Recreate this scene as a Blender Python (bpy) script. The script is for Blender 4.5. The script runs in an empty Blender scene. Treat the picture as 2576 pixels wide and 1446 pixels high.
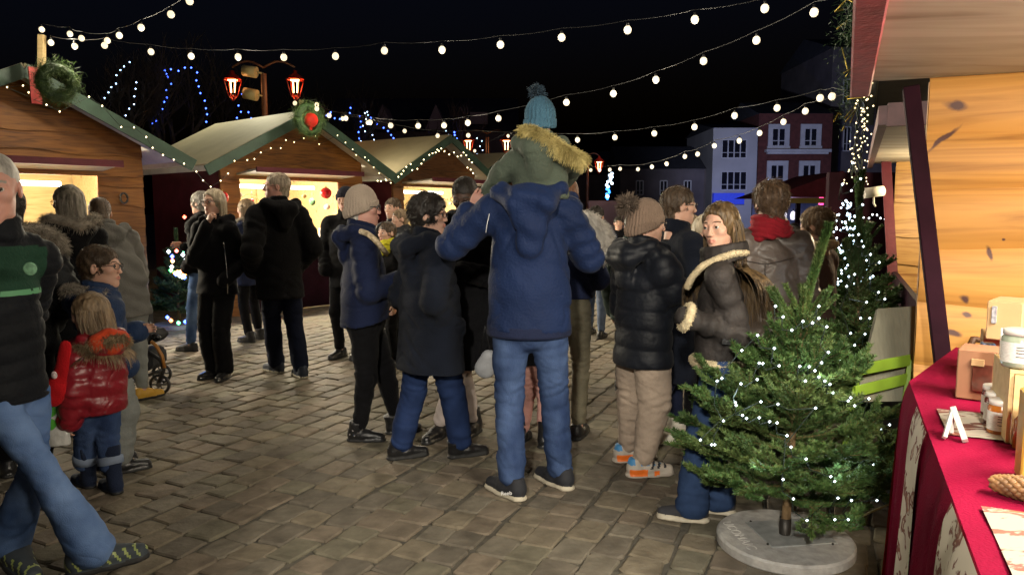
import bpy, math, random
import numpy as np
from mathutils import Vector, Matrix

SC = bpy.context.scene
COL = SC.collection
rnd = random.Random(7)
NR = np.random.RandomState(11)
R = math.radians

# ------------------------------------------------------------------ camera
CAM_H, FPX, U0, V0, PITCH = 1.48, 1860.0, 1288.0, 723.0, math.atan((723 - 530) / 1860.0)
cam_d = bpy.data.cameras.new('camera')
cam = bpy.data.objects.new('camera', cam_d)
COL.objects.link(cam)
cam_d.sensor_width = 36.0
cam_d.lens = 36.0 * FPX / 2576.0
cam_d.clip_start = 0.05
cam_d.clip_end = 600
cam.location = (0, 0, CAM_H)
cam.rotation_euler = (math.pi / 2 - PITCH, 0, 0)
SC.camera = cam
SC.view_settings.view_transform = 'Standard'
SC.view_settings.look = 'None'
SC.view_settings.exposure = 0.0
SC.view_settings.gamma = 1.0
SC.cycles.use_denoising = True
SC.cycles.denoising_prefilter = 'ACCURATE'
SC.cycles.sample_clamp_direct = 6.0
SC.cycles.max_bounces = 5
SC.cycles.diffuse_bounces = 3
SC.cycles.glossy_bounces = 2
SC.cycles.transmission_bounces = 4
SC.cycles.transparent_max_bounces = 6
SC.cycles.caustics_reflective = False
SC.cycles.caustics_refractive = False
SC.cycles.sample_clamp_indirect = 4.0
SC.cycles.use_light_tree = True

w = bpy.data.worlds.new('World')
SC.world = w
w.use_nodes = True
nt = w.node_tree
bg = nt.nodes['Background']
sky = nt.nodes.new('ShaderNodeTexSky')
sky.sky_type = 'NISHITA'
sky.sun_disc = False
sky.sun_elevation = R(-3)
sky.sun_rotation = R(200)
mxs = nt.nodes.new('ShaderNodeMix'); mxs.data_type = 'RGBA'; mxs.blend_type = 'MULTIPLY'; mxs.inputs[0].default_value = 1.0
mxs.inputs[7].default_value = (.55, .85, 1.8, 1)
nt.links.new(sky.outputs[0], mxs.inputs[6]); nt.links.new(mxs.outputs[2], bg.inputs[0])
bg.inputs[1].default_value = 0.05


def lamp(name, kind, loc, energy, color, size=0.1, target=None, **kw):
    ld = bpy.data.lights.new(name, kind)
    ld.energy = energy
    ld.color = color
    if kind == 'AREA':
        ld.shape = 'RECTANGLE'
        ld.size = size
        ld.size_y = kw.get('sy', size)
    elif kind == 'SPOT':
        ld.spot_size = kw.get('angle', R(90))
        ld.spot_blend = kw.get('blend', 0.6)
        ld.shadow_soft_size = size
    else:
        ld.shadow_soft_size = size
    o = bpy.data.objects.new(name, ld)
    COL.objects.link(o)
    o.location = loc
    if target is not None:
        o.rotation_euler = (Vector(target) - Vector(loc)).to_track_quat('-Z', 'Y').to_euler()
    return o


# ------------------------------------------------------------------ pixel -> world
_cp, _sp = math.cos(PITCH), math.sin(PITCH)


def ray(u, v):
    a = (u - U0) / FPX
    b = (V0 - v) / FPX
    return np.array([a, _cp + b * _sp, -_sp + b * _cp])


def P(u, v, d):
    r = ray(u, v)
    return np.array([0, 0, CAM_H]) + r * (d / r[1])


def G(u, v, z=0.0):
    r = ray(u, v)
    t = (z - CAM_H) / r[2]
    return np.array([0, 0, CAM_H]) + r * t


# ------------------------------------------------------------------ objects
def link(name, data, parent=None):
    o = bpy.data.objects.new(name, data)
    COL.objects.link(o)
    if parent is not None:
        o.parent = parent
    return o


def thing(name, label, cat, loc=(0, 0, 0), rz=0.0, group=None):
    o = bpy.data.objects.new(name, None)
    COL.objects.link(o)
    o.empty_display_size = 0.2
    o.location = loc
    o.rotation_euler = (0, 0, rz)
    tag(o, label, cat, group)
    return o


def tag(o, label=None, cat=None, group=None, kind=None):
    if label: o['label'] = label
    if cat: o['category'] = cat
    if group: o['group'] = group
    if kind: o['kind'] = kind
    return o


def unit(v):
    v = np.asarray(v, float)
    return v / (np.linalg.norm(v) + 1e-12)


class MB:
    """collects vertices and faces for one mesh object"""
    def __init__(s):
        s.V = []; s.F = []; s.n = 0

    def add(s, V, F, m=0, smooth=True):
        V = np.asarray(V, float).reshape(-1, 3)
        if len(V) == 0: return s
        F = [F] if isinstance(F, np.ndarray) else ([np.asarray(f).reshape(1, -1) for f in F])
        s.V.append(V)
        for f in F:
            mm = m if isinstance(m, np.ndarray) and len(m) == len(f) else np.full(len(f), m if not isinstance(m, np.ndarray) else 0)
            s.F.append((f + s.n, mm, smooth))
        s.n += len(V)
        return s

    def box(s, c, size, rot=None, m=0, bev=0.0, axes=None):
        c = np.asarray(c, float); h = np.asarray(size, float) / 2
        if bev > 0:
            b = min(bev, h.min() * 0.9)
            pts = []
            idx = {}
            for sx in (-1, 1):
                for sy in (-1, 1):
                    for sz in (-1, 1):
                        sg = np.array([sx, sy, sz])
                        for ax in range(3):
                            p = sg * (h - b); p[ax] = sg[ax] * h[ax]
                            idx[(sx, sy, sz, ax)] = len(pts); pts.append(p)
            F = []
            for ax in range(3):
                a1, a2 = [(1, 2), (2, 0), (0, 1)][ax]
                for sg in (-1, 1):
                    q = []
                    for (s1, s2) in ((-1, -1), (1, -1), (1, 1), (-1, 1)):
                        k = [0, 0, 0]; k[ax] = sg; k[a1] = s1; k[a2] = s2
                        q.append(idx[(k[0], k[1], k[2], ax)])
                    F.append(q if sg > 0 else q[::-1])
            for ax in range(3):       # edges along ax
                a1, a2 = [(1, 2), (2, 0), (0, 1)][ax]
                for s1 in (-1, 1):
                    for s2 in (-1, 1):
                        k0 = [0, 0, 0]; k0[a1] = s1; k0[a2] = s2
                        ka = list(k0); ka[ax] = -1; kb = list(k0); kb[ax] = 1
                        q = [idx[(*ka, a1)], idx[(*kb, a1)], idx[(*kb, a2)], idx[(*ka, a2)]]
                        F.append(q if s1 * s2 < 0 else q[::-1])
            for sx in (-1, 1):
                for sy in (-1, 1):
                    for sz in (-1, 1):
                        q = [idx[(sx, sy, sz, 0)], idx[(sx, sy, sz, 1)], idx[(sx, sy, sz, 2)]]
                        F.append(q if sx * sy * sz > 0 else q[::-1])
            V = np.array(pts)
        else:
            V = np.array([[x, y, z] for x in (-1, 1) for y in (-1, 1) for z in (-1, 1)]) * h
            F = [[0, 1, 3, 2], [4, 6, 7, 5], [0, 4, 5, 1], [2, 3, 7, 6], [0, 2, 6, 4], [1, 5, 7, 3]]
        if axes is not None:
            V = V @ np.asarray(axes, float)      # rows = axes
        elif rot is not None:
            V = V @ np.array(rot).T
        return s.add(V + c, F, m, False)

    def bar(s, a, b, w, t, up=(0, 0, 1), m=0, bev=0.0):
        """box from a to b, width w (sideways), thickness t (along up-ish)"""
        a = np.asarray(a, float); b = np.asarray(b, float)
        d = unit(b - a); x = np.cross(d, unit(up)); 
        if np.linalg.norm(x) < 1e-5: x = np.cross(d, [1, 0, 0])
        x = unit(x); z = np.cross(x, d)
        return s.box((a + b) / 2, (w, np.linalg.norm(b - a), t), m=m, bev=bev, axes=[x, d, z])

    def tube(s, pts, rad, n=8, m=0, caps=True):
        V, F = tube_arr(np.asarray(pts, float), rad, n)
        s.add(V, F, m, True)
        if caps:
            k = len(pts)
            s.F.append((np.arange(n)[::-1].reshape(1, -1) + s.n - len(V), np.array([m]), False))
            s.F.append((np.arange(n).reshape(1, -1) + s.n - n, np.array([m]), False))
        return s

    def lathe(s, prof, n=16, c=(0, 0, 0), m=0, axes=None, smooth=True):
        prof = np.asarray(prof, float)
        a = np.linspace(0, 2 * np.pi, n, endpoint=False)
        V = np.stack([prof[:, 0][:, None] * np.cos(a), prof[:, 0][:, None] * np.sin(a),
                      np.repeat(prof[:, 1][:, None], n, 1)], -1).reshape(-1, 3)
        if axes is not None: V = V @ np.asarray(axes, float)
        k = len(prof)
        i, j = np.meshgrid(np.arange(k - 1), np.arange(n), indexing='ij')
        j2 = (j + 1) % n
        F = np.stack([i * n + j, i * n + j2, (i + 1) * n + j2, (i + 1) * n + j], -1).reshape(-1, 4)
        return s.add(V + np.asarray(c, float), F, m, smooth)

    def ball(s, c, r, n=10, m=0, scale=(1, 1, 1)):
        t = np.linspace(-np.pi / 2, np.pi / 2, max(5, n // 2 + 2))
        prof = np.stack([np.cos(t) * r + 1e-6, np.sin(t) * r], -1)
        k = MB(); k.lathe(prof, n)
        V = k.V[0] * np.asarray(scale)
        return s.add(V + np.asarray(c, float), k.F[0][0], m, True)

    def prism(s, poly, a, b, m=0, smooth=False):
        """poly: list of 3d points, extruded by vector (b-a)"""
        p = np.asarray(poly, float); d = np.asarray(b, float) - np.asarray(a, float)
        n = len(p)
        V = np.concatenate([p, p + d])
        F = [list(range(n))[::-1], [i + n for i in range(n)]]
        for i in range(n):
            j = (i + 1) % n
            F.append([i, j, j + n, i + n])
        return s.add(V, F, m, smooth)

    def build(s, name, mats, parent=None, world=False):
        me = bpy.data.meshes.new(name)
        V = np.concatenate(s.V).astype(np.float32)
        base = None
        if world:
            if parent is None:
                base = np.array([(V[:, 0].min() + V[:, 0].max()) / 2, (V[:, 1].min() + V[:, 1].max()) / 2, V[:, 2].min()])
                V = (V - base).astype(np.float32)
            else:
                M4 = Matrix.Identity(4); q = parent
                while q is not None:
                    M4 = Matrix.Translation(q.location) @ q.rotation_euler.to_matrix().to_4x4() @ M4
                    q = q.parent
                mi = np.array(M4.inverted())
                V = (V @ mi[:3, :3].T + mi[:3, 3]).astype(np.float32)
        loops = np.concatenate([f.reshape(-1) for f, _, _ in s.F]).astype(np.int32)
        tot = np.concatenate([np.full(len(f), f.shape[1]) for f, _, _ in s.F]).astype(np.int32)
        mi = np.concatenate([m for _, m, _ in s.F]).astype(np.int32)
        sm = np.concatenate([np.full(len(f), q) for f, _, q in s.F]).astype(bool)
        st = np.concatenate([[0], np.cumsum(tot)[:-1]]).astype(np.int32)
        me.vertices.add(len(V)); me.vertices.foreach_set('co', V.reshape(-1))
        me.loops.add(len(loops)); me.loops.foreach_set('vertex_index', loops)
        me.polygons.add(len(tot)); me.polygons.foreach_set('loop_start', st)
        me.polygons.foreach_set('loop_total', tot)
        me.polygons.foreach_set('material_index', mi)
        me.polygons.foreach_set('use_smooth', sm)
        me.update(calc_edges=True)
        me.validate()
        for mt in (mats if isinstance(mats, (list, tuple)) else [mats]):
            me.materials.append(mt)
        o = link(name, me, parent)
        if base is not None: o.location = base
        return o


def tube_arr(pts, rad, n=6):
    k = len(pts)
    rad = np.broadcast_to(np.asarray(rad, float), (k,))
    T = np.gradient(pts, axis=0)
    T /= np.linalg.norm(T, axis=1)[:, None] + 1e-12
    ref = np.array([0, 0, 1.0]) if abs(T[:, 2]).mean() < 0.8 else np.array([1.0, 0, 0])
    X = np.cross(T, ref); X /= np.linalg.norm(X, axis=1)[:, None] + 1e-12
    Y = np.cross(X, T)
    a = np.linspace(0, 2 * np.pi, n, endpoint=False)
    V = pts[:, None] + rad[:, None, None] * (np.cos(a)[None, :, None] * X[:, None] + np.sin(a)[None, :, None] * -Y[:, None])
    i, j = np.meshgrid(np.arange(k - 1), np.arange(n), indexing='ij')
    j2 = (j + 1) % n
    F = np.stack([i * n + j, i * n + j2, (i + 1) * n + j2, (i + 1) * n + j], -1).reshape(-1, 4)
    return V.reshape(-1, 3), F


def strands(PT, r0, r1, n=3):
    """PT (N,S,3) centre lines -> tapered tubes (one array)"""
    N, S, _ = PT.shape
    T = np.gradient(PT, axis=1)
    T /= np.linalg.norm(T, axis=2)[..., None] + 1e-12
    ref = np.array([0.31, 0.52, 0.79])
    X = np.cross(T, ref); X /= np.linalg.norm(X, axis=2)[..., None] + 1e-12
    Y = np.cross(X, T)
    a = np.linspace(0, 2 * np.pi, n, endpoint=False)
    rr = np.linspace(1, 0, S)[None, :, None, None]
    r0 = np.broadcast_to(np.asarray(r0, float), (N,))[:, None, None, None]
    rad = r1 + (r0 - r1) * rr ** 0.7
    V = PT[:, :, None] + rad * (np.cos(a)[None, None, :, None] * X[:, :, None] + np.sin(a)[None, None, :, None] * Y[:, :, None])
    i, s_, j = np.meshgrid(np.arange(N), np.arange(S - 1), np.arange(n), indexing='ij')
    j2 = (j + 1) % n
    b = i * S * n
    F = np.stack([b + s_ * n + j, b + s_ * n + j2, b + (s_ + 1) * n + j2, b + (s_ + 1) * n + j], -1).reshape(-1, 4)
    return V.reshape(-1, 3), F


# ------------------------------------------------------------------ SDF engine
class SDF:
    def __init__(s, lo, hi, h):
        s.h = h
        s.lo = np.asarray(lo, float)
        s.n = np.ceil((np.asarray(hi, float) - s.lo) / h).astype(int) + 1
        s.F = np.full(s.n, 1.0, np.float32)

    def _box(s, lo, hi):
        a = np.clip(np.floor((lo - s.lo) / s.h).astype(int), 0, s.n - 1)
        b = np.clip(np.ceil((hi - s.lo) / s.h).astype(int) + 1, 1, s.n)
        sl = tuple(slice(a[i], b[i]) for i in range(3))
        g = [(s.lo[i] + s.h * np.arange(a[i], b[i])).astype(np.float32) for i in range(3)]
        return sl, g[0][:, None, None], g[1][None, :, None], g[2][None, None, :]

    def _put(s, sl, d, k, sub=False):
        f = s.F[sl]
        if f.size == 0: return
        if sub:
            d = -d
            if k > 0:
                hh = np.maximum(k - np.abs(f - d), 0) / k
                s.F[sl] = np.maximum(f, d) + hh * hh * k * 0.25
            else: s.F[sl] = np.maximum(f, d)
        elif k > 0:
            hh = np.maximum(k - np.abs(f - d), 0) / k
            s.F[sl] = np.minimum(f, d) - hh * hh * k * 0.25
        else:
            s.F[sl] = np.minimum(f, d)

    def cap(s, a, b, ra, rb=None, k=0.02, ax=None, sq=1.0, sub=False):
        rb = ra if rb is None else rb
        a = np.asarray(a, float); b = np.asarray(b, float)
        m = max(ra, rb) + k + 3 * s.h
        sl, x, y, z = s._box(np.minimum(a, b) - m, np.maximum(a, b) + m)
        px, py, pz = x - np.float32(a[0]), y - np.float32(a[1]), z - np.float32(a[2])
        d = (b - a)
        if ax is not None and sq != 1.0:
            ax = unit(ax); e = 1.0 / sq - 1.0
            t = (px * ax[0] + py * ax[1] + pz * ax[2]) * e
            px, py, pz = px + t * ax[0], py + t * ax[1], pz + t * ax[2]
            d = d + e * np.dot(d, ax) * ax
        dd = float(np.dot(d, d)) + 1e-12
        t = np.clip((px * d[0] + py * d[1] + pz * d[2]) / dd, 0, 1)
        q = np.sqrt((px - t * d[0]) ** 2 + (py - t * d[1]) ** 2 + (pz - t * d[2]) ** 2) - (ra + (rb - ra) * t)
        if sq != 1.0: q = q * (0.5 + 0.5 * sq)
        s._put(sl, q.astype(np.float32), k, sub)
        return s

    def ell(s, c, r, k=0.02, M=None, sub=False):
        c = np.asarray(c, float); r = np.asarray(r, float)
        m = r.max() + k + 3 * s.h
        sl, x, y, z = s._box(c - m, c + m)
        px, py, pz = x - np.float32(c[0]), y - np.float32(c[1]), z - np.float32(c[2])
        if M is not None:   # rows = local axes in world
            px, py, pz = (px * M[0][0] + py * M[0][1] + pz * M[0][2], px * M[1][0] + py * M[1][1] + pz * M[1][2],
                          px * M[2][0] + py * M[2][1] + pz * M[2][2])
        k0 = np.sqrt((px / r[0]) ** 2 + (py / r[1]) ** 2 + (pz / r[2]) ** 2)
        k1 = np.sqrt((px / r[0] ** 2) ** 2 + (py / r[1] ** 2) ** 2 + (pz / r[2] ** 2) ** 2) + 1e-6
        s._put(sl, (k0 * (k0 - 1) / k1).astype(np.float32), k, sub)
        return s

    def plane(s, p, nrm, k=0.0):
        """keep the side the normal points away from"""
        nrm = unit(nrm)
        g = [(s.lo[i] + s.h * np.arange(s.n[i])).astype(np.float32) for i in range(3)]
        d = (g[0][:, None, None] - p[0]) * nrm[0] + (g[1][None, :, None] - p[1]) * nrm[1] + (g[2][None, None, :] - p[2]) * nrm[2]
        s.F = np.maximum(s.F, d.astype(np.float32))
        return s

    def mesh(s):
        F = s.F
        F[0], F[-1], F[:, 0], F[:, -1], F[:, :, 0], F[:, :, -1] = 1, 1, 1, 1, 1, 1
        I = F < 0
        cnt = np.zeros(tuple(s.n - 1), np.int8)
        for dx in (0, 1):
            for dy in (0, 1):
                for dz in (0, 1):
                    cnt += I[dx:s.n[0] - 1 + dx, dy:s.n[1] - 1 + dy, dz:s.n[2] - 1 + dz]
        act = (cnt > 0) & (cnt < 8)
        ci = np.argwhere(act)
        if len(ci) == 0: return np.zeros((0, 3)), np.zeros((0, 4), int)
        idx = np.full(act.shape, -1, np.int32)
        idx[act] = np.arange(len(ci))
        pos = np.zeros((len(ci), 3)); wn = np.zeros(len(ci))
        cor = [np.array([a, b, c]) for a in (0, 1) for b in (0, 1) for c in (0, 1)]
        val = {tuple(c): F[ci[:, 0] + c[0], ci[:, 1] + c[1], ci[:, 2] + c[2]] for c in cor}
        for c in cor:
            for ax in range(3):
                if c[ax] == 0:
                    e = c.copy(); e[ax] = 1
                    f0, f1 = val[tuple(c)], val[tuple(e)]
                    mk = (f0 < 0) != (f1 < 0)
                    t = np.where(mk, f0 / np.where(mk, f0 - f1, 1), 0)
                    p = np.tile(c.astype(float), (len(ci), 1)); p[:, ax] += t
                    pos += p * mk[:, None]; wn += mk
        V = s.lo + s.h * (ci + pos / wn[:, None])
        Q = []
        for ax in range(3):
            a1, a2 = [(1, 2), (2, 0), (0, 1)][ax]
            sl0 = [slice(None)] * 3; sl1 = [slice(None)] * 3
            sl0[ax] = slice(0, s.n[ax] - 1); sl1[ax] = slice(1, s.n[ax])
            d = I[tuple(sl0)].astype(np.int8) - I[tuple(sl1)].astype(np.int8)
            e = np.argwhere(d != 0)
            e = e[(e[:, a1] > 0) & (e[:, a2] > 0) & (e[:, a1] < s.n[a1] - 1) & (e[:, a2] < s.n[a2] - 1)]
            sg = d[e[:, 0], e[:, 1], e[:, 2]]
            q = []
            for (o1, o2) in ((1, 1), (0, 1), (0, 0), (1, 0)):
                c = e.copy(); c[:, a1] -= o1; c[:, a2] -= o2
                q.append(idx[c[:, 0], c[:, 1], c[:, 2]])
            q = np.stack(q, -1)
            q[sg < 0] = q[sg < 0][:, ::-1]
            Q.append(q)
        Q = np.concatenate(Q)
        Q = Q[(Q >= 0).all(1)]
        # one light smoothing pass over the quad neighbours
        acc = np.zeros_like(V); w_ = np.zeros(len(V))
        for i in range(4):
            np.add.at(acc, Q[:, i], V[Q[:, (i + 1) % 4]] + V[Q[:, (i + 3) % 4]]); np.add.at(w_, Q[:, i], 2)
        V = 0.5 * V + 0.5 * acc / np.maximum(w_, 1)[:, None]
        return V, Q


def vnormals(V, Q):
    n = np.cross(V[Q[:, 2]] - V[Q[:, 0]], V[Q[:, 3]] - V[Q[:, 1]])
    N = np.zeros_like(V)
    for i in range(4): np.add.at(N, Q[:, i], n)
    return N / (np.linalg.norm(N, axis=1)[:, None] + 1e-12)


def wnoise(p, scale=1.0, seed=0, octv=4, stretch=(1, 1, 1)):
    """cheap warped-sine noise, about -1..1"""
    r = np.random.RandomState(seed)
    q = p * np.asarray(stretch) * scale
    out = np.zeros(len(p)); amp = 1.0; tot = 0
    for o in range(octv):
        for _ in range(2):
            k = r.randn(3) * (1.9 ** o); k2 = r.randn(3) * (1.9 ** o)
            out += amp * np.sin(q @ k + r.rand() * 6.28 + 1.3 * np.sin(q @ k2 + r.rand() * 6.28))
            tot += amp
        amp *= 0.6
    return out / tot * 1.6


# ------------------------------------------------------------------ materials
_mc = {}


def N_(t, kind, **kw):
    n = t.nodes.new(kind)
    for k, v in kw.items():
        if k.startswith('i_'): n.inputs[k[2:].replace('_', ' ')].default_value = v
        else: setattr(n, k, v)
    return n


def mat(name, col, rough=0.7, var=0.15, vscale=6.0, bump=0.0, bscale=60.0, spec=0.5, metal=0.0, sheen=0.0,
        emit=None, es=0.0, alpha=None, trans=0.0, stretch=(1, 1, 1), col2=None, coat=0.0, sss=0.0, detail=4.0, sampling=None, bdist=0.01, crease=0.0, csc=7.0):
    if name in _mc: return _mc[name]
    m = bpy.data.materials.new(name); _mc[name] = m
    m.use_nodes = True
    t = m.node_tree; b = t.nodes['Principled BSDF']
    b.inputs['Roughness'].default_value = rough
    b.inputs['Specular IOR Level'].default_value = spec
    b.inputs['Metallic'].default_value = metal
    b.inputs['Sheen Weight'].default_value = sheen
    b.inputs['Coat Weight'].default_value = coat
    b.inputs['Transmission Weight'].default_value = trans
    col = tuple(col)
    b.inputs['Base Color'].default_value = (*col, 1)
    if sss > 0:
        b.inputs['Subsurface Weight'].default_value = sss
        b.inputs['Subsurface Radius'].default_value = (0.02, 0.008, 0.004)
        b.inputs['Subsurface Scale'].default_value = 0.3
    if emit is not None:
        b.inputs['Emission Color'].default_value = (*emit, 1)
        b.inputs['Emission Strength'].default_value = es
    if var > 0 or bump > 0:
        tc = N_(t, 'ShaderNodeTexCoord'); mp = N_(t, 'ShaderNodeMapping')
        mp.inputs['Scale'].default_value = stretch
        t.links.new(tc.outputs['Object'], mp.inputs[0])
    if var > 0:
        n = N_(t, 'ShaderNodeTexNoise'); n.inputs['Scale'].default_value = vscale; n.inputs['Detail'].default_value = detail
        t.links.new(mp.outputs[0], n.inputs['Vector'])
        cr = N_(t, 'ShaderNodeValToRGB')
        c2 = col2 if col2 else tuple(min(1, c * (1 + var)) for c in col)
        c1 = tuple(c * (1 - var) for c in col)
        cr.color_ramp.elements[0].position = 0.32; cr.color_ramp.elements[1].position = 0.68
        cr.color_ramp.elements[0].color = (*c1, 1); cr.color_ramp.elements[1].color = (*c2, 1)
        t.links.new(n.outputs['Fac'], cr.inputs[0]); t.links.new(cr.outputs[0], b.inputs['Base Color'])
    if bump > 0:
        n2 = N_(t, 'ShaderNodeTexNoise'); n2.inputs['Scale'].default_value = bscale; n2.inputs['Detail'].default_value = 3
        t.links.new(mp.outputs[0], n2.inputs['Vector'])
        bp = N_(t, 'ShaderNodeBump'); bp.inputs['Strength'].default_value = bump; bp.inputs['Distance'].default_value = bdist
        t.links.new(n2.outputs['Fac'], bp.inputs['Height']); t.links.new(bp.outputs[0], b.inputs['Normal'])
    if crease > 0:
        if bump <= 0:
            tc = N_(t, 'ShaderNodeTexCoord'); bp = None
        n3 = N_(t, 'ShaderNodeTexNoise'); n3.inputs['Scale'].default_value = csc; n3.inputs['Detail'].default_value = 1.5; n3.inputs['Distortion'].default_value = .9
        t.links.new(tc.outputs['Object'], n3.inputs['Vector'])
        r3 = N_(t, 'ShaderNodeMath', operation='SUBTRACT'); r3.inputs[1].default_value = .5; t.links.new(n3.outputs['Fac'], r3.inputs[0])
        r4 = N_(t, 'ShaderNodeMath', operation='ABSOLUTE'); t.links.new(r3.outputs[0], r4.inputs[0])
        b3 = N_(t, 'ShaderNodeBump'); b3.inputs['Strength'].default_value = crease; b3.inputs['Distance'].default_value = .05
        t.links.new(r4.outputs[0], b3.inputs['Height'])
        if bp: t.links.new(bp.outputs[0], b3.inputs['Normal'])
        t.links.new(b3.outputs[0], b.inputs['Normal'])
    if sampling: m.cycles.emission_sampling = sampling
    return m


def fabric(name, col, rough=0.85, bump=0.5, sc=140, var=0.18, sheen=0.03, vs=5, spec=0.15, crease=.38, csc=3.6):
    return mat(name, col, rough, var, vs, bump, sc, spec=spec, sheen=sheen, crease=crease, csc=csc)


def glow(name, col, s, sampling='AUTO'):
    return mat(name, (0.8, 0.8, 0.8), var=0, emit=col, es=s, sampling=sampling)


def wood(name, col, dark, scale=1.0, grain=(1.2, 14, 14), rough=0.55, knots=True, coat=0.0):
    """planks: long along local X; grain along X, with knots"""
    if name in _mc: return _mc[name]
    m = bpy.data.materials.new(name); _mc[name] = m; m.use_nodes = True
    t = m.node_tree; b = t.nodes['Principled BSDF']; b.inputs['Roughness'].default_value = rough
    b.inputs['Specular IOR Level'].default_value = 0.35; b.inputs['Coat Weight'].default_value = coat
    tc = N_(t, 'ShaderNodeTexCoord'); mp = N_(t, 'ShaderNodeMapping'); mp.inputs['Scale'].default_value = tuple(g * scale for g in grain)
    t.links.new(tc.outputs['Object'], mp.inputs[0])
    n = N_(t, 'ShaderNodeTexNoise'); n.inputs['Scale'].default_value = 1.6; n.inputs['Detail'].default_value = 6; n.inputs['Distortion'].default_value = 1.4
    t.links.new(mp.outputs[0], n.inputs['Vector'])
    cr = N_(t, 'ShaderNodeValToRGB')
    e = cr.color_ramp.elements
    e[0].position = 0.28; e[0].color = (*dark, 1); e[1].position = 0.62; e[1].color = (*col, 1)
    x = e.new(0.45); x.color = tuple((dark[i] * 0.35 + col[i] * 0.65) for i in range(3)) + (1,)
    t.links.new(n.outputs['Fac'], cr.inputs[0])
    last = cr.outputs[0]
    if knots:
        mp2 = N_(t, 'ShaderNodeMapping'); mp2.inputs['Scale'].default_value = (1.6 * scale, 5.0 * scale, 5.0 * scale)
        t.links.new(tc.outputs['Object'], mp2.inputs[0])
        vo = N_(t, 'ShaderNodeTexVoronoi'); vo.inputs['Scale'].default_value = 1.0; vo.inputs['Randomness'].default_value = 1.0
        t.links.new(mp2.outputs[0], vo.inputs['Vector'])
        k2 = N_(t, 'ShaderNodeValToRGB'); k2.color_ramp.elements[0].position = 0.05; k2.color_ramp.elements[0].color = (1, 1, 1, 1)
        k2.color_ramp.elements[1].position = 0.16; k2.color_ramp.elements[1].color = (0, 0, 0, 1)
        t.links.new(vo.outputs['Distance'], k2.inputs[0])
        mx = N_(t, 'ShaderNodeMix', data_type='RGBA'); mx.inputs[7].default_value = tuple(d * 0.42 for d in dark) + (1,)
        t.links.new(k2.outputs[0], mx.inputs[0]); t.links.new(last, mx.inputs[6]); last = mx.outputs[2]
    t.links.new(last, b.inputs['Base Color'])
    bp = N_(t, 'ShaderNodeBump'); bp.inputs['Strength'].default_value = 0.35; bp.inputs['Distance'].default_value = 0.004
    t.links.new(n.outputs['Fac'], bp.inputs['Height']); t.links.new(bp.outputs[0], b.inputs['Normal'])
    return m
# ------------------------------------------------------------------ people
def rotm(yaw=0, pitch=0, roll=0):
    """yaw>0 turns to the figure's right, pitch>0 looks up, roll>0 tips to the right (degrees)"""
    return np.array(Matrix.Rotation(R(-yaw), 3, 'Z') @ Matrix.Rotation(R(pitch), 3, 'X') @ Matrix.Rotation(R(roll), 3, 'Y'))


_proto = {}


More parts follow.
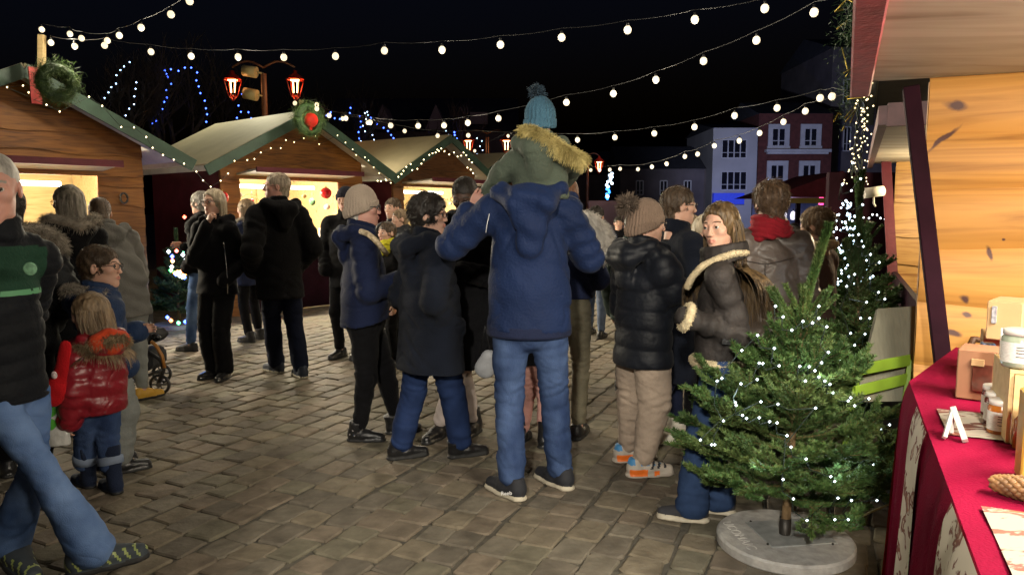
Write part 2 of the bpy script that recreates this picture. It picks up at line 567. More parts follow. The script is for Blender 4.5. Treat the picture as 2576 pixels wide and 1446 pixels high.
def head_proto(kind, h):
    key = ('head', kind, h)
    if key in _proto: return _proto[key]
    jw = {'m': 1.06, 'f': 0.94, 'k': 0.96}[kind]
    nr = {'m': 0.056, 'f': 0.047, 'k': 0.043}[kind]
    s = SDF((-.105, -.125, -.21), (.105, .15, .135), h)
    s.ell((0, -.015, .035), (.076, .095, .085), k=0)
    s.cap((0, .03, .0), (0, .043, -.072), .057 * jw, .041 * jw, k=.03)
    s.ell((0, .018, -.05), (.056 * jw, .062, .052), k=.02)
    s.ell((0, .066, -.098), (.020 * jw, .017, .017), k=.022)
    for x in (-1, 1):
        s.ell((x * .040, .060, -.014), (.022, .022, .02), k=.022)
        s.cap((x * .014, .081, .026), (x * .043, .071, .026), .0095, .008, k=.014)
        s.ell((x * .031, .101, .008), (.0145, .0165, .0115), k=.010, sub=True)
        s.cap((x * .0175, .087, .009), (x * .031, .0895, .0165), .0034, .0036, k=.004)
        s.cap((x * .031, .0895, .0165), (x * .0465, .078, .009), .0036, .003, k=.004)
        s.cap((x * .0185, .086, .003), (x * .044, .079, .002), .0026, .0026, k=.004)
        s.ell((x * .0785 * (1 if kind != 'k' else 1.04), -.008, -.002), (.0075, .018, .030), k=.006, M=rotm(0, -12, 0).T)
        s.ell((x * .087, -.002, .004), (.005, .009, .016), k=.004, sub=True)
        s.ell((x * (.0105 if kind == 'm' else .0088), .096, -.031), (.0075, .010, .007), k=.008)
    s.cap((0, .085, .018), (0, {'m': .105, 'f': .0995, 'k': .097}[kind], -.025), .0068, {'m': .0105, 'f': .0082, 'k': .0085}[kind], k=.012)
    s.cap((-.019, .0800, -.058), (0, .0890, -.055), .0035, .0052, k=.007)
    s.cap((.019, .0800, -.058), (0, .0890, -.055), .0035, .0052, k=.007)
    s.cap((-.016, .0800, -.065), (0, .0875, -.066), .0038, .0062, k=.007)
    s.cap((.016, .0800, -.065), (0, .0875, -.066), .0038, .0062, k=.007)
    s.cap((-.023, .0885, -.0605), (.023, .0885, -.0605), .0020, .0022, k=.003, sub=True)
    s.cap((0, -.022, -.05), (0, -.036, -.205), nr, nr * 1.08, k=.03)
    V, Q = s.mesh()
    c = V[Q].mean(1)
    m = np.zeros(len(Q), int)
    lip = (np.abs(c[:, 0]) < .0225 - np.abs(c[:, 2] + .061) * .9) & (c[:, 2] > -.0705) & (c[:, 2] < -.0515) & (c[:, 1] > .075)
    m[lip] = 1
    ax = np.abs(c[:, 0])
    bz = .0285 + .004 * np.sin((ax - .012) / .04 * 3.14)
    brow = (ax > .013) & (ax < .050) & (np.abs(c[:, 2] - bz) < (.0042 if kind == 'm' else .003)) & (c[:, 1] > .055)
    m[brow] = 4
    mb = MB(); mb.add(V, Q, m, True)
    for x in (-1, 1):
        t = MB(); t.ball((0, 0, 0), .0125, 14)
        ev, ef = t.V[0], t.F[0][0]
        ec = ev[ef].mean(1); ec = ec / (np.linalg.norm(ec, axis=1)[:, None] + 1e-9)
        em = np.where(ec @ unit([x * .03, 1, -.02]) > .80, 3, 2)
        mb.add(ev + np.array([x * .031, .0785, .008]), ef, em, True)
    _proto[key] = mb
    return mb


def hand_proto(kind, h):
    key = ('hand', kind, h)
    if key in _proto: return _proto[key]
    curl = {'relax': 28, 'grip': 62, 'flat': 10}[kind]
    s = SDF((-.075, -.04, -.11), (.07, .21, .05), h)
    s.cap((0, -.03, 0), (0, .02, 0), .026, .026, k=0, ax=(0, 0, 1), sq=.75)
    s.cap((-.004, .03, 0), (0, .075, 0), .030, .036, k=.015, ax=(0, 0, 1), sq=.42)
    for i, (x, l, r) in enumerate(((-.029, .068, .0083), (-.0095, .078, .0088), (.0105, .073, .0085), (.029, .058, .0075))):
        p = np.array([x, .092 - abs(x) * .25, 0.0]); a = R(6); dx = x * .12 / .03
        for j, f in enumerate((.45, .32, .25)):
            a += R(curl) * (0.55 if j == 0 else 1)
            q = p + l * f * np.array([dx * .25, math.cos(a), -math.sin(a)])
            s.cap(p, q, r * (1 - .1 * j), r * (.92 - .1 * j), k=.003)
            p = q
    s.cap((-.022, .025, -.004), (-.044, .055, -.018), .013, .0115, k=.012)
    s.cap((-.044, .055, -.018), (-.046, .085, -.032), .0105, .0085, k=.004)
    _proto[key] = s.mesh()
    return _proto[key]


SKIN = {}


def skin_mats(tone, brow):
    key = (tone, brow)
    if key not in SKIN:
        c = {'fair': (.56, .33, .24), 'pink': (.52, .27, .21), 'dark': (.075, .038, .024), 'pale': (.62, .39, .29)}[tone]
        sk = mat('skin_' + tone, c, .55, .12, 14, .25, 220, spec=.4, sss=.15, bdist=.002)
        lp = mat('lips_' + tone, (c[0] * .82, c[1] * .58, c[2] * .6), .45, 0)
        SKIN[key] = [sk, lp, mat('eye_white', (.42, .40, .38), .3, 0), mat('eye_iris', (.03, .022, .016), .15, 0),
                     mat('brow_' + brow, {'dark': (.03, .02, .014), 'brown': (.09, .05, .03), 'grey': (.3, .26, .22)}[brow], .8, 0)]
    return SKIN[key]


def hair_mat(name, c, c2):
    return mat('hair_' + name, c, .42, .3, 9, .35, 90, spec=.45, stretch=(6, 6, .6), col2=c2, detail=6)


def fur(mb, path, rad, L, n, m=0, seed=0, droop=.2, core=True, thick=.0022, closed=False):
    r = np.random.RandomState(seed)
    path = np.asarray(path, float)
    k = np.linspace(0, len(path) - 1, 40)
    pp = np.stack([np.interp(k, np.arange(len(path)), path[:, i]) for i in range(3)], -1)
    for _ in range(3): pp[1:-1] = (pp[:-2] + 2 * pp[1:-1] + pp[2:]) / 4
    if core: mb.tube(pp, rad, 8, m)
    n = int(n * 1.7); thick = thick * .62; L = L * .85
    t = r.rand(n) * 38.99; i = t.astype(int); f = (t - i)[:, None]
    b = pp[i] * (1 - f) + pp[i + 1] * f
    T = pp[i + 1] - pp[i]; T /= np.linalg.norm(T, axis=1)[:, None] + 1e-9
    d = r.randn(n, 3); d -= (d * T).sum(1)[:, None] * T; d /= np.linalg.norm(d, axis=1)[:, None] + 1e-9
    b = b + d * rad * .8
    d2 = d * .8 + .6 * r.randn(n, 3); d2 /= np.linalg.norm(d2, axis=1)[:, None]
    ll = L * (.6 + .6 * r.rand(n))[:, None]
    p1 = b + d2 * ll * .5
    p2 = b + (d2 + np.array([0, 0, -droop * 1.6])) * ll
    V, F = strands(np.stack([b, p1, p2], 1), thick, thick * .25, 3)
    mb.add(V, F, m, True)
    return mb


HC = np.array([0, -.015, .035]); HA = np.array([.081, .101, .091])


def hair_paths(n, length, seed, face=True, part=0.0, wave=.006, shoulder=True, back=.35, S=12, fall_front=1.0):
    r = np.random.RandomState(seed)
    d = r.randn(n * 4, 3); d /= np.linalg.norm(d, axis=1)[:, None]
    ok = (d[:, 2] > -.15) & ~((d[:, 1] > .42) & (d[:, 2] < .80)) & ~((d[:, 1] > .1) & (d[:, 2] < .2))
    d = d[ok][:n]
    p = HC + HA * d
    L = length * (.8 + .35 * r.rand(len(d)))[:, None]
    pts = [p]; st = (L + .12) / (S - 1)
    ph = r.rand(len(d), 1) * 6.28
    for i in range(S - 1):
        q = (p - HC) / HA
        side = np.sign(p[:, :1] - part + 1e-4 * r.randn(len(d), 1))
        mm = np.linalg.norm(q, axis=1)[:, None]
        on = np.clip((q[:, 2:3] + .1) * 2, 0, 1) * (mm < 1.12)
        g = np.concatenate([side * on * 1.0, -back * on * 1.4 - .03, -1 + .75 * on * (q[:, 2:3] > .5)], 1)
        g = g + wave * 10 * np.concatenate([np.sin(ph + i * .9), np.cos(ph * 2 + i * .8), 0 * ph], 1)
        g /= np.linalg.norm(g, axis=1)[:, None]
        p = p + g * st
        q = (p - HC) / HA; m_ = np.linalg.norm(q, axis=1)[:, None]
        p = np.where((m_ < 1.05) | (on > .3), HC + HA * q / m_ * 1.05, p)
        if face:
            f = (p[:, 1] > .02) & (np.abs(p[:, 0]) < .062 - .03 * np.clip((p[:, 2] - .03) / .06, 0, 1)) & (p[:, 2] < .095)
            p[f, 0] = np.sign(p[f, 0] - part + 1e-6) * (.064 - .03 * np.clip((p[f, 2] - .03) / .06, 0, 1))
            p[f, 1] -= .012 * fall_front
        nk = np.hypot(p[:, 0], (p[:, 1] + .03))
        f = (p[:, 2] < -.06) & (nk < .062)
        p[f, :2] = (p[f, :2] + [0, .03]) / nk[f, None] * .064 - [0, .03]
        if shoulder:
            c = np.array([0, -.035, -.33]); a = np.array([.25, .15, .135])
            q = (p - c) / a; m_ = np.linalg.norm(q, axis=1)[:, None]
            p = np.where((m_ < 1.0), c + a * q / m_, p)
        pts.append(p.copy())
    return np.stack(pts, 1)


def hair_shell(kind, h):
    key = ('shell', kind, h)
    if key in _proto: return _proto[key]
    s = SDF((-.12, -.15, -.16), (.12, .12, .16), h)
    e = {'short': .008, 'crop': .0045, 'thick': .018, 'long': .012, 'bald': .003}[kind]
    s.ell((0, -.018, .038), np.array([.076, .096, .085]) + e, k=0)
    s.cap((0, -.05, .0), (0, -.055, -.06), .060 + e * .6, .050 + e * .4, k=.02)
    if kind in ('long',): s.cap((0, -.06, -.03), (0, -.075, -.13), .07, .065, k=.03)
    s.ell((0, .135, -.028 if kind != 'long' else -.01), (.10, .088, .098 if kind not in ('bald', 'long') else .125), k=.012, sub=True)
    for x in (-1, 1):
        if kind != 'long': s.ell((x * .085, .012, -.028), (.026, .042, .045), k=.01, sub=True)
    if kind != 'long': s.plane((0, -.05, -.075), (0, .1, -1))
    V, Q = s.mesh()
    N = vnormals(V, Q)
    amp = {'short': .004, 'crop': .0015, 'thick': .007, 'long': .004, 'bald': .001}[kind]
    V = V + N * (wnoise(V, 60, 3, 3, (1, 1, .5)) * amp)[:, None]
    _proto[key] = (V, Q)
    return V, Q


def ik(a, c, l1, l2, hint):
    a = np.asarray(a, float); c = np.asarray(c, float)
    d = c - a; L = np.linalg.norm(d); L2 = min(L, (l1 + l2) * .999)
    u = d / L
    x = (l1 ** 2 - l2 ** 2 + L2 ** 2) / (2 * L2)
    hgt = math.sqrt(max(l1 ** 2 - x ** 2, 0))
    hv = np.asarray(hint, float); hv = unit(hv - np.dot(hv, u) * u)
    return a + u * x * (L / L2) + hv * hgt


ARMS = {'down': ((.026, -.025, -.172), (.022, .03, -.325)), 'pockets': ((.052, -.05, -.160), (.005, .055, -.262)),
        'front': ((.035, .015, -.17), (-.045, .15, -.135)), 'bag': ((.02, .0, -.175), (.01, .02, -.33)),
        'reach': ((.03, .10, -.13), (.0, .24, -.12)), 'chest': ((.06, .05, -.16), (-.05, .12, -.04))}


def seg_t(V, a, b):
    d = b - a; t = np.clip((V - a) @ d / (d @ d), 0, 1)
    return t, np.linalg.norm(V - a - t[:, None] * d, axis=1)


def person(label, pos, yaw, H, sex='m', tone='fair', brow='brown', head=(0, 0, 0), hh=None, feet=None, arms=('down', 'down'),
           top=None, legs=None, shoes=None, hair=None, hat=None, glasses=None, scarf=None, lean=(0, 0), pz=None, poff=(0, 0),
           knees=None, ankles=None, group='people in the market crowd', wf=1.0, extra=None, hands=('relax', 'relax'), q=None, name='person',
           hip_drop=0.0, shz=None, shw=None, seed=1):
    pos = np.asarray(pos, float)
    root = thing(name, label, 'person', tuple(pos), R(-yaw), group)
    dist = math.hypot(pos[0], pos[1])
    hC = q or (.010 if dist < 5 else .014 if dist < 8 else .02)
    hH = .003 if dist < 5.2 else .0042 if dist < 8 else .006
    hh = hh or (.232 if sex == 'm' else .222 if sex == 'f' else .2)
    hs = hh / .235
    shz = shz or ((H - hh - .035 * hh / .22) / H - .052)
    shw = shw or {'m': .104, 'f': .092, 'k': .092}[sex]
    sc = H / 1.75
    # skeleton
    pel = np.array([poff[0], poff[1], (pz if pz is not None else .52 * H)])
    up = np.array([lean[0], lean[1], 0.0])
    dz = pel[2] - .52 * H
    waist = np.array([poff[0], poff[1], .60 * H + dz]) + up * .25
    chest = np.array([poff[0], poff[1], .70 * H + dz]) + up * .65
    neck = np.array([poff[0], poff[1], (shz + .052) * H + dz]) + up
    sh = [np.array([poff[0] + x * shw * H, poff[1], shz * H + dz]) + up * .95 for x in (-1, 1)]
    headc = None
    Rm = rotm(*head)
    pivot = neck + np.array([0, .0, .01 * H])
    top_z = H + dz
    headc = np.array([neck[0], neck[1] + .01, top_z - .12 * hs]) + np.array([up[0], up[1], 0]) * .15
    off = headc - pivot
    headc = pivot + np.array([0, 0, off[2]]) + Rm @ np.array([off[0], off[1], 0]) + (Rm @ np.array([0, 0, off[2]]) - np.array([0, 0, off[2]])) * .6
    HM = lambda V: (V * hs) @ Rm.T + headc
    el, wr = [], []
    for i, x in enumerate((-1, 1)):
        a = arms[i]
        if isinstance(a, str):
            e, w_ = ARMS[a]
            e = sh[i] + H * np.array(e) * [x, 1, 1]; w_ = sh[i] + H * np.array(w_) * [x, 1, 1]
        else:
            e, w_ = np.asarray(a[0], float), np.asarray(a[1], float)
        el.append(e); wr.append(w_)
    hip = [pel + np.array([x * .052 * H, 0, -.01 * H]) for x in (-1, 1)]
    feet = feet or ((-.09, .0, -8), (.09, .02, 8))
    ank = [np.array([f[0], f[1], .048 * H + (f[3] if len(f) > 3 else 0)]) for f in feet]
    if ankles is not None: ank = [np.asarray(a, float) for a in ankles]
    kn = [np.asarray(k_, float) for k_ in knees] if knees is not None else [ik(hip[i], ank[i], .237 * H, .231 * H, (.12 * (i * 2 - 1), 1, 0)) for i in (0, 1)]
    lo = np.min(np.array([pel, neck, *el, *wr, *ank, *kn, headc]), 0) - .33
    hi = np.max(np.array([pel, neck, *el, *wr, *ank, *kn, headc]), 0) + .33
    # ---- body: one mesh
    mb = MB()
    b = SDF(lo, hi, max(hC, .013))
    bw = .82 * min(1.0, wf) * H
    b.cap(pel, waist, .07 * bw, .066 * bw, k=0, ax=(0, 1, 0), sq=.6).cap(waist, chest, .066 * bw, .078 * bw, k=.03, ax=(0, 1, 0), sq=.55)
    b.cap(sh[0], sh[1], .03 * bw, k=.03).cap(chest, neck, .045 * bw, .034 * bw, k=.03)
    for i in (0, 1):
        b.cap(sh[i], el[i], .027 * bw, .022 * bw, k=.02).cap(el[i], wr[i], .022 * bw, .018 * bw, k=.01)
        b.cap(hip[i], kn[i], .045 * bw, .032 * bw, k=.03).cap(kn[i], ank[i], .032 * bw, .024 * bw, k=.015)
    V, Q = b.mesh(); mb.add(V, Q, 0, True)
    hp = head_proto(sex, hH)
    n0 = 0
    for Vp, (Fp, Mp, _) in zip(hp.V, hp.F):
        mb.add(HM(Vp), Fp - n0, Mp, True); n0 += len(Vp)
    for i, x in enumerate((-1, 1)):
        if hands[i] is None or (isinstance(arms[i], str) and arms[i] == 'pockets'): continue
        hv, hq = hand_proto(hands[i] if isinstance(hands[i], str) else hands[i][0], .0035 if dist < 7 else .005)
        d = unit(wr[i] - el[i])
        pn = np.array([x * -1.0, 0, 0]) if isinstance(hands[i], str) else np.asarray(hands[i][1], float)
        z = -unit(pn - np.dot(pn, d) * d)
        X = np.cross(d, z)
        vv = hv * [x, 1, 1] * (sc * .95 if sex != 'k' else sc * .98)
        qq = hq if x > 0 else hq[:, ::-1]
        mb.add(vv[:, :1] * X + vv[:, 1:2] * d + vv[:, 2:3] * z + wr[i] + d * .012, qq, 0, True)
    body = mb.build('body', skin_mats(tone, brow), root)
    # ---- trousers
    if legs:
        L = legs; s = SDF(lo, hi, hC); w_ = L.get('w', 1.0) * wf
        s.cap(pel + [0, -.01, .03 * H], pel + [0, -.01, -.01 * H], .092 * H * wf, .092 * H * wf, k=0, ax=(0, 1, 0), sq=.78)
        for i in (0, 1):
            s.cap(hip[i] + [0, -.01, 0], kn[i], .056 * H * w_, .040 * H * w_ * L.get('kn', 1), k=.025)
            e = kn[i] + (ank[i] - kn[i]) * L.get('len', .9)
            s.cap(kn[i], e, .040 * H * w_ * L.get('kn', 1), L.get('hem', .030) * H * wf, k=.015)
            if ankles is None: pass
        if knees is None and L.get('cut', True):
            s.plane((0, 0, min(ank[0][2], ank[1][2]) * L.get('cutz', .55)), (0, 0, -1))
        if top: s.plane((0, 0, top.get('hem', .47) * H + dz + top.get('tuck', .035)), (top.get('tiltx', 0) * -1, 0, 1))
        V, Q = s.mesh(); N = vnormals(V, Q)
        dsp = wnoise(V, 9, seed + 5, 3, (1, 1, 2.2)) * .005
        for i in (0, 1):
            for (a, c, m0) in ((kn[i], ank[i], 1.0),):
                t, dd = seg_t(V, a, c)
                near = dd < .12
                dsp += np.where(near, np.sin(t * 34 + V[:, 0] * 30 + 5 * wnoise(V, 5, seed + 9, 2)) * .0035 * np.clip(np.abs(t - .4) * 1.8 - .1, .03, 1) * (.4 + .6 * L.get('stack', 1.0)) * np.clip(.2 + wnoise(V, 7, seed + 3, 2), 0, 1), 0)
            t, dd = seg_t(V, hip[i], kn[i])
            dsp += np.where(t > .75, .0022 * np.sin(t * 50 + V[:, 0] * 40 + 4 * wnoise(V, 7, seed, 2)), 0) * (dd < .15)
        q1 = wnoise(V + np.c_[0 * V[:, 0], 0 * V[:, 0], V[:, 0] * .5], 7, seed + 31, 2, (.6, .6, 1.6))
        zk = kn[0][2]; wk = .25 + np.exp(-((V[:, 2] - zk) / .10) ** 2) + np.exp(-((V[:, 2] - ank[0][2] - .04) / .09) ** 2) + .7 * np.exp(-((V[:, 2] - pel[2] + .06) / .08) ** 2)
        dsp -= .0055 * np.exp(-(q1 / .14) ** 2) * wk
        V = V + N * dsp[:, None]
        t_ = MB().add(V, Q, 0, True)
        tr = t_.build('trousers', L['mat'], root)
        if L.get('cuff'):
            c = MB()
            for i in (0, 1):
                e = kn[i] + (ank[i] - kn[i]) * L.get('len', .9)
                u = unit(ank[i] - kn[i]); rr = L.get('hem', .03) * H * wf + .004
                c.tube([e - u * .045, e - u * .04, e - u * .002, e + u * .004], [rr * .8, rr + .001, rr + .002, rr * .8], 14)
            c.build('turned_up_cuff', L['cuff'], tr)
        if L.get('pockets'):     # stitched back pockets and seams
            c = MB()
            for x in (-1, 1):
                cx = pel[0] + x * .052 * H; yb = -.092 * H * .78 * wf - .012
                for z0, dx in ((.035, 0),):
                    pts = [(-.035, .03), (.035, .03), (.033, -.035), (0, -.055), (-.033, -.035), (-.035, .03)]
                    pp = np.array([[cx + a * sc, 0, pel[2] - .015 + b_ * sc] for a, b_ in pts])
                    # drop every point on the cloth
                    for p_ in pp:
                        j = np.argmin((V[:, 0] - p_[0]) ** 2 + (V[:, 2] - p_[2]) ** 2 + (V[:, 1] > poff[1]) * 9)
                        p_[1] = V[j, 1] - .003
                    c.tube(pp, .0018, 4, 0, False)
            c.build('back_pocket_stitching', L['pockets'], tr)
    # ---- shoes
    if shoes:
        for i in (0, 1):
            S = shoes; fs = H / 1.75 if sex != 'f' else H / 1.8
            fs *= S.get('s', 1.0)
            hs_ = SDF((-.09, -.12, -.01), (.09, .24, .42), .0065 if dist < 5 else .009)
            if S['kind'] == 'boot':
                sd = rotm(feet[i][2], feet[i][4] if len(feet[i]) > 4 else 0, 0).T @ unit(kn[i] - ank[i]); bh = S.get('h', .26)
                hs_.cap((0, -.03, .07), np.array([0, -.03, .05]) + sd * (bh - .05), .050, .056, k=.02)
                hs_.plane(np.array([0, -.03, .05]) + sd * (bh - .05), sd)
            else:
                hs_.cap((0, -.035, .06), (0, -.04, .085), .043, .04, k=.01)
                hs_.plane((0, 0, .108), (0, 0, 1))
            hs_.cap((0, -.045, .045), (0, .04, .045), .044, .046, k=.02)
            hs_.cap((0, .04, .045), (.004, .155, .03), .046, .033, k=.02, ax=(0, 0, 1), sq=.95)
            sole = S.get('sole', .02)
            hs_.cap((0, -.052, .01), (0, .05, .01), .044, .05, k=.006, ax=(0, 0, 1), sq=.5)
            hs_.cap((0, .05, .01), (.004, .15, .01), .05, .042, k=.006, ax=(0, 0, 1), sq=.5)
            hs_.plane((0, 0, 0), (0, 0, -1))
            Vs, Qs = hs_.mesh(); c = Vs[Qs].mean(1)
            m_ = np.where(c[:, 2] < sole, 1, 0)
            if S.get('pattern'):
                m_ = S['pattern'](c, m_)
            Vs = Vs + vnormals(Vs, Qs) * (wnoise(Vs, 45, 2, 2) * .0012)[:, None]
            ta = feet[i][2]
            fp = feet[i][4] if len(feet[i]) > 4 else 0
            M_ = rotm(ta, fp, 0)
            Vw = (Vs * fs) @ M_.T
            ap = ank[i].copy(); base = np.array([ap[0], ap[1], ap[2] - .048 * H]) if ankles is None or len(feet[i]) > 3 else ap - [0, 0, .07]
            x_ = MB().add(Vw + base, Qs, m_, True)
            x_.build('boot' if S['kind'] == 'boot' else 'shoe', S['mats'], root)
    # ---- jacket
    if top:
        T = top; t = T.get('t', .02); s = SDF(lo, hi, hC)
        hemz = T.get('hem', .47) * H + dz
        hem = np.array([poff[0], poff[1], hemz]) + up * .0
        fl = T.get('flare', 1.0); sq = T.get('sq', .70)
        rw, rc = (.076 * H * wf + t) * T.get('wst', 1.0), .083 * H * wf + t
        rh = (.096 * H * wf + t) * fl
        s.cap(hem - [0, 0, .0], waist, rh, rw, k=0, ax=(0, 1, 0), sq=sq)
        s.cap(waist, chest, rw, rc, k=.05, ax=(0, 1, 0), sq=sq)
        s.cap(sh[0] + [0, 0, -.01], sh[1] + [0, 0, -.01], .034 * H * wf + t * .5, k=.05)
        for i in (0, 1): s.cap(sh[i] + (neck - sh[i]) * .3, neck - [0, 0, .012 * H], .03 * H + t * .5, .032 * H, k=.03)
        s.cap(chest, neck - [0, 0, .06 * H], rc * .7, .045 * H, k=.05, ax=(0, 1, 0), sq=.8)
        s.plane((hem[0], hem[1], hemz), (T.get('tiltx', 0), T.get('tilty', 0), -1))
        aw = T.get('aw', 1.0)
        for i in (0, 1):
            s.cap(sh[i], el[i], (.033 * H + t * .7) * aw, (.029 * H + t * .7) * aw, k=.03)
            s.cap(el[i], wr[i], (.029 * H + t * .7) * aw, (.023 * H + t * .7) * aw, k=.012)
        nk = neck + [0, -.01, 0]
        if T.get('collar', True):
            n_ = 14; cr = T.get('cr', .068 * max(hs, .8)); ch = T.get('ch', .03)
            for lv in (0, .02, .02 + ch):
                for a in range(n_):
                    a0, a1 = 2 * math.pi * a / n_, 2 * math.pi * (a + 1) / n_
                    if T.get('open') and abs(math.sin(a0 + .2)) > .85 and math.sin(a0) > 0: continue
                    f = lambda q_: nk + Rm[:, 1] * 0 + np.array([cr * math.cos(q_), cr * 1.05 * math.sin(q_), lv - .018 * math.sin(q_)])
                    s.cap(f(a0), f(a1), .017, k=.012)
        if T.get('hood'):
            hk = T.get('hk', 1.0) * (hs if sex != 'k' else hs * .9)
            for x in (-1, 1):
                s.cap(nk + np.array([x * .10, .05, .0]) * hk, nk + np.array([x * .115, -.05, .01]) * hk, .028 * hk, .04 * hk, k=.02)
                s.cap(nk + np.array([x * .115, -.05, .01]) * hk, nk + np.array([x * .05, -.13, -.03]) * hk, .04 * hk, .045 * hk, k=.02)
            s.cap(nk + np.array([-.05, -.13, -.03]) * hk, nk + np.array([.05, -.13, -.03]) * hk, .045 * hk, k=.02)
            s.cap(nk + np.array([0, -.12, -.04]) * hk, nk + np.array([0, -.115, -.14 * T.get('hdrop', 1)]) * hk, .085 * hk, .05 * hk, k=.03, ax=(0, 1, 0), sq=.5)
        if T.get('carve'): T['carve'](s, locals())
        V, Q = s.mesh(); N = vnormals(V, Q)
        wamp = T.get('wr', .007)
        rel = V - pel
        dsp = wnoise(V, 5.0, seed, 3, (1, 1, 1.9)) * wamp
        # diagonal drag folds
        dsp += wamp * .9 * np.sin((V[:, 2] * 55 + V[:, 0] * 22 * T.get('dg', 1) + 4.0 * wnoise(V, 3.2, seed + 1, 2))) * np.clip(wnoise(V, 3.0, seed + 2, 2), 0, 1) * T.get('folds', 1)
        cz_ = T.get('creases', 1.0)
        sd_ = np.sign(V[:, 0:1] - poff[0]) * np.array([[0, 0, 1.0]])
        q1 = wnoise(V + sd_ * V[:, 0:1] * .5, 5.5, seed + 21, 2, (.7, .7, 1.7)); q2 = wnoise(V - sd_ * V[:, 0:1] * .35, 7.5, seed + 22, 2, (.6, .6, 1.8))
        crs = np.exp(-(q1 / .13) ** 2) * np.clip(.55 + wnoise(V, 4, seed + 23, 2), 0, 1) + .7 * np.exp(-(q2 / .13) ** 2) * np.clip(.4 + wnoise(V, 5, seed + 24, 2), 0, 1)
        arm = np.full(len(V), 9.0); at = np.zeros(len(V))
        for i in (0, 1):
            t1, d1 = seg_t(V, sh[i], el[i]); t2, d2 = seg_t(V, el[i], wr[i])
            la, lb = np.linalg.norm(el[i] - sh[i]), np.linalg.norm(wr[i] - el[i])
            dd = np.minimum(d1, d2); tt = np.where(d1 < d2, t1 * la, la + t2 * lb)
            nx = dd < arm
            arm = np.where(nx, dd, arm); at = np.where(nx, tt, at)
        isarm = (arm < .034 * H + t + .03) & (np.abs(rel[:, 0]) > .09 * H)
        dsp = np.where(isarm, dsp * .5 + wamp * .9 * np.sin(at * 75 + 3 * wnoise(V, 6, seed + 4, 2)) * (.3 + .7 * np.clip(wnoise(V, 5, seed + 6, 2), 0, 1)), dsp)
        if T.get('puff'):
            sp = T['puff']; z = np.where(isarm, at * 1.15, V[:, 2] + .012 * wnoise(V, 4, seed + 7, 2))
            f = np.mod(z / sp, 1) * 2 - 1
            dsp = dsp * .6 + T.get('pa', .014) * (np.sqrt(np.clip(1 - f ** 2, 0, 1)) - .6)
        dsp = dsp - cz_ * .0085 * crs * (1.0 if not T.get('puff') else .6)
        V = V + N * dsp[:, None]
        mi = 0
        c = V[Q].mean(1)
        ms = np.zeros(len(Q), int)
        if T.get('paint'): ms = T['paint'](c, dict(neck=neck, hemz=hemz, waist=waist, chest=chest, H=H, sh=sh, el=el, wr=wr, isarm=isarm[Q[:, 0]]))
        jk = MB().add(V, Q, ms, True).build(T.get('name', 'jacket'), T['mat'], root)
        if T.get('trim'):       # knitted waistband
            c_ = MB(); a = np.linspace(0, 2 * np.pi, 29)
            sel = V[(V[:, 2] < hemz + .05) & (np.abs(V[:, 0] - poff[0]) < .3)]
            rx, ry = rh * .98, rh * sq
            prof = [(0, .0), (.006, .01), (.006, .05), (0, .06)]
            for (dr, z0), (dr1, z1) in zip(prof[:-1], prof[1:]):
                p0 = np.stack([poff[0] + (rx + dr) * np.cos(a), poff[1] + (ry + dr) * np.sin(a), np.full(29, hemz - .03 + z0)], -1)
                p1 = np.stack([poff[0] + (rx + dr1) * np.cos(a), poff[1] + (ry + dr1) * np.sin(a), np.full(29, hemz - .03 + z1)], -1)
                i_ = np.arange(28)
                c_.add(np.concatenate([p0, p1]), np.stack([i_, i_ + 1, i_ + 30, i_ + 29], -1), 0, True)
            c_.build('waistband', T['trim'], jk)
        if T.get('furm'):
            hk = T.get('hk', 1.0) * (hs if sex != 'k' else hs * .9)
            fr = MB()
            path = T.get('fpath') or [(-.09, .09, -.03), (-.13, .03, .03), (-.13, -.07, .045), (-.06, -.16, .02), (0, -.185, .0), (.06, -.16, .02), (.13, -.07, .045), (.13, .03, .03), (.09, .09, -.03)]
            path = np.array(path) * hk + nk
            fur(fr, path, T.get('fr', .022) * hk, T.get('fl', .045), T.get('fn', 1400 if dist < 6 else 500), seed=seed, thick=T.get('ft', .0024 if dist < 6 else .004))
            fr.build('fur_trim', T['furm'], jk)
        if T.get('hemfur'):
            fr = MB(); a = np.linspace(0, 2 * np.pi, 25)
            path = np.stack([poff[0] + rh * .97 * np.cos(a), poff[1] + rh * sq * .97 * np.sin(a), np.full(25, hemz + .012)], -1)
            fur(fr, path, .024, .012, 1800, seed=2, thick=.003)
            for i in (0, 1):
                d = unit(wr[i] - el[i]); u = unit(np.cross(d, [0, 0, 1])); w2 = np.cross(d, u)
                rr = (.023 * H + t * .7) * aw
                path = np.array([wr[i] - d * .01 + rr * (u * math.cos(q_) + w2 * math.sin(q_)) for q_ in np.linspace(0, 6.283, 17)])
                fur(fr, path, .02, .012, 700, seed=3 + i, thick=.003)
            fr.build('fleece_edging', T['hemfur'], jk)
    else: jk = root
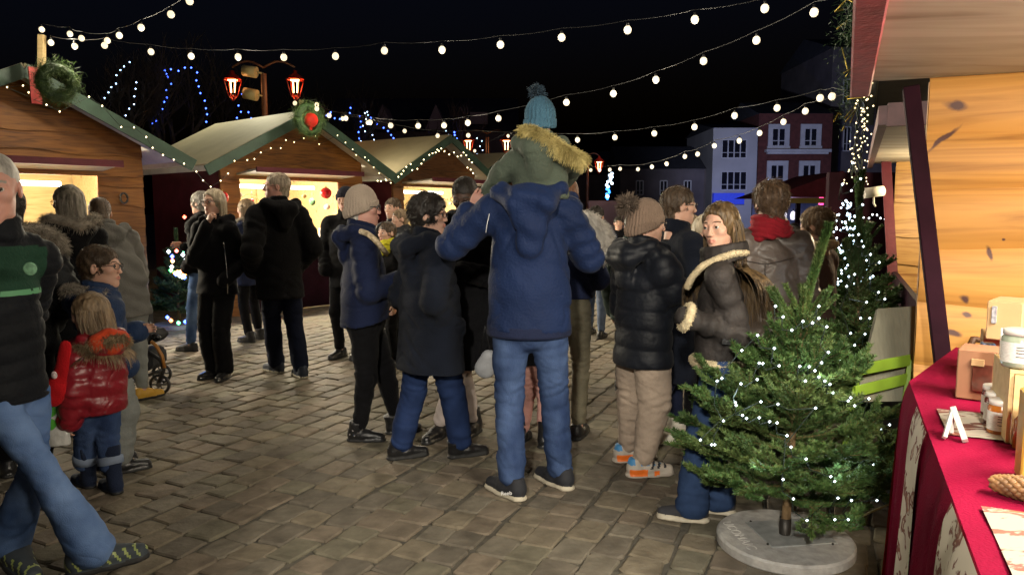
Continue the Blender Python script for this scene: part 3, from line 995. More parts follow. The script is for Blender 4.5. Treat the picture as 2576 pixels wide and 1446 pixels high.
    # ---- hair
    if hair:
        K = hair['kind']; mbh = MB()
        shell = {'long': 'long', 'bob': 'long', 'bun': 'thick', 'curly': 'thick'}.get(K, K)
        if not (hat and K in ('short', 'crop')) or True:
            V, Q = hair_shell(shell, .004 if dist < 5.5 else .006)
            if hat: V = V[:, :] * [.985, .985, .97]
            mbh.add(HM(V), Q, 0, True)
        if K in ('long', 'bob'):
            ln = hair.get('len', .38 if K == 'long' else .13)
            n = hair.get('n', 900 if dist < 5 else 350)
            Pp = hair_paths(n, ln, seed, shoulder=(K == 'long'), part=hair.get('part', 0.0), wave=hair.get('wave', .006), S=14 if K == 'long' else 10)
            if hat: Pp = Pp[Pp[:, 0, 2] < .05]
            V, F = strands(Pp, .0034 if dist < 5 else .0055, .0012, 3)
            mbh.add(HM(V), F, 0, True)
        elif K != 'bald' and not hat:
            r = np.random.RandomState(seed); n = 3200 if dist < 5.5 else 500
            V0_, Q0_ = hair_shell(shell, .004 if dist < 5.5 else .006)
            N0_ = vnormals(V0_, Q0_)
            i = r.randint(0, len(V0_), n); i = i[(V0_[i, 1] < .075)]
            b0 = V0_[i]; nn = N0_[i]
            gdir = np.array([0, -.5, -.8]) if K != 'curly' else np.zeros(3)
            fwd = np.where(b0[:, 1:2] > .0, .6, -.2) * np.array([[.4, 1, .2]])
            gt = gdir * .8 + fwd * [1, 1, .3] + np.sign(b0[:, :1]) * [[.25, 0, 0]] + .22 * r.randn(len(i), 3); gt = gt - (gt * nn).sum(1)[:, None] * nn; dr = nn * (.05 if K != 'curly' else .6) + gt; dr /= np.linalg.norm(dr, axis=1)[:, None]
            ll = hair.get('sl', {'short': .022, 'crop': .008, 'thick': .036, 'bun': .03, 'curly': .03}[K])
            cv = (ll * ll) / .19
            V, F = strands(np.stack([b0 - nn * .001, b0 + nn * .0015 + dr * ll * .5 - nn * cv * .25, b0 + nn * .001 + dr * ll - nn * cv], 1), .0016 if dist < 5.5 else .003, .0006, 3)
            mbh.add(HM(V), F, 0, True)
        if K == 'bun':
            V, F = strands(np.stack([np.array([0, -.1, .06]) + unit(v) * .02 + np.cross(unit(v), [.3, .2, .9]) * k_ for v in np.random.RandomState(3).randn(240, 3) for k_ in (0,)])[:, None] + np.linspace(0, 1, 5)[None, :, None] * np.random.RandomState(4).randn(240, 1, 3) * .022, .004, .002, 3)
            mbh.add(HM(V), F, 0, True); mbh.ball(HM(np.array([[0, -.105, .07]]))[0], .032 * hs, 10)
        mbh.build('hair', hair['mat'], body)
    # ---- hat
    if hat:
        s = SDF((-.13, -.15, -.12), (.13, .13, .2), .0045 if dist < 5.5 else .007)
        tz = hat.get('low', -.005)
        s.ell((0, -.018, .045), (.088, .107, .100 + hat.get('hi', 0)), k=0)
        s.cap((0, -.03, tz), (0, -.02, .03), .093, .09, k=.02, ax=(0, 1, 0), sq=1.12)
        s.ell((0, .10, -.055), (.12, .12, .075), k=.01, sub=True)
        s.plane((0, -.05, tz - .012), (0, hat.get('tilt', .33), -1))
        V, Q = s.mesh(); N = vnormals(V, Q)
        ang = np.arctan2(V[:, 1] + .018, V[:, 0])
        zz = V[:, 2] - (V[:, 1] + .05) * hat.get('tilt', .33)
        dsp = .0022 * np.cos(ang * hat.get('ribs', 26)) * np.clip((.14 - V[:, 2]) * 12, 0, 1) + .0015 * np.sin(zz * 700)
        if hat.get('band', True): dsp = dsp + .007 * ((zz - tz) < .035)
        V = V + N * dsp[:, None]
        ht = MB().add(HM(V), Q, 0, True).build('beanie', hat['mat'], body)
        if hat.get('pom'):
            r = np.random.RandomState(5); pr = hat.get('pr', .045); pc = np.array(hat.get('pc', (0, -.05, .165)))
            d = r.randn(1100, 3); d /= np.linalg.norm(d, axis=1)[:, None]
            d2 = d + .25 * r.randn(1100, 3)
            st_ = np.stack([pc + d * pr * .55, pc + d2 * pr * .8, pc + d2 * pr * (1 + .12 * r.rand(1100, 1))], 1)
            V, F = strands(st_, .003, .0012, 3)
            pm = MB().add(HM(V), F, 0, True); pm.ball(HM(pc[None])[0], pr * .78 * hs, 12)
            pm.build('pompom', hat['pom'], ht)
    if glasses:
        g = MB(); a = np.linspace(0, 2 * np.pi, 17)
        fr_ = .0022 if glasses != 'thick' else .0034
        for x in (-1, 1):
            pp = np.stack([x * .033 + .0215 * np.cos(a), .1045 - .35 * (np.abs(x * .033 + .0215 * np.cos(a)) ** 2) / .05 * .6, .006 + .0175 * np.sin(a)], -1)
            g.tube(HM(pp), fr_, 5, 0, False)
            g.tube(HM(np.array([[x * .054, .097, .01], [x * .078, .07, .012], [x * .083, .0, .008]])), fr_ * .9, 5)
        g.tube(HM(np.array([[-.0115, .105, .01], [0, .108, .012], [.0115, .105, .01]])), fr_, 5)
        g.build('glasses', mat('glasses_frame', (.02, .015, .015), .3, 0, spec=.8), body)
    if scarf:
        s = SDF(neck - .3, neck + .3, .008)
        for lv, rr, tk in ((.0, .085, .036), (.04, .078, .032), (-.03, .10, .03)):
            n_ = 16
            for a in range(n_):
                a0, a1 = 2 * math.pi * a / n_, 2 * math.pi * (a + 1) / n_
                f = lambda q_: neck + np.array([rr * math.cos(q_), rr * math.sin(q_) - .01, lv + .02 * math.sin(q_ * 1 + lv * 30) * -1])
                s.cap(f(a0), f(a1), tk, k=.01)
        V, Q = s.mesh(); N = vnormals(V, Q)
        V = V + N * (np.sin(V[:, 2] * 190 + 4 * wnoise(V, 10, 3, 2) + V[:, 0] * 30) * .005)[:, None]
        MB().add(V, Q, 0, True).build('scarf', scarf, root)
    info = dict(root=root, body=body, jacket=jk, HM=HM, neck=neck, sh=sh, el=el, wr=wr, H=H, hs=hs, headc=headc, Rm=Rm, pel=pel, waist=waist, chest=chest)
    return info


def to_local(pos, yaw, p):
    d = np.asarray(p, float) - np.asarray(pos, float)
    a = R(yaw); c, s = math.cos(a), math.sin(a)
    return np.array([d[0] * c - d[1] * s, d[0] * s + d[1] * c, d[2]])
# ------------------------------------------------------------------ the crowd
NAVY = fabric('navy_jacket_cloth', (.008, .018, .060), .7, .5, 90, .2, vs=3)
NAVYD = fabric('dark_navy_cloth', (.012, .017, .045), .85, .4, 120)
BLACK = fabric('black_cloth', (.0055, .0055, .0065), .9, .4, 120, spec=.08)
BLACKP = fabric('black_puffer_cloth', (.006, .0075, .012), .55, .4, 30, spec=.25)
CHAR = fabric('charcoal_cloth', (.020, .021, .023), .85, .4, 110)
COATN = fabric('blue_black_wool', (.0085, .011, .019), .95, .8, 220, .3, spec=.1)
GREYC = fabric('grey_wool', (.13, .125, .115), .9, .5, 130)
JEAN = mat('blue_denim', (.028, .050, .128), .85, .28, 7, .3, 200, spec=.08, col2=(.062, .100, .205), stretch=(1, 1, .5), crease=.35, csc=6)
JEAND = mat('dark_denim', (.009, .019, .062), .8, .25, 8, .25, 260, spec=.12, crease=.3)
JEANL = mat('light_denim', (.060, .115, .27), .85, .25, 5, .25, 240, spec=.08, col2=(.14, .22, .40), crease=.35, csc=5)
JEANN = mat('indigo_denim', (.008, .011, .026), .8, .25, 8, .25, 260, spec=.1, crease=.3)
GREYT = fabric('grey_cotton', (.19, .20, .19), .85, .4, 90)
LEATH = mat('black_leather', (.012, .012, .013), .32, .1, 12, .3, 90, spec=.5)
SOLEB = mat('black_rubber', (.012, .012, .012), .7, 0)
SOLEW = mat('cream_rubber', (.48, .43, .33), .6, .15, 20)
FURG = mat('grey_fur', (.22, .19, .15), .9, .3, 20, col2=(.38, .33, .27))
FURY = mat('golden_fur', (.42, .33, .10), .9, .35, 18, col2=(.70, .58, .24))
FURB = mat('brown_fur', (.16, .11, .06), .9, .35, 18, col2=(.32, .23, .13))
FURW = mat('white_fur', (.62, .58, .52), .9, .15, 18)
FLEECE = mat('cream_fleece', (.60, .50, .32), .95, .2, 30, .9, 160, bdist=.01)
HBR = hair_mat('brown', (.045, .028, .016), (.11, .07, .04))
HDK = hair_mat('dark', (.012, .009, .007), (.03, .022, .016))
HGR = hair_mat('grey', (.26, .24, .21), (.46, .43, .38))
HBL = hair_mat('blond', (.34, .27, .17), (.55, .46, .32))
HLB = hair_mat('light_brown', (.14, .09, .05), (.30, .21, .12))
HAU = hair_mat('auburn', (.13, .05, .025), (.25, .11, .05))
SHB = dict(kind='shoe', mats=[LEATH, SOLEB])


def pp(u, vf, vt):
    p = G(u, vf)
    return p, P(u, vt, p[1])[2]


def arm_px(pos, yaw, *pts):
    """(u, v, depth) pixels -> figure-local joints"""
    return tuple(to_local(pos, yaw, P(*q)) for q in pts)


def feet_px(pos, yaw, l, r, la, ra):
    a, b = to_local(pos, yaw, G(*l)), to_local(pos, yaw, G(*r))
    return ((a[0], a[1], la), (b[0], b[1], ra))


# dad with the child on his shoulders
pos, yaw = G(1330, 1240), 0
H = 1.84


def dad_paint(c, k):
    return np.zeros(len(c), int)


dad = person('man from behind in navy hooded jacket and blue jeans carrying a child on his shoulders', pos, yaw, H, 'm', 'pink', 'grey', seed=3, wf=1.06,
    feet=feet_px(pos, yaw, (1287, 1248), (1408, 1222), -42, -38),
    arms=(arm_px(pos, yaw, (1136, 618, 3.86), (1180, 540, 3.84)), arm_px(pos, yaw, (1482, 650, 3.85), (1400, 560, 4.15))),
    hands=(('relax', (.2, .9, .1)), 'grip'),
    top=dict(mat=NAVY, hem=.475, t=.030, hood=1, hk=1.25, hdrop=1.5, trim=NAVYD, wr=.009, wst=1.10, sq=.72, aw=1.06, ch=.0),
    legs=dict(mat=JEAN, w=.96, kn=1.02, hem=.037, pockets=mat('denim_thread', (.24, .28, .36), .8, 0), stack=.8, len=.93), shoes=dict(kind='shoe', mats=[mat('black_suede', (.014, .015, .02), .8, .1), SOLEW], sole=.024),
    hair=dict(kind='short', mat=HDK), head=(0, -14, 0))
m = MB()
for (u, v, d, s_) in ((1288 - 84, 585, 3.72, 1),):
    c = P(1180, 586, 3.83); m.box(c, (.012, .006, .022), m=0, bev=.002); m.box(c + [0.0, 0, -.012], (.012, .007, .008), m=1, bev=.002)
m.build('sleeve_label', [mat('white_label', (.7, .7, .7), .7, 0), mat('red_label', (.5, .03, .03), .7, 0)], dad['jacket'], world=True)
m = MB(); a = [P(1240, 500, 3.72), P(1233, 530, 3.68), P(1226, 560, 3.66), P(1222, 585, 3.66)]
m.tube(np.array(a), .0022, 5); m.build('drawcord', mat('white_cord', (.5, .5, .5), .8, 0), dad['jacket'], world=True)

# child on shoulders
cy = pos[1] - .03
cz = P(1355, 480, cy)[2]
Hc = .92
cpos = np.array([P(1358, 480, cy)[0], cy, cz - .52 * Hc])
OLIVE = fabric('olive_jacket_cloth', (.062, .078, .058), .8, .5, 80)
ch = person('small child in olive fur hooded jacket and blue bobble hat riding on the man\'s shoulders', cpos, 4, Hc, 'k', 'fair', 'brown', seed=8, hh=.192, name='person',
    head=(2, -4, 0), arms=(arm_px(cpos, 4, (1268, 430, cy + .05), (1232, 482, cy + .13)), arm_px(cpos, 4, (1446, 410, cy + .1), (1420, 450, cy + .26))),
    hands=('grip', 'grip'), knees=((-.17, .15, .45), (.15, .16, .44)), ankles=((-.15, .21, .24), (.12, .21, .24)), feet=((-.15, .21, 0, .27), (.12, .21, 0, .27)),
    top=dict(mat=OLIVE, hem=.478, t=.030, wst=1.28, flare=1.22, aw=1.25, wr=.007, sq=.85, tilty=.0, furm=FURY, fpath=[(-.085, -.06, .075), (-.03, -.12, .06), (.05, -.155, .02), (.12, -.16, -.03), (.20, -.13, -.07), (.23, -.06, -.08)], fr=.020, fl=.045, fn=3000, hood=1, hk=1.25, puff=.13, pa=.006),
    legs=dict(mat=JEAND, w=1.25, len=.95), shoes=dict(kind='shoe', mats=[LEATH, SOLEW], s=1.1),
    hair=dict(kind='crop', mat=HLB), hat=dict(mat=fabric('blue_knit', (.055, .13, .19), .95, .8, 160, .25), pom=mat('dark_blue_wool', (.03, .055, .08), .95, .3, 30), low=-.03, tilt=.2, pc=(-.02, -.03, .17), pr=.038, hi=.006))

# woman in beige beanie
pos, H = pp(925, 1108, 480); yaw = 78
b13 = person('woman in beige knitted beanie, glasses and navy parka standing in profile', pos, yaw, H, 'f', 'pink', 'grey', seed=12, wf=1.12, glasses='thick',
    head=(6, 2, 0), arms=('pockets', 'front'), feet=feet_px(pos, yaw, (1000, 1088), (905, 1108), -8, 14),
    top=dict(mat=fabric('navy_parka_cloth', (.008, .013, .040), .85, .5, 130), hem=.485, t=.03, flare=1.12, hood=1, hk=1.1, wr=.006, wst=1.15, aw=1.1, tilty=.18),
    legs=dict(mat=BLACK, w=1.02, hem=.026, kn=.98), shoes=dict(kind='boot', mats=[LEATH, SOLEB], h=.15),
    hair=dict(kind='crop', mat=HGR), hat=dict(mat=fabric('beige_knit', (.40, .32, .25), .95, .9, 170, .15), low=-.02, tilt=.30, ribs=30, hi=.02))
m = MB()
for (u, v) in ((875, 1079), (888, 1083), (900, 1088), (912, 1080), (892, 1096), (880, 1092)):
    m.ball(P(u, v, pos[1] - .085), .006, 6, 0)
m.build('boot_studs', mat('chrome', (.7, .7, .7), .2, 0, metal=1), b13['root'], world=True)
m = MB(); wv = mat('woven_strap_cloth', (.42, .30, .16), .8, .5, 60, .5, 90, col2=(.62, .50, .32))
m.tube(np.array([P(908, 582, 4.42), P(925, 588, 4.36), P(942, 602, 4.34), P(958, 620, 4.36), P(972, 638, 4.42)]), .017, 8)
m.build('shoulder_strap', wv, b13['root'], world=True)

# woman in dark coat
pos, H = pp(1085, 1160, 492); yaw = 58
person('woman with short black hair and glasses in a long blue-black coat and jeans', pos, yaw, H, 'f', 'fair', 'dark', seed=14, wf=1.24, glasses=1,
    head=(42, 0, 0), arms=('pockets', 'pockets'), feet=feet_px(pos, yaw, (1008, 1152), (1160, 1148), 8, 10), hands=('relax', 'relax'),
    top=dict(mat=COATN, hem=.36, t=.035, flare=1.22, hood=1, hk=1.2, hdrop=1.3, wr=.006, wst=1.22, aw=1.12, folds=.5, name='coat'),
    legs=dict(mat=mat('royal_denim', (.016, .030, .085), .85, .25, 8, .25, 260, spec=.08), w=1.0, hem=.036, len=.92), shoes=dict(kind='boot', mats=[LEATH, SOLEB], h=.12, sole=.03, s=1.06),
    hair=dict(kind='thick', mat=HDK, sl=.045))

# man looking down, in black hood
pos, H = pp(1178, 1095, 445); yaw = 205
m15 = person('dark-skinned man with glasses looking down, in black coat, left of the man with child', pos, yaw, H, 'm', 'dark', 'dark', seed=15, glasses=1,
    head=(-12, -24, 0), arms=('front', 'front'), feet=feet_px(pos, yaw, (1105, 1100), (1190, 1090), 0, 0),
    top=dict(mat=BLACK, hem=.28, t=.035, flare=1.35, hood=1, hk=1.2, name='coat', folds=.5), legs=dict(mat=fabric('pale_cotton', (.42, .36, .33), .85, .3), w=.95),
    shoes=dict(kind='boot', mats=[LEATH, SOLEB], h=.18), hair=dict(kind='crop', mat=HDK))

# woman with white fur hood, behind the dad
pos, H = pp(1418, 1100, 452); yaw = 15
person('auburn-haired woman with white fur hood and olive trousers, half hidden behind the man', pos, yaw, H, 'f', 'fair', 'brown', seed=16,
    head=(0, 0, 0), arms=('down', 'front'),
    top=dict(mat=NAVYD, hem=.55, t=.03, hood=1, furm=FURW, fr=.05, fl=.05, hk=1.25, fpath=[(0, -.2, -.02), (.08, -.18, .0), (.15, -.13, .0), (.2, -.08, -.05), (.23, -.05, -.13), (.25, -.06, -.2)], fn=2600),
    legs=dict(mat=fabric('olive_cotton', (.14, .125, .085), .8, .5, 60), w=.95, kn=.95), shoes=dict(kind='shoe', mats=[LEATH, SOLEB]), hair=dict(kind='long', mat=HAU, len=.12, n=500))
# child with pink trousers
pos = G(1340, 1118)
person('child in pink trousers and black boots standing hidden behind the man in jeans', pos, 30, 1.25, 'k', 'fair', 'brown', seed=17, arms=('front', 'front'), hh=.2,
    top=dict(mat=BLACK, hem=.42, t=.03, hood=1), legs=dict(mat=fabric('pink_cotton', (.50, .27, .24), .85, .4, 60), w=1.3, kn=1.2, hem=.045, len=.82), shoes=dict(kind='boot', mats=[LEATH, SOLEB], h=.2, s=1.15), hair=dict(kind='short', mat=HBR))

# boy in bobble hat
pos, H = pp(1612, 1192, 512); yaw = 62


def trainer(c, m_):
    z, y, x = c[:, 2], c[:, 1], c[:, 0]
    m_ = np.where((m_ == 1), np.where(y < .03, 0, 1), m_)
    m_ = np.where((z < .05) & (z >= .012) & (y < .02) & (y > -.08), 2, m_)
    m_ = np.where((z < .04) & (z >= .015) & (y > .06) & (y < .09), 2, m_)
    m_ = np.where((z > .07) & (y > -.02) & (np.sin(y * 160 + z * 60) > .2), 3, m_)
    m_ = np.where((z > .05) & (y > .02) & (y < .14) & (np.sin(y * 150 - z * 90) > .35), 4, m_)
    m_ = np.where((z > .075) & (y < -.05), 3, m_)
    return m_


p21 = person('teenager in taupe bobble hat, black puffer jacket, beige trousers and orange and white trainers', pos, yaw, H, 'm', 'fair', 'brown', seed=21, hh=.216, glasses=1,
    head=(14, -3, 0), arms=('front', arm_px(pos, yaw, (1692, 730, pos[1] - .12), (1722, 790, pos[1] + .05))), feet=feet_px(pos, yaw, (1578, 1158), (1614, 1196), 12, 18),
    top=dict(mat=BLACKP, hem=.412, t=.045, puff=.105, pa=.012, flare=1.0, hood=1, hk=1.25, wst=1.05, aw=1.1, sq=.78),
    legs=dict(mat=fabric('beige_canvas', (.38, .30, .235), .85, .5, 50, .15), w=1.22, kn=1.28, hem=.040, len=.88, stack=1.4),
    shoes=dict(kind='shoe', mats=[mat('trainer_mesh', (.42, .37, .31), .7, .1), mat('trainer_sole', (.36, .31, .26), .6, 0), mat('orange_rubber', (.75, .16, .02), .5, 0), mat('blue_lace', (.05, .22, .45), .6, 0), mat('black_mesh', (.02, .02, .025), .8, 0)], s=1.14, pattern=trainer, sole=.02),
    hair=dict(kind='crop', mat=HBR), hat=dict(mat=fabric('taupe_knit', (.22, .155, .115), .95, .9, 170, .15), pom=mat('taupe_fur', (.11, .08, .06), .95, .3, 30), low=-.035, tilt=.42, ribs=34, hi=.01, pc=(-.0, -.135, .10), pr=.058))
m = MB(); m.box(P(1718, 753, pos[1] - .13), (.02, .02, .014), bev=.003); m.build('sleeve_badge', mat('badge_cloth', (.35, .28, .26), .6, .6, 150), p21['jacket'], world=True)

# man with glasses behind
pos, H = pp(1692, 1108, 472); yaw = 72
person('man with glasses in long dark overcoat behind the teenager in the bobble hat', pos, yaw, H, 'm', 'fair', 'brown', seed=22, glasses=1,
    head=(10, 0, 0), arms=('down', 'front'), feet=feet_px(pos, yaw, (1700, 1080), (1640, 1112), 10, 25),
    top=dict(mat=COATN, hem=.25, t=.025, flare=1.0, name='coat', folds=.5, aw=1.0), legs=dict(mat=NAVYD, w=.9),
    shoes=dict(kind='shoe', mats=[mat('white_leather', (.62, .58, .5), .5, .05), SOLEW]), hair=dict(kind='short', mat=HBR))

# girl in shearling jacket
pos, H = pp(1796, 1300, 513); yaw = -72
SHEAR = mat('grey_brown_leather', (.020, .017, .016), .65, .3, 6, .4, 60, spec=.2, col2=(.042, .036, .034), crease=.45, csc=4)
d0 = pos[1]
g23 = person('young woman with long hair in dark shearling jacket turning her face to the camera', pos, yaw, H, 'f', 'fair', 'brown', seed=23, hh=.217,
    head=(-62, -2, 4), arms=(arm_px(pos, yaw, (1862, 846, d0 - .12), (1722, 794, d0 - .12)), arm_px(pos, yaw, (1800, 830, d0 + .3), (1748, 772, d0 + .25))),
    hands=(None, None), feet=((-.07, .10, -5), (.07, -.02, 5)), wf=.88,
    top=dict(mat=SHEAR, hem=.505, t=.018, wr=.007, wst=1.08, flare=1.0, aw=1.1, sq=.82, hemfur=FLEECE, cr=.09),
    legs=dict(mat=mat('mid_blue_denim', (.030, .055, .125), .85, .25, 8, .25, 260, spec=.08), w=1.05, kn=1.0, hem=.062, len=1.0, cut=True, cutz=.25), shoes=dict(kind='shoe', mats=[mat('dark_canvas', (.03, .03, .035), .8, .1), SOLEW], s=1.05, sole=.03),
    hair=dict(kind='long', mat=hair_mat('brown_gold', (.028, .016, .009), (.15, .095, .042)), len=.43, n=1500, part=.0, wave=.009))
m = MB()
nk = g23['neck']
lap = [np.array(q) + nk for q in ((-.11, -.06, .03), (-.125, .0, .01), (-.11, .08, -.03), (-.075, .13, -.09), (-.04, .15, -.14))]
fur(m, np.array(lap), .015, .008, 900, seed=5, thick=.003)
lap = [np.array(q) + nk for q in ((-.11, -.06, .03), (-.05, -.11, .03), (.05, -.11, .03), (.11, -.06, .03), (.11, .06, -.02), (.06, .14, -.1))]
fur(m, np.array(lap), .013, .008, 900, seed=6, thick=.003)
m.build('fleece_collar', FLEECE, g23['jacket'])
m = MB(); hz = .505 * H
c = P(1850, 858, d0 - .17); m.box(c, (.03, .008, .034), bev=.003); m.bar(c + [-.06, 0, .0], c + [.06, 0, -.012], .006, .026, up=(0, 0, 1))
m.build('belt_tab', LEATH, g23['jacket'], world=True)

# beige coat and blond hair behind the girl
pos, H = pp(1762, 1075, 545)
person('woman with blond hair in camel coat standing behind the young woman in shearling', pos, 170, H, 'f', 'fair', 'brown', seed=24, top=dict(mat=fabric('camel_wool', (.30, .21, .13), .9, .4), hem=.3, t=.03, name='coat'), legs=dict(mat=BLACK), shoes=SHB, hair=dict(kind='long', mat=HBL, len=.2))

# man in leather jacket with red scarf
pos = np.array([P(1935, 600, 4.35)[0], 4.35, 0]); H = P(1935, 462, 4.35)[2]
LBR = mat('brown_worn_leather', (.075, .056, .046), .42, .35, 5, .35, 40, spec=.45, col2=(.17, .135, .115), crease=.4, csc=3.5)
m25 = person('man seen from behind in worn brown leather jacket with a red scarf', pos, 4, H, 'm', 'fair', 'brown', seed=25, arms=('front', 'front'), head=(-6, -2, 0),
    top=dict(mat=LBR, hem=.42, t=.03, wr=.006, wst=1.15, aw=1.2, cr=.08, flare=1.05), legs=dict(mat=BLACK), shoes=SHB, hair=dict(kind='thick', mat=hair_mat('chestnut', (.05, .028, .014), (.17, .10, .055)), sl=.05), scarf=fabric('red_wool', (.24, .012, .02), .9, .5, 120), wf=1.04)
m = MB()
for pts in (((1888, 660), (1935, 668), (2012, 652)), ((1935, 668), (1936, 740), (1938, 810))):
    q = [P(u, v, 4.35 - .2) for u, v in pts]
    J = m25['jacket']; vv = np.empty(len(J.data.vertices) * 3, np.float32); J.data.vertices.foreach_get('co', vv); vv = vv.reshape(-1, 3)
    pl = []
    for k_ in np.linspace(0, 1, 12):
        i0 = min(int(k_ * (len(q) - 1)), len(q) - 2); f = k_ * (len(q) - 1) - i0
        p_ = to_local(pos, 4, q[i0] * (1 - f) + q[i0 + 1] * f)
        j = np.argmin((vv[:, 0] - p_[0]) ** 2 + (vv[:, 2] - p_[2]) ** 2 + (vv[:, 1] > 0) * 9)
        p_[1] = vv[j, 1] - .002; pl.append(p_)
    m.tube(np.array(pl), .0035, 5, 0, False)
m.build('stitched_seam', mat('seam_leather', (.05, .036, .03), .5, 0), m25['jacket'])

# woman with bun in brown shearling, white trousers
pos = np.array([P(2056, 600, 4.95)[0], 4.95, 0]); H = P(2056, 527, 4.95)[2]
person('woman with a hair bun in mauve-brown shearling jacket and white trousers', pos, -38, H, 'f', 'fair', 'brown', seed=26, arms=('front', 'front'), head=(-14, -6, 0),
    top=dict(mat=fabric('mauve_suede', (.13, .085, .075), .85, .4, 60), hem=.50, t=.03, wst=1.1, hemfur=None, furm=FLEECE, fl=.012, fr=.03, fn=1500, ft=.003, fpath=[(-.10, .07, -.03), (-.11, -.02, .02), (-.05, -.10, .035), (.05, -.10, .035), (.11, -.02, .02), (.10, .07, -.03)]),
    legs=dict(mat=fabric('white_denim', (.55, .47, .38), .8, .3), w=1.1), shoes=SHB, hair=dict(kind='bun', mat=HLB))

# ---- left side
# walking man in the foreground
pos = np.array([P(-8, 600, 2.72)[0], 2.72, 0]); yaw = 112; H = P(-4, 386, 2.72)[2]
GREEN = fabric('green_jersey', (.012, .040, .024), .8, .5, 90)


def green_paint(c, k):
    z = c[:, 2]; wz = .695 * k['H']
    m_ = np.zeros(len(c), int)
    g = (z > wz) & (z < k['neck'][2] - .05) & ~k['isarm']
    m_[g] = 1
    m_[(z > wz) & (z < wz + .014) & ~k['isarm']] = 2
    return m_


m1 = person('grey-haired man striding past in black and green padded jacket and pale blue jeans', pos, yaw, H, 'm', 'pink', 'grey', seed=31, wf=.86, hh=.25, head=(40, -6, 0),
    hands=(None, None), arms=(((-.20, -.14, 1.06), (-.16, -.16, .84)), ((.22, -.12, 1.06), (.20, -.02, .84))), feet=((-.12, -.25, 5, .05, -20), (*to_local(pos, yaw, P(238, 1440, 2.84))[:2], -45, .045, 6)),
    top=dict(mat=[fabric('black_padded_cloth', (.0045, .0055, .008), .7, .4, 50, spec=.15), GREEN, mat('pale_green_piping', (.08, .26, .12), .6, 0)], hem=.455, t=.014, puff=.072, pa=.009, flare=1.0, wst=1.05, aw=.95, paint=green_paint, ch=.035, sq=.62),
    legs=dict(mat=JEANL, w=.92, kn=1.02, hem=.060, len=.97, stack=.7), shoes=dict(kind='shoe', mats=[mat('dark_trainer', (.03, .04, .05), .7, .1), SOLEB, mat('lime_stripe', (.25, .30, .09), .5, 0)], s=1.12, sole=.022, pattern=lambda c, m_: np.where((c[:, 2] > .026) & (c[:, 2] < .065) & (np.sin(c[:, 1] * 190 + c[:, 2] * 90) > .72), 2, m_)),
    hair=dict(kind='bald', mat=HGR))
m = MB(); m.lathe([(.0, .0), (.022, .0), (.024, .004), (.02, .006), (.0, .006)], 20, P(76, 676, 2.60), axes=[[.9, .3, 0], [0, 0, 1], [.3, -.9, 0]])
m.build('round_badge', mat('green_badge', (.16, .33, .20), .6, .3, 90), m1['jacket'], world=True)

# parka man
pos, H = pp(66, 1185, 470); yaw = -35
person('man in charcoal parka with fur hood standing behind the striding man', pos, yaw, H, 'm', 'fair', 'dark', seed=32, wf=1.15, head=(-20, 0, 0), arms=('front', 'pockets'),
    top=dict(mat=CHAR, hem=.42, t=.035, hood=1, hk=1.2, furm=FURG, wr=.008, wst=1.1, aw=1.15, fpath=[(.02, -.19, .03), (.10, -.16, .03), (.17, -.10, .0), (.20, -.05, -.05), (.19, .0, -.09)], fr=.028, fn=1500), legs=dict(mat=BLACK), shoes=SHB, hair=dict(kind='crop', mat=HDK))

# grey haired woman at the stall
pos = np.array([P(178, 600, 5.0)[0], 5.0, 0]); H = P(170, 470, 5.0)[2]
person('woman with grey-blond hair and fur collared black coat at the stall counter', pos, -48, H, 'f', 'fair', 'grey', seed=33, glasses=1, head=(-22, 0, 0), arms=('front', 'front'), wf=1.05,
    top=dict(mat=BLACK, hem=.35, t=.035, hood=1, furm=FURG, hk=1.15, fr=.03, fn=1500, name='coat', wr=.006), legs=dict(mat=BLACK), shoes=SHB, hair=dict(kind='long', mat=hair_mat('ash', (.10, .085, .06), (.30, .26, .20)), len=.15, n=900))

# man in grey coat bent over the stall
pos = G(318, 1010); yaw = -40
person('man in grey hooded coat and light jeans leaning towards the stall, with mustard shoes', pos, yaw, 1.60, 'm', 'fair', 'brown', seed=34, lean=(-.04, .30), head=(0, -22, 0), arms=('reach', 'front'), poff=(0, -.05),
    feet=((-.1, .05, 0), (.12, .0, 75)), top=dict(mat=GREYC, hem=.42, t=.04, hood=1, hk=1.2, wr=.008, flare=1.12, wst=1.2, aw=1.15, name='coat'), legs=dict(mat=GREYT, w=1.1), shoes=dict(kind='shoe', mats=[mat('mustard_leather', (.42, .23, .02), .6, .1), SOLEB]), hair=dict(kind='crop', mat=HBR))

# boy with glasses
pos, H = pp(282, 1180, 620); yaw = 48
person('boy with short hair and glasses in blue jacket with fur hood, looking right', pos, yaw, H, 'k', 'fair', 'brown', seed=35, hh=.232, glasses=1, head=(38, 2, 0), arms=('front', 'pockets'),
    top=dict(mat=fabric('blue_jacket_cloth', (.018, .035, .085), .7, .5, 70), hem=.46, t=.035, puff=.09, pa=.006, furm=FURG, hk=1.15, fr=.026, fn=1300, wst=1.15, aw=1.2, hood=1, fpath=[(.13, .0, .0), (.10, -.10, .02), (.0, -.15, .03), (-.09, -.12, .03), (-.12, -.03, .01)]),
    legs=dict(mat=GREYT, w=1.3, kn=1.25, hem=.05, len=.86, stack=1.3), shoes=dict(kind='boot', mats=[LEATH, SOLEB], h=.16, s=1.2), hair=dict(kind='short', mat=HBR, sl=.022), shw=.105)

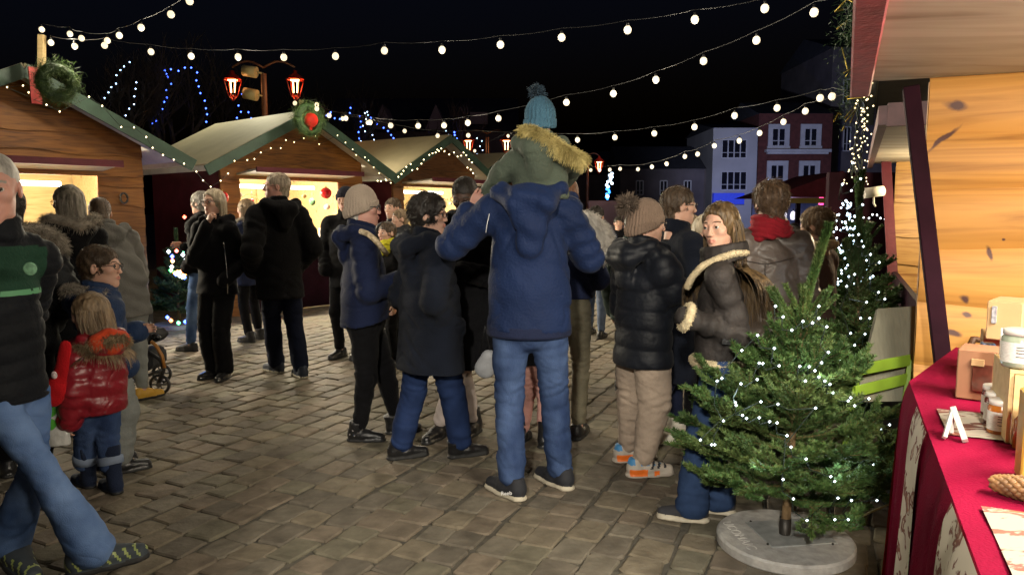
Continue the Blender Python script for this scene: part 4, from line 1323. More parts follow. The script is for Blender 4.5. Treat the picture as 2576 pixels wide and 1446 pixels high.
# girl in red
pos, H = pp(260, 1236, 740); yaw = -62
REDP = mat('red_puffer_cloth', (.20, .010, .018), .36, .2, 6, .3, 40, spec=.45, crease=.5, csc=7)
g6 = person('little girl with long brown hair in shiny dark red puffer jacket and turned-up jeans', pos, yaw, H, 'k', 'fair', 'brown', seed=36, hh=.205, head=(-20, -8, 0), shw=.105,
    arms=('down', arm_px(pos, yaw, (190, 900, pos[1] + .02), (152, 962, pos[1] - .06))), feet=feet_px(pos, yaw, (218, 1222), (286, 1236), 4, 8),
    top=dict(mat=REDP, hem=.42, t=.036, puff=.075, pa=.010, flare=1.05, wst=1.15, aw=1.15, hood=1, hk=1.1, sq=.95, furm=FURB, fr=.026, fl=.035, fn=2400, fpath=[(-.12, .05, -.03), (-.13, -.06, -.02), (-.09, -.15, .0), (.0, -.19, .02), (.09, -.15, .0), (.13, -.06, -.02), (.12, .05, -.03)]),
    legs=dict(mat=JEAN, w=1.12, kn=1.15, hem=.055, len=.60, cuff=mat('pale_denim', (.16, .20, .28), .8, .1)), shoes=dict(kind='boot', mats=[fabric('navy_suede', (.012, .018, .04), .9, .3), SOLEB], h=.33, s=1.25),
    hair=dict(kind='long', mat=HLB, len=.26, n=1100, wave=.012))
m = MB(); s = SDF((-.16, -.3, -.12), (.16, .1, .12), .007)
s.cap((-.06, -.12, .0), (.06, -.12, .0), .05, k=.0).cap((0, -.13, -.02), (0, -.12, .02), .05, k=.03)
V, Q = s.mesh(); V = V + g6['neck'] + [0, .0, .0]
MB().add(V, Q, 0, True).build('hood_lining', fabric('orange_fleece', (.55, .06, .02), .9, .5, 90), g6['jacket'])

# ---- middle distance
pos, H = pp(556, 950, 478); yaw = 200
w8 = person('woman with blond bob and glasses in black zipped jacket holding a hand to her mouth', pos, yaw, H, 'f', 'fair', 'brown', seed=41, glasses=1, head=(2, 3, 0), wf=1.05, hands=(('relax', (0, .3, -1)), ('grip', (-.4, -1, .2))),
    arms=('pockets', arm_px(pos, yaw, (488, 655, pos[1] - .05), (521, 567, pos[1] - .17))), feet=((-.06, .02, -20), (.07, .0, 10)),
    top=dict(mat=BLACK, hem=.455, t=.025, hood=1, hk=1.1, flare=1.05, aw=1.05, wr=.006, open=True), legs=dict(mat=BLACK, w=1.0, kn=1.1, hem=.046, len=.97), shoes=dict(kind='shoe', mats=[mat('patent_leather', (.02, .02, .02), .12, 0, spec=.8), SOLEB]), hair=dict(kind='bob', mat=HBL, len=.14, n=900))
m = MB(); pts = [P(u, v, pos[1] - .175) for u, v in ((563, 612), (568, 650), (572, 700), (573, 738))]
m.tube(np.array(pts), .0045, 5); m.ball(pts[0], .009, 8); m.build('zip', mat('chrome', (.7, .7, .7), .2, 0, metal=1), w8['jacket'], world=True)

pos, H = pp(712, 950, 437); yaw = -42
person('tall man with short grey hair and glasses in black parka, seen from behind looking left', pos, yaw, H, 'm', 'pink', 'grey', seed=42, glasses=1, head=(-68, 3, 0), arms=('pockets', 'pockets'), wf=1.0,
    feet=feet_px(pos, yaw, (696, 936), (758, 948), -12, 6), top=dict(mat=fabric('black_parka_cloth', (.006, .006, .007), .9, .4, 110, spec=.08), hem=.395, t=.032, flare=1.08, hood=1, hk=1.2, wst=1.15, aw=1.2, wr=.008), legs=dict(mat=JEANN, w=1.0, kn=1.1, hem=.042, len=.94), shoes=dict(kind='shoe', mats=[mat('navy_canvas', (.015, .02, .035), .8, .1), SOLEW], sole=.018), hair=dict(kind='short', mat=hair_mat('sandy_grey', (.24, .18, .12), (.45, .37, .28)), sl=.02))

pos, H = pp(520, 880, 486)
person('grey-haired person in profile half hidden behind the blond woman', pos, -80, H, 'f', 'fair', 'grey', seed=43, head=(0, 4, 0), arms=('pockets', 'front'), feet=((-.1, .12, 0), (.08, -.1, 0)), top=dict(mat=BLACK, hem=.5, t=.03, hood=1), legs=dict(mat=JEANL), shoes=SHB, hair=dict(kind='thick', mat=HGR))
pos, H = pp(632, 856, 503)
person('woman with brown hair and fur hooded navy coat facing the lit stall', pos, -62, H, 'f', 'fair', 'brown', seed=44, head=(-10, 0, 0), arms=('front', 'front'), feet=((-.1, -.08, -5), (.12, .0, 0)), top=dict(mat=NAVYD, hem=.40, t=.03, hood=1, furm=FURG, fn=900, name='coat'), legs=dict(mat=BLACK, kn=.9), shoes=dict(kind='boot', mats=[LEATH, SOLEB], h=.14), hair=dict(kind='long', mat=HLB, len=.12, n=500))
pos = np.array([P(872, 600, 7.4)[0], 7.4, 0]); H = P(872, 474, 7.4)[2]
person('young man in dark beanie and black jacket glancing left beside the wooden stall', pos, -165, H, 'm', 'fair', 'dark', seed=45, head=(-8, 0, 0), arms=('pockets', 'pockets'), top=dict(mat=BLACK, hem=.42, t=.035, aw=1.15), legs=dict(mat=BLACK), shoes=SHB, hair=dict(kind='crop', mat=HDK), hat=dict(mat=fabric('dark_knit', (.02, .02, .03), .95, .6), low=0, tilt=.3))
pos = np.array([P(990, 600, 8.7)[0], 8.7, 0]); H = P(990, 500, 8.7)[2]
person('man with short brown hair in grey jacket seen between two women', pos, -150, H, 'm', 'fair', 'brown', seed=46, head=(0, 0, 0), arms=('front', 'front'), top=dict(mat=CHAR, hem=.45, t=.03), legs=dict(mat=BLACK), shoes=SHB, hair=dict(kind='short', mat=HBR))
pos = np.array([P(1008, 600, 8.0)[0], 8.0, 0]); H = P(1008, 528, 8.0)[2]
person('fair-haired child in grey coat in front of the man in grey jacket', pos, -120, H, 'k', 'fair', 'brown', seed=47, top=dict(mat=CHAR, hem=.4, t=.04, hood=1), legs=dict(mat=BLACK), shoes=SHB, hair=dict(kind='short', mat=HLB))
pos = np.array([P(975, 600, 7.0)[0], 7.0, 0]); H = P(975, 560, 7.0)[2]
person('small child with a bright yellow collar beside the beige beanie', pos, -140, H, 'k', 'fair', 'brown', seed=48, top=dict(mat=BLACK, hem=.4, t=.04), legs=dict(mat=BLACK), shoes=SHB, hair=dict(kind='short', mat=HBR), scarf=fabric('yellow_cloth', (.55, .50, .03), .8))
pos, H = pp(1497, 846, 520)
person('person in blue coat and jeans walking away in the middle of the square', pos, 20, H, 'm', 'fair', 'dark', seed=49, head=(10, 0, 0), feet=((-.1, .14, 5), (.1, -.12, 5)), top=dict(mat=NAVYD, hem=.42, t=.035, hood=1, aw=1.2), legs=dict(mat=mat('grey_denim', (.05, .075, .13), .8, .25, 8, .4, 200), w=1.1), shoes=SHB, hair=dict(kind='short', mat=HDK))
pos = np.array([P(1592, 600, 6.0)[0], 6.0, 0]); H = P(1592, 532, 6.0)[2]
person('person in dark green jacket behind the teenager in the bobble hat', pos, 30, H, 'm', 'fair', 'dark', seed=50, head=(0, -20, 0), top=dict(mat=fabric('dark_green_cloth', (.03, .045, .04), .85), hem=.4, t=.04, hood=1, hk=1.3), legs=dict(mat=BLACK), shoes=SHB, hair=dict(kind='crop', mat=HDK))
far = [(1556, 545, 12.5, 190, 'person in dark coat facing the camera far behind the white fur hood', BLACK, HDK, .0), (1742, 542, 9.0, 20, 'dark figure in a black coat left of the young woman\'s hair', BLACK, HLB, 0),
       (1998, 562, 13.5, 150, 'distant shopper in black beside the blue lit counter', BLACK, HDK, 0), (2012, 572, 12.0, 100, 'distant shopper in dark hood right of the blue lit counter', CHAR, HDK, 0),
       (1842, 545, 10.5, -30, 'dark haired shopper far behind the red scarf, left of it', BLACK, HBR, 0), (1600, 552, 15.0, 60, 'very distant walker in grey near the pale wall', CHAR, HDK, 0)]
for i, (u, v, d, yw, lb, mt_, hm, _) in enumerate(far):
    pos = np.array([P(u, 600, d)[0], d, 0]); H = P(u, v, d)[2]
    person(lb, pos, yw, H, 'm', 'fair', 'dark', seed=60 + i, top=dict(mat=mt_, hem=.42, t=.03), legs=dict(mat=JEANN), shoes=SHB, hair=dict(kind='short', mat=hm))
# ------------------------------------------------------------------ ground and paving
STONES = [mat('cobble_%s' % n, c, .9, .25, 9, .8, 24, spec=.12, bdist=.010) for n, c in
          (('grey', (.145, .127, .098)), ('ochre', (.158, .133, .096)), ('dark', (.118, .102, .080)), ('olive', (.138, .124, .090)), ('warm', (.152, .124, .093)))]
m = MB(); m.box((0, 60, -.512), (400, 400, 1.0))
tag(m.build('ground', mat('sandy_joints', (.075, .066, .05), .95, .3, 25, .5, 90), world=True), kind='structure')
m = MB()
fd = unit([.41, .912]); rd = np.array([fd[1], -fd[0]])
V = []; F = []; MI = []
r_ = np.random.RandomState(3)
row = -16.0
while row < 14:
    wd = .148 + .022 * r_.rand(); s0 = -6.0 + r_.rand() * .2; wob = r_.rand() * 6
    while s0 < 30:
        ln = .15 + .08 * r_.rand()
        c = rd * (row + wd / 2) + fd * (s0 + ln / 2)
        if 1.2 < c[1] < 19 and abs(c[0]) < .78 * c[1] + .8:
            hw, hl = wd / 2 - .0045, ln / 2 - .0045
            j = lambda: (r_.rand() - .5) * .020
            zt = (r_.rand() - .5) * .006; tx, ty = (r_.rand(2) - .5) * .045
            wv = .012 * math.sin(s0 * 2.1 + wob)
            top = []
            for (a, b) in ((-1, -1), (1, -1), (1, 1), (-1, 1)):
                for kx, ky in (((1, .84), (.84, 1)) if a * b > 0 else ((.84, 1), (1, .84))):
                    p = c + rd * (a * hw * kx + j() + wv) + fd * (b * hl * ky + j())
                    top.append((p[0], p[1], a * kx * tx * .06 + b * ky * ty * .06 + zt))
            top = np.array(top)
            inn = c + (top[:, :2] - c) * .9
            n0 = sum(len(x) for x in V)
            zc = zt + .0015
            V.append(np.concatenate([np.c_[inn, top[:, 2] + .0008], np.c_[top[:, :2], top[:, 2] - .006], np.c_[top[:, :2], np.full(8, -.03)], [[c[0], c[1], zc]]]))
            b0 = n0
            for i in range(8):
                k_ = (i + 1) % 8
                F.append([b0 + i, b0 + 8 + i, b0 + 8 + k_, b0 + k_]); F.append([b0 + 8 + i, b0 + 16 + i, b0 + 16 + k_, b0 + 8 + k_])
                F.append([b0 + 24, b0 + i, b0 + k_, b0 + k_])
            MI += [r_.randint(0, 5)] * 24
        s0 += ln
    row += wd
V = np.concatenate(V); F = np.array(F); MI = np.array(MI)
tri = F[:, 2] == F[:, 3]
m.V.append(V); m.n = len(V)
m.F.append((F[~tri], MI[~tri], False)); m.F.append((F[tri][:, :3], MI[tri], False))
tag(m.build('paving', STONES), kind='structure')

# ------------------------------------------------------------------ shared materials
W_OR = wood('orange_stained_planks', (.25, .100, .018), (.085, .028, .007), 1.0)
W_OR2 = wood('yellow_stained_planks', (.42, .24, .075), (.20, .085, .022), .9, rough=.4, coat=.15)
W_BR = wood('brown_planks', (.20, .085, .03), (.085, .035, .014), 1.0)
W_PL = wood('pale_pine', (.62, .47, .23), (.46, .31, .13), 1.0)
W_SO = wood('pale_plywood', (.42, .385, .31), (.21, .175, .125), .5, grain=(1.0, 5, 5), knots=False, rough=.7)
BURG = mat('burgundy_paint', (.085, .012, .02), .6, .25, 5, .3, 30, spec=.3)
BURGD = mat('dark_burgundy_paint', (.014, .003, .007), .8, .25, 5, .2, 30, spec=.08)
GREENP = mat('green_paint', (.035, .075, .05), .55, .2, 5, .2, 30)
ROOFM = mat('roofing_membrane', (.50, .44, .27), .8, .08, 2.5, .2, 8)
WHITEP = mat('white_paint', (.62, .58, .50), .6, .1, 6)
GREENC = mat('dark_green_cable', (.01, .02, .012), .6, 0)
BULBM = glow('warm_bulb_glow', (1.0, .80, .50), 1.35, 'NONE')
SOCK = mat('black_socket', (.02, .02, .02), .5, 0)
MICROW = glow('warm_micro_glow', (1.0, .80, .42), 8, 'NONE')
MICROC = glow('cold_micro_glow', (.75, .90, 1.0), 20, 'NONE')
MICROB = glow('blue_micro_glow', (.05, .12, 1.0), 9, 'NONE')
MICROBW = glow('pale_blue_micro_glow', (.45, .65, 1.0), 9, 'NONE')
TUBEM = glow('tube_glow', (1.0, .93, .78), 30)


def mesh_of(mb, name, mats):
    o = mb.build(name, mats); me = o.data
    bpy.data.objects.remove(o)
    return me


def place(me, name, parent, loc):
    o = link(name, me, parent); o.location = Vector(loc) - parent.location
    return o


def bulb_mesh(r, mt, sock=True):
    k = MB(); k.ball((0, 0, 0), r, 10, 0, (1, 1, 1.08))
    if sock: k.lathe([(.0, r * 1.85), (r * .32, r * 1.8), (r * .40, r * .95), (r * .3, r * .8)], 8, (0, 0, 0), 1)
    return mesh_of(k, 'bulb', [mt, SOCK])


def micro_mesh(r, mt):
    k = MB(); k.add([[r, 0, 0], [-r, 0, 0], [0, r, 0], [0, -r, 0], [0, 0, r], [0, 0, -r]], [[0, 2, 4], [2, 1, 4], [1, 3, 4], [3, 0, 4], [2, 0, 5], [1, 2, 5], [3, 1, 5], [0, 3, 5]], 0, True)
    return mesh_of(k, 'bulb', mt)


# ------------------------------------------------------------------ festoon strings
def festoon(label, pts, r=.034, glow_w=29.0, extra_before=(), extra_after=(), dead=()):
    W = np.array([P(*p) for p in pts])
    t = thing('festoon_lights', label, 'string lights', tuple(W[0]), 0, 'festoon light strings over the square')
    r = r * .78; me = bulb_mesh(r, BULBM)
    ctl = list(extra_before) + [w_ + [0, 0, r * 2.4] for w_ in W] + list(extra_after)
    c = []
    for a, b in zip(ctl[:-1], ctl[1:]):
        for f in np.linspace(0, 1, 5)[:-1]: c.append(np.asarray(a) * (1 - f) + np.asarray(b) * f - [0, 0, .012 * math.sin(math.pi * f)])
    c.append(ctl[-1])
    MB().tube(np.array(c), .003, 5).build('cable', SOCK, t, world=True)
    for k_, w_ in enumerate(W):
        place(me, 'bulb', t, w_)
        if k_ % 4 == 1: lamp('bulb_light', 'POINT', w_ - [0, 0, r + .012], glow_w, (1.0, .87, .66), .03)
    return t


festoon('festoon string rising from the leftmost stall to the top edge of the picture',
        [(105, 75, 7.3), (176, 86, 7.1), (205, 97, 6.9), (270, 103, 6.6), (300, 90, 6.3), (355, 70, 6.0), (430, 37, 5.6), (477, 3, 5.2), (540, -60, 4.7), (640, -160, 4.2), (800, -330, 3.6)], .033, 12.0)
festoon('longest festoon string crossing the whole black sky from left to right',
        [(128, 108, 7.2), (188, 117, 7.1), (263, 115, 7.0), (380, 131, 6.8), (481, 142, 6.6), (599, 144, 6.4), (714, 145, 6.3), (844, 142, 6.1), (967, 128, 6.0), (1112, 126, 5.8), (1259, 113, 5.7), (1413, 95, 5.5), (1579, 76, 5.3), (1748, 50, 5.2), (1924, 22, 5.0)], .035, extra_after=[P(2160, -20, 4.8)])
festoon('festoon string from the middle stall gable passing behind the child\'s bobble hat',
        [(742, 260, 10.4), (797, 264, 10.0), (797, 274, 9.6), (828, 291, 9.4), (870, 298, 9.1), (931, 308, 8.8), (983, 316, 8.5), (1052, 317, 8.2), (1117, 316, 8.0), (1177, 309, 7.7), (1254, 298, 7.4), (1425, 258, 6.9), (1543, 236, 6.7), (1650, 201, 6.3), (1770, 154, 6.0), (1903, 102, 5.6), (2048, 32, 5.1)], .037, extra_after=[P(2170, -30, 4.7)])
festoon('festoon string ending in two bulbs side by side at the right',
        [(862, 299, 13.0), (925, 309, 13.0), (1018, 330, 12.5), (1101, 342, 12.0), (1178, 341, 11.6), (1453, 352, 10.0), (1547, 346, 9.4), (1646, 336, 8.9), (1747, 320, 8.4), (1848, 291, 7.9), (1955, 272, 7.4), (2063, 247, 7.0), (2093, 243, 6.8)], .042, extra_after=[P(2175, 230, 6.4)])
festoon('lowest and farthest festoon string of small bulbs over the white house',
        [(1194, 380, 16), (1278, 342, 15.6), (1453, 425, 15), (1486, 428, 14.6), (1508, 428, 14.2), (1534, 427, 13.8), (1560, 425, 13.2), (1605, 426, 12.6), (1640, 420, 12.0), (1677, 412, 11.4), (1723, 394, 10.8), (1755, 388, 10.3), (1797, 367, 9.8), (1860, 354, 9.2), (1911, 335, 8.6), (1971, 307, 8.0), (2026, 280, 7.4)], .040, extra_after=[P(2160, 225, 6.4)])


# ------------------------------------------------------------------ plank walls and huts
def waney(mb, x0, x1, z0, z1, y=0.0, h=.21, roof=None, m=0, seed=0, out=.03, n=26, wav=.02):
    """lapped boards with wavy lower edges, facing -y"""
    r = np.random.RandomState(seed); xs = np.linspace(x0, x1, n)
    z = z0; k = 0
    while z < z1 - .01:
        hh = min(h * (.85 + .3 * r.rand()), z1 - z)
        ph, fq = r.rand() * 6, 2.5 + 3 * r.rand()
        wv = wav * (np.sin(xs * fq + ph) + .5 * np.sin(xs * fq * 2.7 + ph * 2)) * (k > 0)
        top = np.full(n, z + hh + .02); bot = z + wv
        if roof is not None: lim = roof(xs); top = np.minimum(top, lim); bot = np.minimum(bot, top)
        V = np.concatenate([np.c_[xs, np.full(n, y - out), bot], np.c_[xs, np.full(n, y - .004), top], np.c_[xs, np.full(n, y), bot]])
        i = np.arange(n - 1)
        ok = (top - bot)[:-1] + (top - bot)[1:] > .004; i = i[ok]
        mb.add(V, np.stack([i, i + 1, i + 1 + n, i + n], -1), m, False)
        mb.add(V, np.stack([i + 2 * n, i + 2 * n + 1, i + 1, i], -1), m, False)
        z += hh; k += 1
    return mb


def hut(label, org, ang, W=2.4, D=2.1, eave=2.06, peak=2.88, ovf=.38, ovs=.36, wall=W_OR, side=BURG, open_=(.28, 1.95, 1.02, 1.92), hatch=.55, seed=0, hatch_edge=BURG, low=BURGD, interior=W_PL):
    t = thing('market_stall', label, 'market stall', tuple(org), ang, 'wooden market stalls')
    k = (peak - eave) / (W / 2 + ovs)
    roofz = lambda x: eave + k * (W / 2 + ovs - np.abs(x - W / 2)) - .02
    x0, x1, zc, zt = open_
    m = MB(); waney(m, 0, W, zt, peak, 0, roof=lambda x: roofz(x), seed=seed); 
    m.prism([(0, .004, zt), (W, .004, zt), (W, .004, roofz(W) - .01), (W / 2, .004, roofz(W / 2) - .01), (0, .004, roofz(0) - .01)], (0, 0, 0), (0, .03, 0))
    m.build('gable', wall, t)
    m = MB(); waney(m, 0, x0, 0, zt, 0, seed=seed + 1, n=5); m.box((x0 / 2, .02, zt / 2), (x0, .03, zt)); m.build('corner_wall', wall, t)
    m = MB(); waney(m, x1, W, 0, zt, 0, seed=seed + 2, n=5); m.box(((x1 + W) / 2, .02, zt / 2), (W - x1, .03, zt)); m.build('corner_wall', wall, t)
    m = MB(); m.box(((x0 + x1) / 2, .0, zc / 2), (x1 - x0, .04, zc - .04)); m.build('counter_front', low, t)
    m = MB(); m.box(((x0 + x1) / 2, .02, zc), (x1 - x0 + .06, .42, .035), bev=.005); m.build('counter_shelf', interior, t)
    m = MB()
    for xx in (.02, W - .02):
        m.box((xx, D / 2, eave / 2 - .01), (.04, D - .06, eave + k * .3))
    m.build('side_wall', side, t)
    m = MB(); m.box((W / 2, D - .02, eave / 2), (W - .1, .03, eave)); 
    for xx in (.055, W - .055): m.box((xx, D / 2, eave / 2), (.02, D - .12, eave - .02))
    m.build('inner_lining', interior, t)
    for sgn in (-1, 1):
        m = MB()
        a = np.array([W / 2 - sgn * .0, -ovf, peak]); b = np.array([W / 2 + sgn * (W / 2 + ovs), -ovf, eave])
        a2, b2 = a + [0, D + ovf + .2, 0], b + [0, D + ovf + .2, 0]
        n_ = np.array([sgn * k, 0, 1.0]); n_ = n_ / np.linalg.norm(n_) * .03
        m.prism([a, b, b2, a2] if sgn > 0 else [a, a2, b2, b], (0, 0, 0), n_)
        rf = m.build('roof', ROOFM, t)
        m = MB(); q = -n_ * .15
        m.prism([a + q, b + q, b2 + q, a2 + q] if sgn < 0 else [a + q, a2 + q, b2 + q, b + q], (0, 0, 0), -n_ * .5)
        m.build('soffit', WHITEP, rf)
        m = MB(); m.bar(a + [0, -.02, -.045], b + [sgn * .03, -.02, -.045 - .02], .03, .135, up=(0, 0, 1)); m.build('bargeboard', GREENP, t)
        m = MB(); m.bar(b + [0, 0, -.03], b2 + [0, 0, -.03], .03, .07); m.build('eave_board', WHITEP, t)
    if hatch:
        m = MB(); m.prism([(x0 - .05, -.01, zt + .05), (x1 + .05, -.01, zt + .05), (x1 + .05, -hatch, zt + .10), (x0 - .05, -hatch, zt + .10)], (0, 0, 0), (0, 0, .025))
        h_ = m.build('hatch', W_SO, t)
        m = MB(); m.bar((x0 - .06, -hatch - .015, zt + .11), (x1 + .06, -hatch - .015, zt + .11), .03, .07); m.build('hatch_edge', hatch_edge, h_)
    m = MB(); m.tube([((x0 + .12), .22, zt - .09), ((x1 - .3), .22, zt - .09)], .028, 8); tb = m.build('tube_lamp', TUBEM, t)
    mw = Matrix.Translation(org) @ Matrix.Rotation(ang, 4, 'Z')
    return t, mw, tb


def hut_light(mw, x, y, z, e, sx=1.2, tgt=(0, -2.5, 0.6), col=(1, .88, .66)):
    p = mw @ Vector((x, y, z)); q = mw @ Vector((x + tgt[0], y + tgt[1], z + tgt[2] - z))
    l = lamp('stall_tube_light', 'AREA', p, e, col, sx, q, sy=.06)
    l.rotation_euler = (mw.to_3x3() @ Matrix.Rotation(R(-38), 3, 'X')).to_euler()
    return l


angA = math.atan2(.75, .66)
oA = np.array([-4.26, 8.6, 0]) - 2.5 * np.array([.66, .75, 0])
hA, mA, _ = hut('leftmost orange timber stall with green bargeboards and a pole on its gable', oA, angA, W=2.5, wall=W_OR, seed=4, open_=(.1, 2.02, 1.0, 1.86), ovf=.45)
hB, mB, _ = hut('middle timber stall with a red-bowed wreath and dark red side wall', (-3.99, 10.2, 0), math.atan2(.76, .65), wall=W_OR, seed=14, peak=2.9)
hC, mC, _ = hut('third timber stall whose brown gable is draped with dense warm lights', (-2.15, 13.4, 0), math.atan2(.82, .57), W=2.4, wall=W_BR, seed=24, hatch=.75)
hD, mD, _ = hut('farthest stall of the left row, only its pale roof showing behind the child', (-1.1, 17.6, 0), math.atan2(.86, .5), W=2.6, wall=W_BR, seed=34)
for mw, e in ((mA, 700), (mB, 950), (mC, 750), (mD, 150)):
    hut_light(mw, 1.1, .25, 1.80, e)
    lamp('stall_inner_light', 'POINT', mw @ Vector((1.1, .75, 1.62)), e * .17, (1, .92, .74), .1)


def plank_post(mw_parent, x0, name='log_column'):
    m = MB(); waney(m, x0, x0 + .3, 0, 1.9, -.05, h=.19, seed=int(x0 * 10), n=5, out=.05); return m


# poles on the gables
for (u, v0, v1, d, lb) in ((105, 88, 190, 7.2, 'yellow timber pole on the peak of the leftmost stall'), (758, 252, 296, 10.6, 'short timber pole on the peak of the middle stall')):
    a = P(u, v1, d); b = P(u, v0, d); m = MB(); m.bar(a, b, .055, .055, up=(0, 1, 0), bev=.004)
    tag(m.build('timber_pole', W_PL, world=True), lb, 'pole')


# wreaths
NEED = mat('fir_needles', (.035, .075, .022), .6, .35, 8, col2=(.085, .135, .03), spec=.3)
NEEDD = mat('dark_fir_needles', (.016, .042, .018), .6, .35, 8, col2=(.04, .08, .025), spec=.3)


def needles(P0, D, L, w=.0018, seed=0):
    """flat slim needles: bases P0, directions D (unit), length L"""
    r = np.random.RandomState(seed); n = len(P0)
    s = np.cross(D, r.randn(n, 3)); s /= np.linalg.norm(s, axis=1)[:, None] + 1e-9
    L = np.broadcast_to(L, (n,))[:, None]
    V = np.stack([P0 - s * w * .5, P0 + s * w * .5, P0 + D * L * .6 + s * w * .45, P0 + D * L, P0 + D * L * .6 - s * w * .45], 1).reshape(-1, 3)
    b = np.arange(n)[:, None] * 5
    return V, np.concatenate([b + [[0, 1, 2, 4]]], 0), b + [[4, 2, 3]]


def wreath(label, c, nrm, Rr, tr, bow=None, nn=2600, w=.004):
    t = thing('wreath', label, 'wreath', tuple(c), 0, 'fir wreaths on the stalls')
    nrm = unit(nrm); X = unit(np.cross(nrm, [0, 0, 1])); Z = np.cross(X, nrm)
    a = np.linspace(0, 2 * np.pi, 33)
    path = np.array([c + Rr * (math.cos(q) * X + math.sin(q) * Z) for q in a])
    MB().tube(path, tr * .55, 8).build('ring', NEEDD, t, world=True)
    r = np.random.RandomState(2); q = r.rand(nn) * 6.283; z = r.randn(nn, 3)
    b = c + Rr * (np.cos(q)[:, None] * X + np.sin(q)[:, None] * Z) + z * tr * .45
    d = r.randn(nn, 3) + (-np.sin(q)[:, None] * X + np.cos(q)[:, None] * Z) * .8; d /= np.linalg.norm(d, axis=1)[:, None]
    V, F1, F2 = needles(b, d, tr * .62, w * .7)
    m = MB(); m.add(V, F1, 0, False); m.F.append((F2 + 0, np.zeros(len(F2), int), False))
    m.build('needles', NEED, t, world=True)
    if bow is not None:
        m = MB(); m.ball(c + nrm * .05 - Z * .02, tr * 1.0, 10, scale=(1, 1, 1)); m.bar(c + nrm * .05 - Z * .02, c + nrm * .05 - Z * Rr * .9, .09, .02); m.build('bow', bow, t, world=True)
    return t


nA = unit([.75, -.66, 0])
wreath('shaggy fir wreath hanging at the peak of the leftmost stall', P(142, 208, 7.0), nA, .13, .085, None, 5200)
wreath('fir wreath with a bright red bow at the peak of the middle stall', P(777, 300, 10.3), nA, .17, .10, mat('red_satin', (.6, .02, .01), .5, 0), 4200)
m = MB(); a, b = P(84, 170, 7.15), P(92, 262, 7.15); m.bar(a, b, .09, .03, up=nA)
tag(m.build('ribbon', mat('dark_red_ribbon', (.25, .015, .012), .7), world=True), 'dark red ribbon hanging beside the shaggy wreath of the leftmost stall', 'ribbon')


def garland(label, pts, d, mt=MICROW, r=.009, name='light_garland', group='warm light garlands on the stalls', cable=True, sag=0.0):
    W = [P(u, v, (d if np.isscalar(d) else np.interp(i / max(1, len(pts) - 1), [0, 1], d))) for i, (u, v) in enumerate(pts)]
    t = thing(name, label, 'light garland', tuple(W[0]), 0, group)
    if cable: MB().tube(np.array(W), .003, 4).build('cable', GREENC, t, world=True)
    me = micro_mesh(r, mt)
    for w_ in W[:100]: place(me, 'bulb', t, w_)
    return t


garland('warm garland along the right roof edge of the leftmost stall', [(72, 233), (58, 216), (18, 220), (117, 264), (150, 281), (224, 244), (257, 267), (305, 320), (337, 321), (368, 345), (384, 372), (410, 390), (437, 402), (463, 412), (494, 432), (511, 454), (530, 470), (555, 455), (574, 437)], (6.9, 8.4))
garland('warm garland along the roof edges of the middle stall', [(590, 405), (622, 403), (640, 400), (656, 384), (681, 373), (706, 373), (719, 353), (740, 358), (764, 348), (774, 328), (793, 342), (803, 363), (849, 341), (869, 359), (887, 376), (896, 390), (918, 396), (927, 404), (940, 421), (954, 436), (970, 451), (983, 460)], (9.7, 11.6))
pts = [(942, 449), (950, 455), (958, 456), (972, 454), (980, 449), (992, 442), (1002, 445), (1010, 438), (1015, 430), (1022, 420), (1033, 413), (1037, 428), (1050, 425), (1060, 412), (1066, 402), (1080, 390), (1088, 386), (1096, 384), (1104, 380), (1110, 374), (1118, 381), (1130, 389), (1142, 384), (1151, 394), (1160, 392), (1166, 384), (1173, 391), (1180, 402), (1187, 409), (1176, 422), (1184, 427), (1190, 436), (1024, 424), (1074, 396), (1100, 377)]
garland('dense warm garland swagged across the brown gable of the third stall', pts, (12.6, 13.6), r=.013)

# goods in the stalls
BASK = mat('white_wicker', (.60, .52, .36), .7, .25, 30, 1.0, 90, bdist=.01)
t = thing('wicker_basket', 'white wicker basket with a hoop handle on the paving by the middle stall', 'basket', tuple(G(822, 757)))
c = G(822, 757); m = MB(); m.lathe([(.01, .015), (.19, .015), (.235, .26), (.245, .28), (.235, .29), (.22, .26), (.18, .03), (.01, .03)], 20, c); 
V = m.V[0]; V[:, 0] = c[0] + (V[:, 0] - c[0]) * 1.25; m.build('body', BASK, t, world=True)
m = MB(); m.tube([c + [.25 * math.cos(a) * 1.2, 0, .28 + .24 * math.sin(a)] for a in np.linspace(0, math.pi, 13)], .012, 6); m.build('handle', BASK, t, world=True)
RB = mat('red_bauble', (.45, .01, .012), .12, 0, spec=.8)
for (u, v, rr, lb) in ((559, 497, .085, 'glossy red bauble at the left end of the middle stall opening'), (820, 486, .085, 'glossy red bauble at the right end of the middle stall opening')):
    t = thing('bauble', lb, 'bauble', tuple(P(u, v, 10.0 if u < 700 else 11.0)), 0, 'red baubles on the middle stall'); c = P(u, v, 9.9 if u < 700 else 11.1)
    MB().ball(c, rr, 12).build('ball', RB, t, world=True); MB().tube([c + [0, 0, rr], c + [0, 0, rr + .02]], .014, 8).build('cap', mat('brass', (.5, .35, .1), .3, 0, metal=1), t, world=True)
WICK = mat('brown_wicker', (.30, .17, .06), .7, .3, 30, 1.0, 90, bdist=.01)
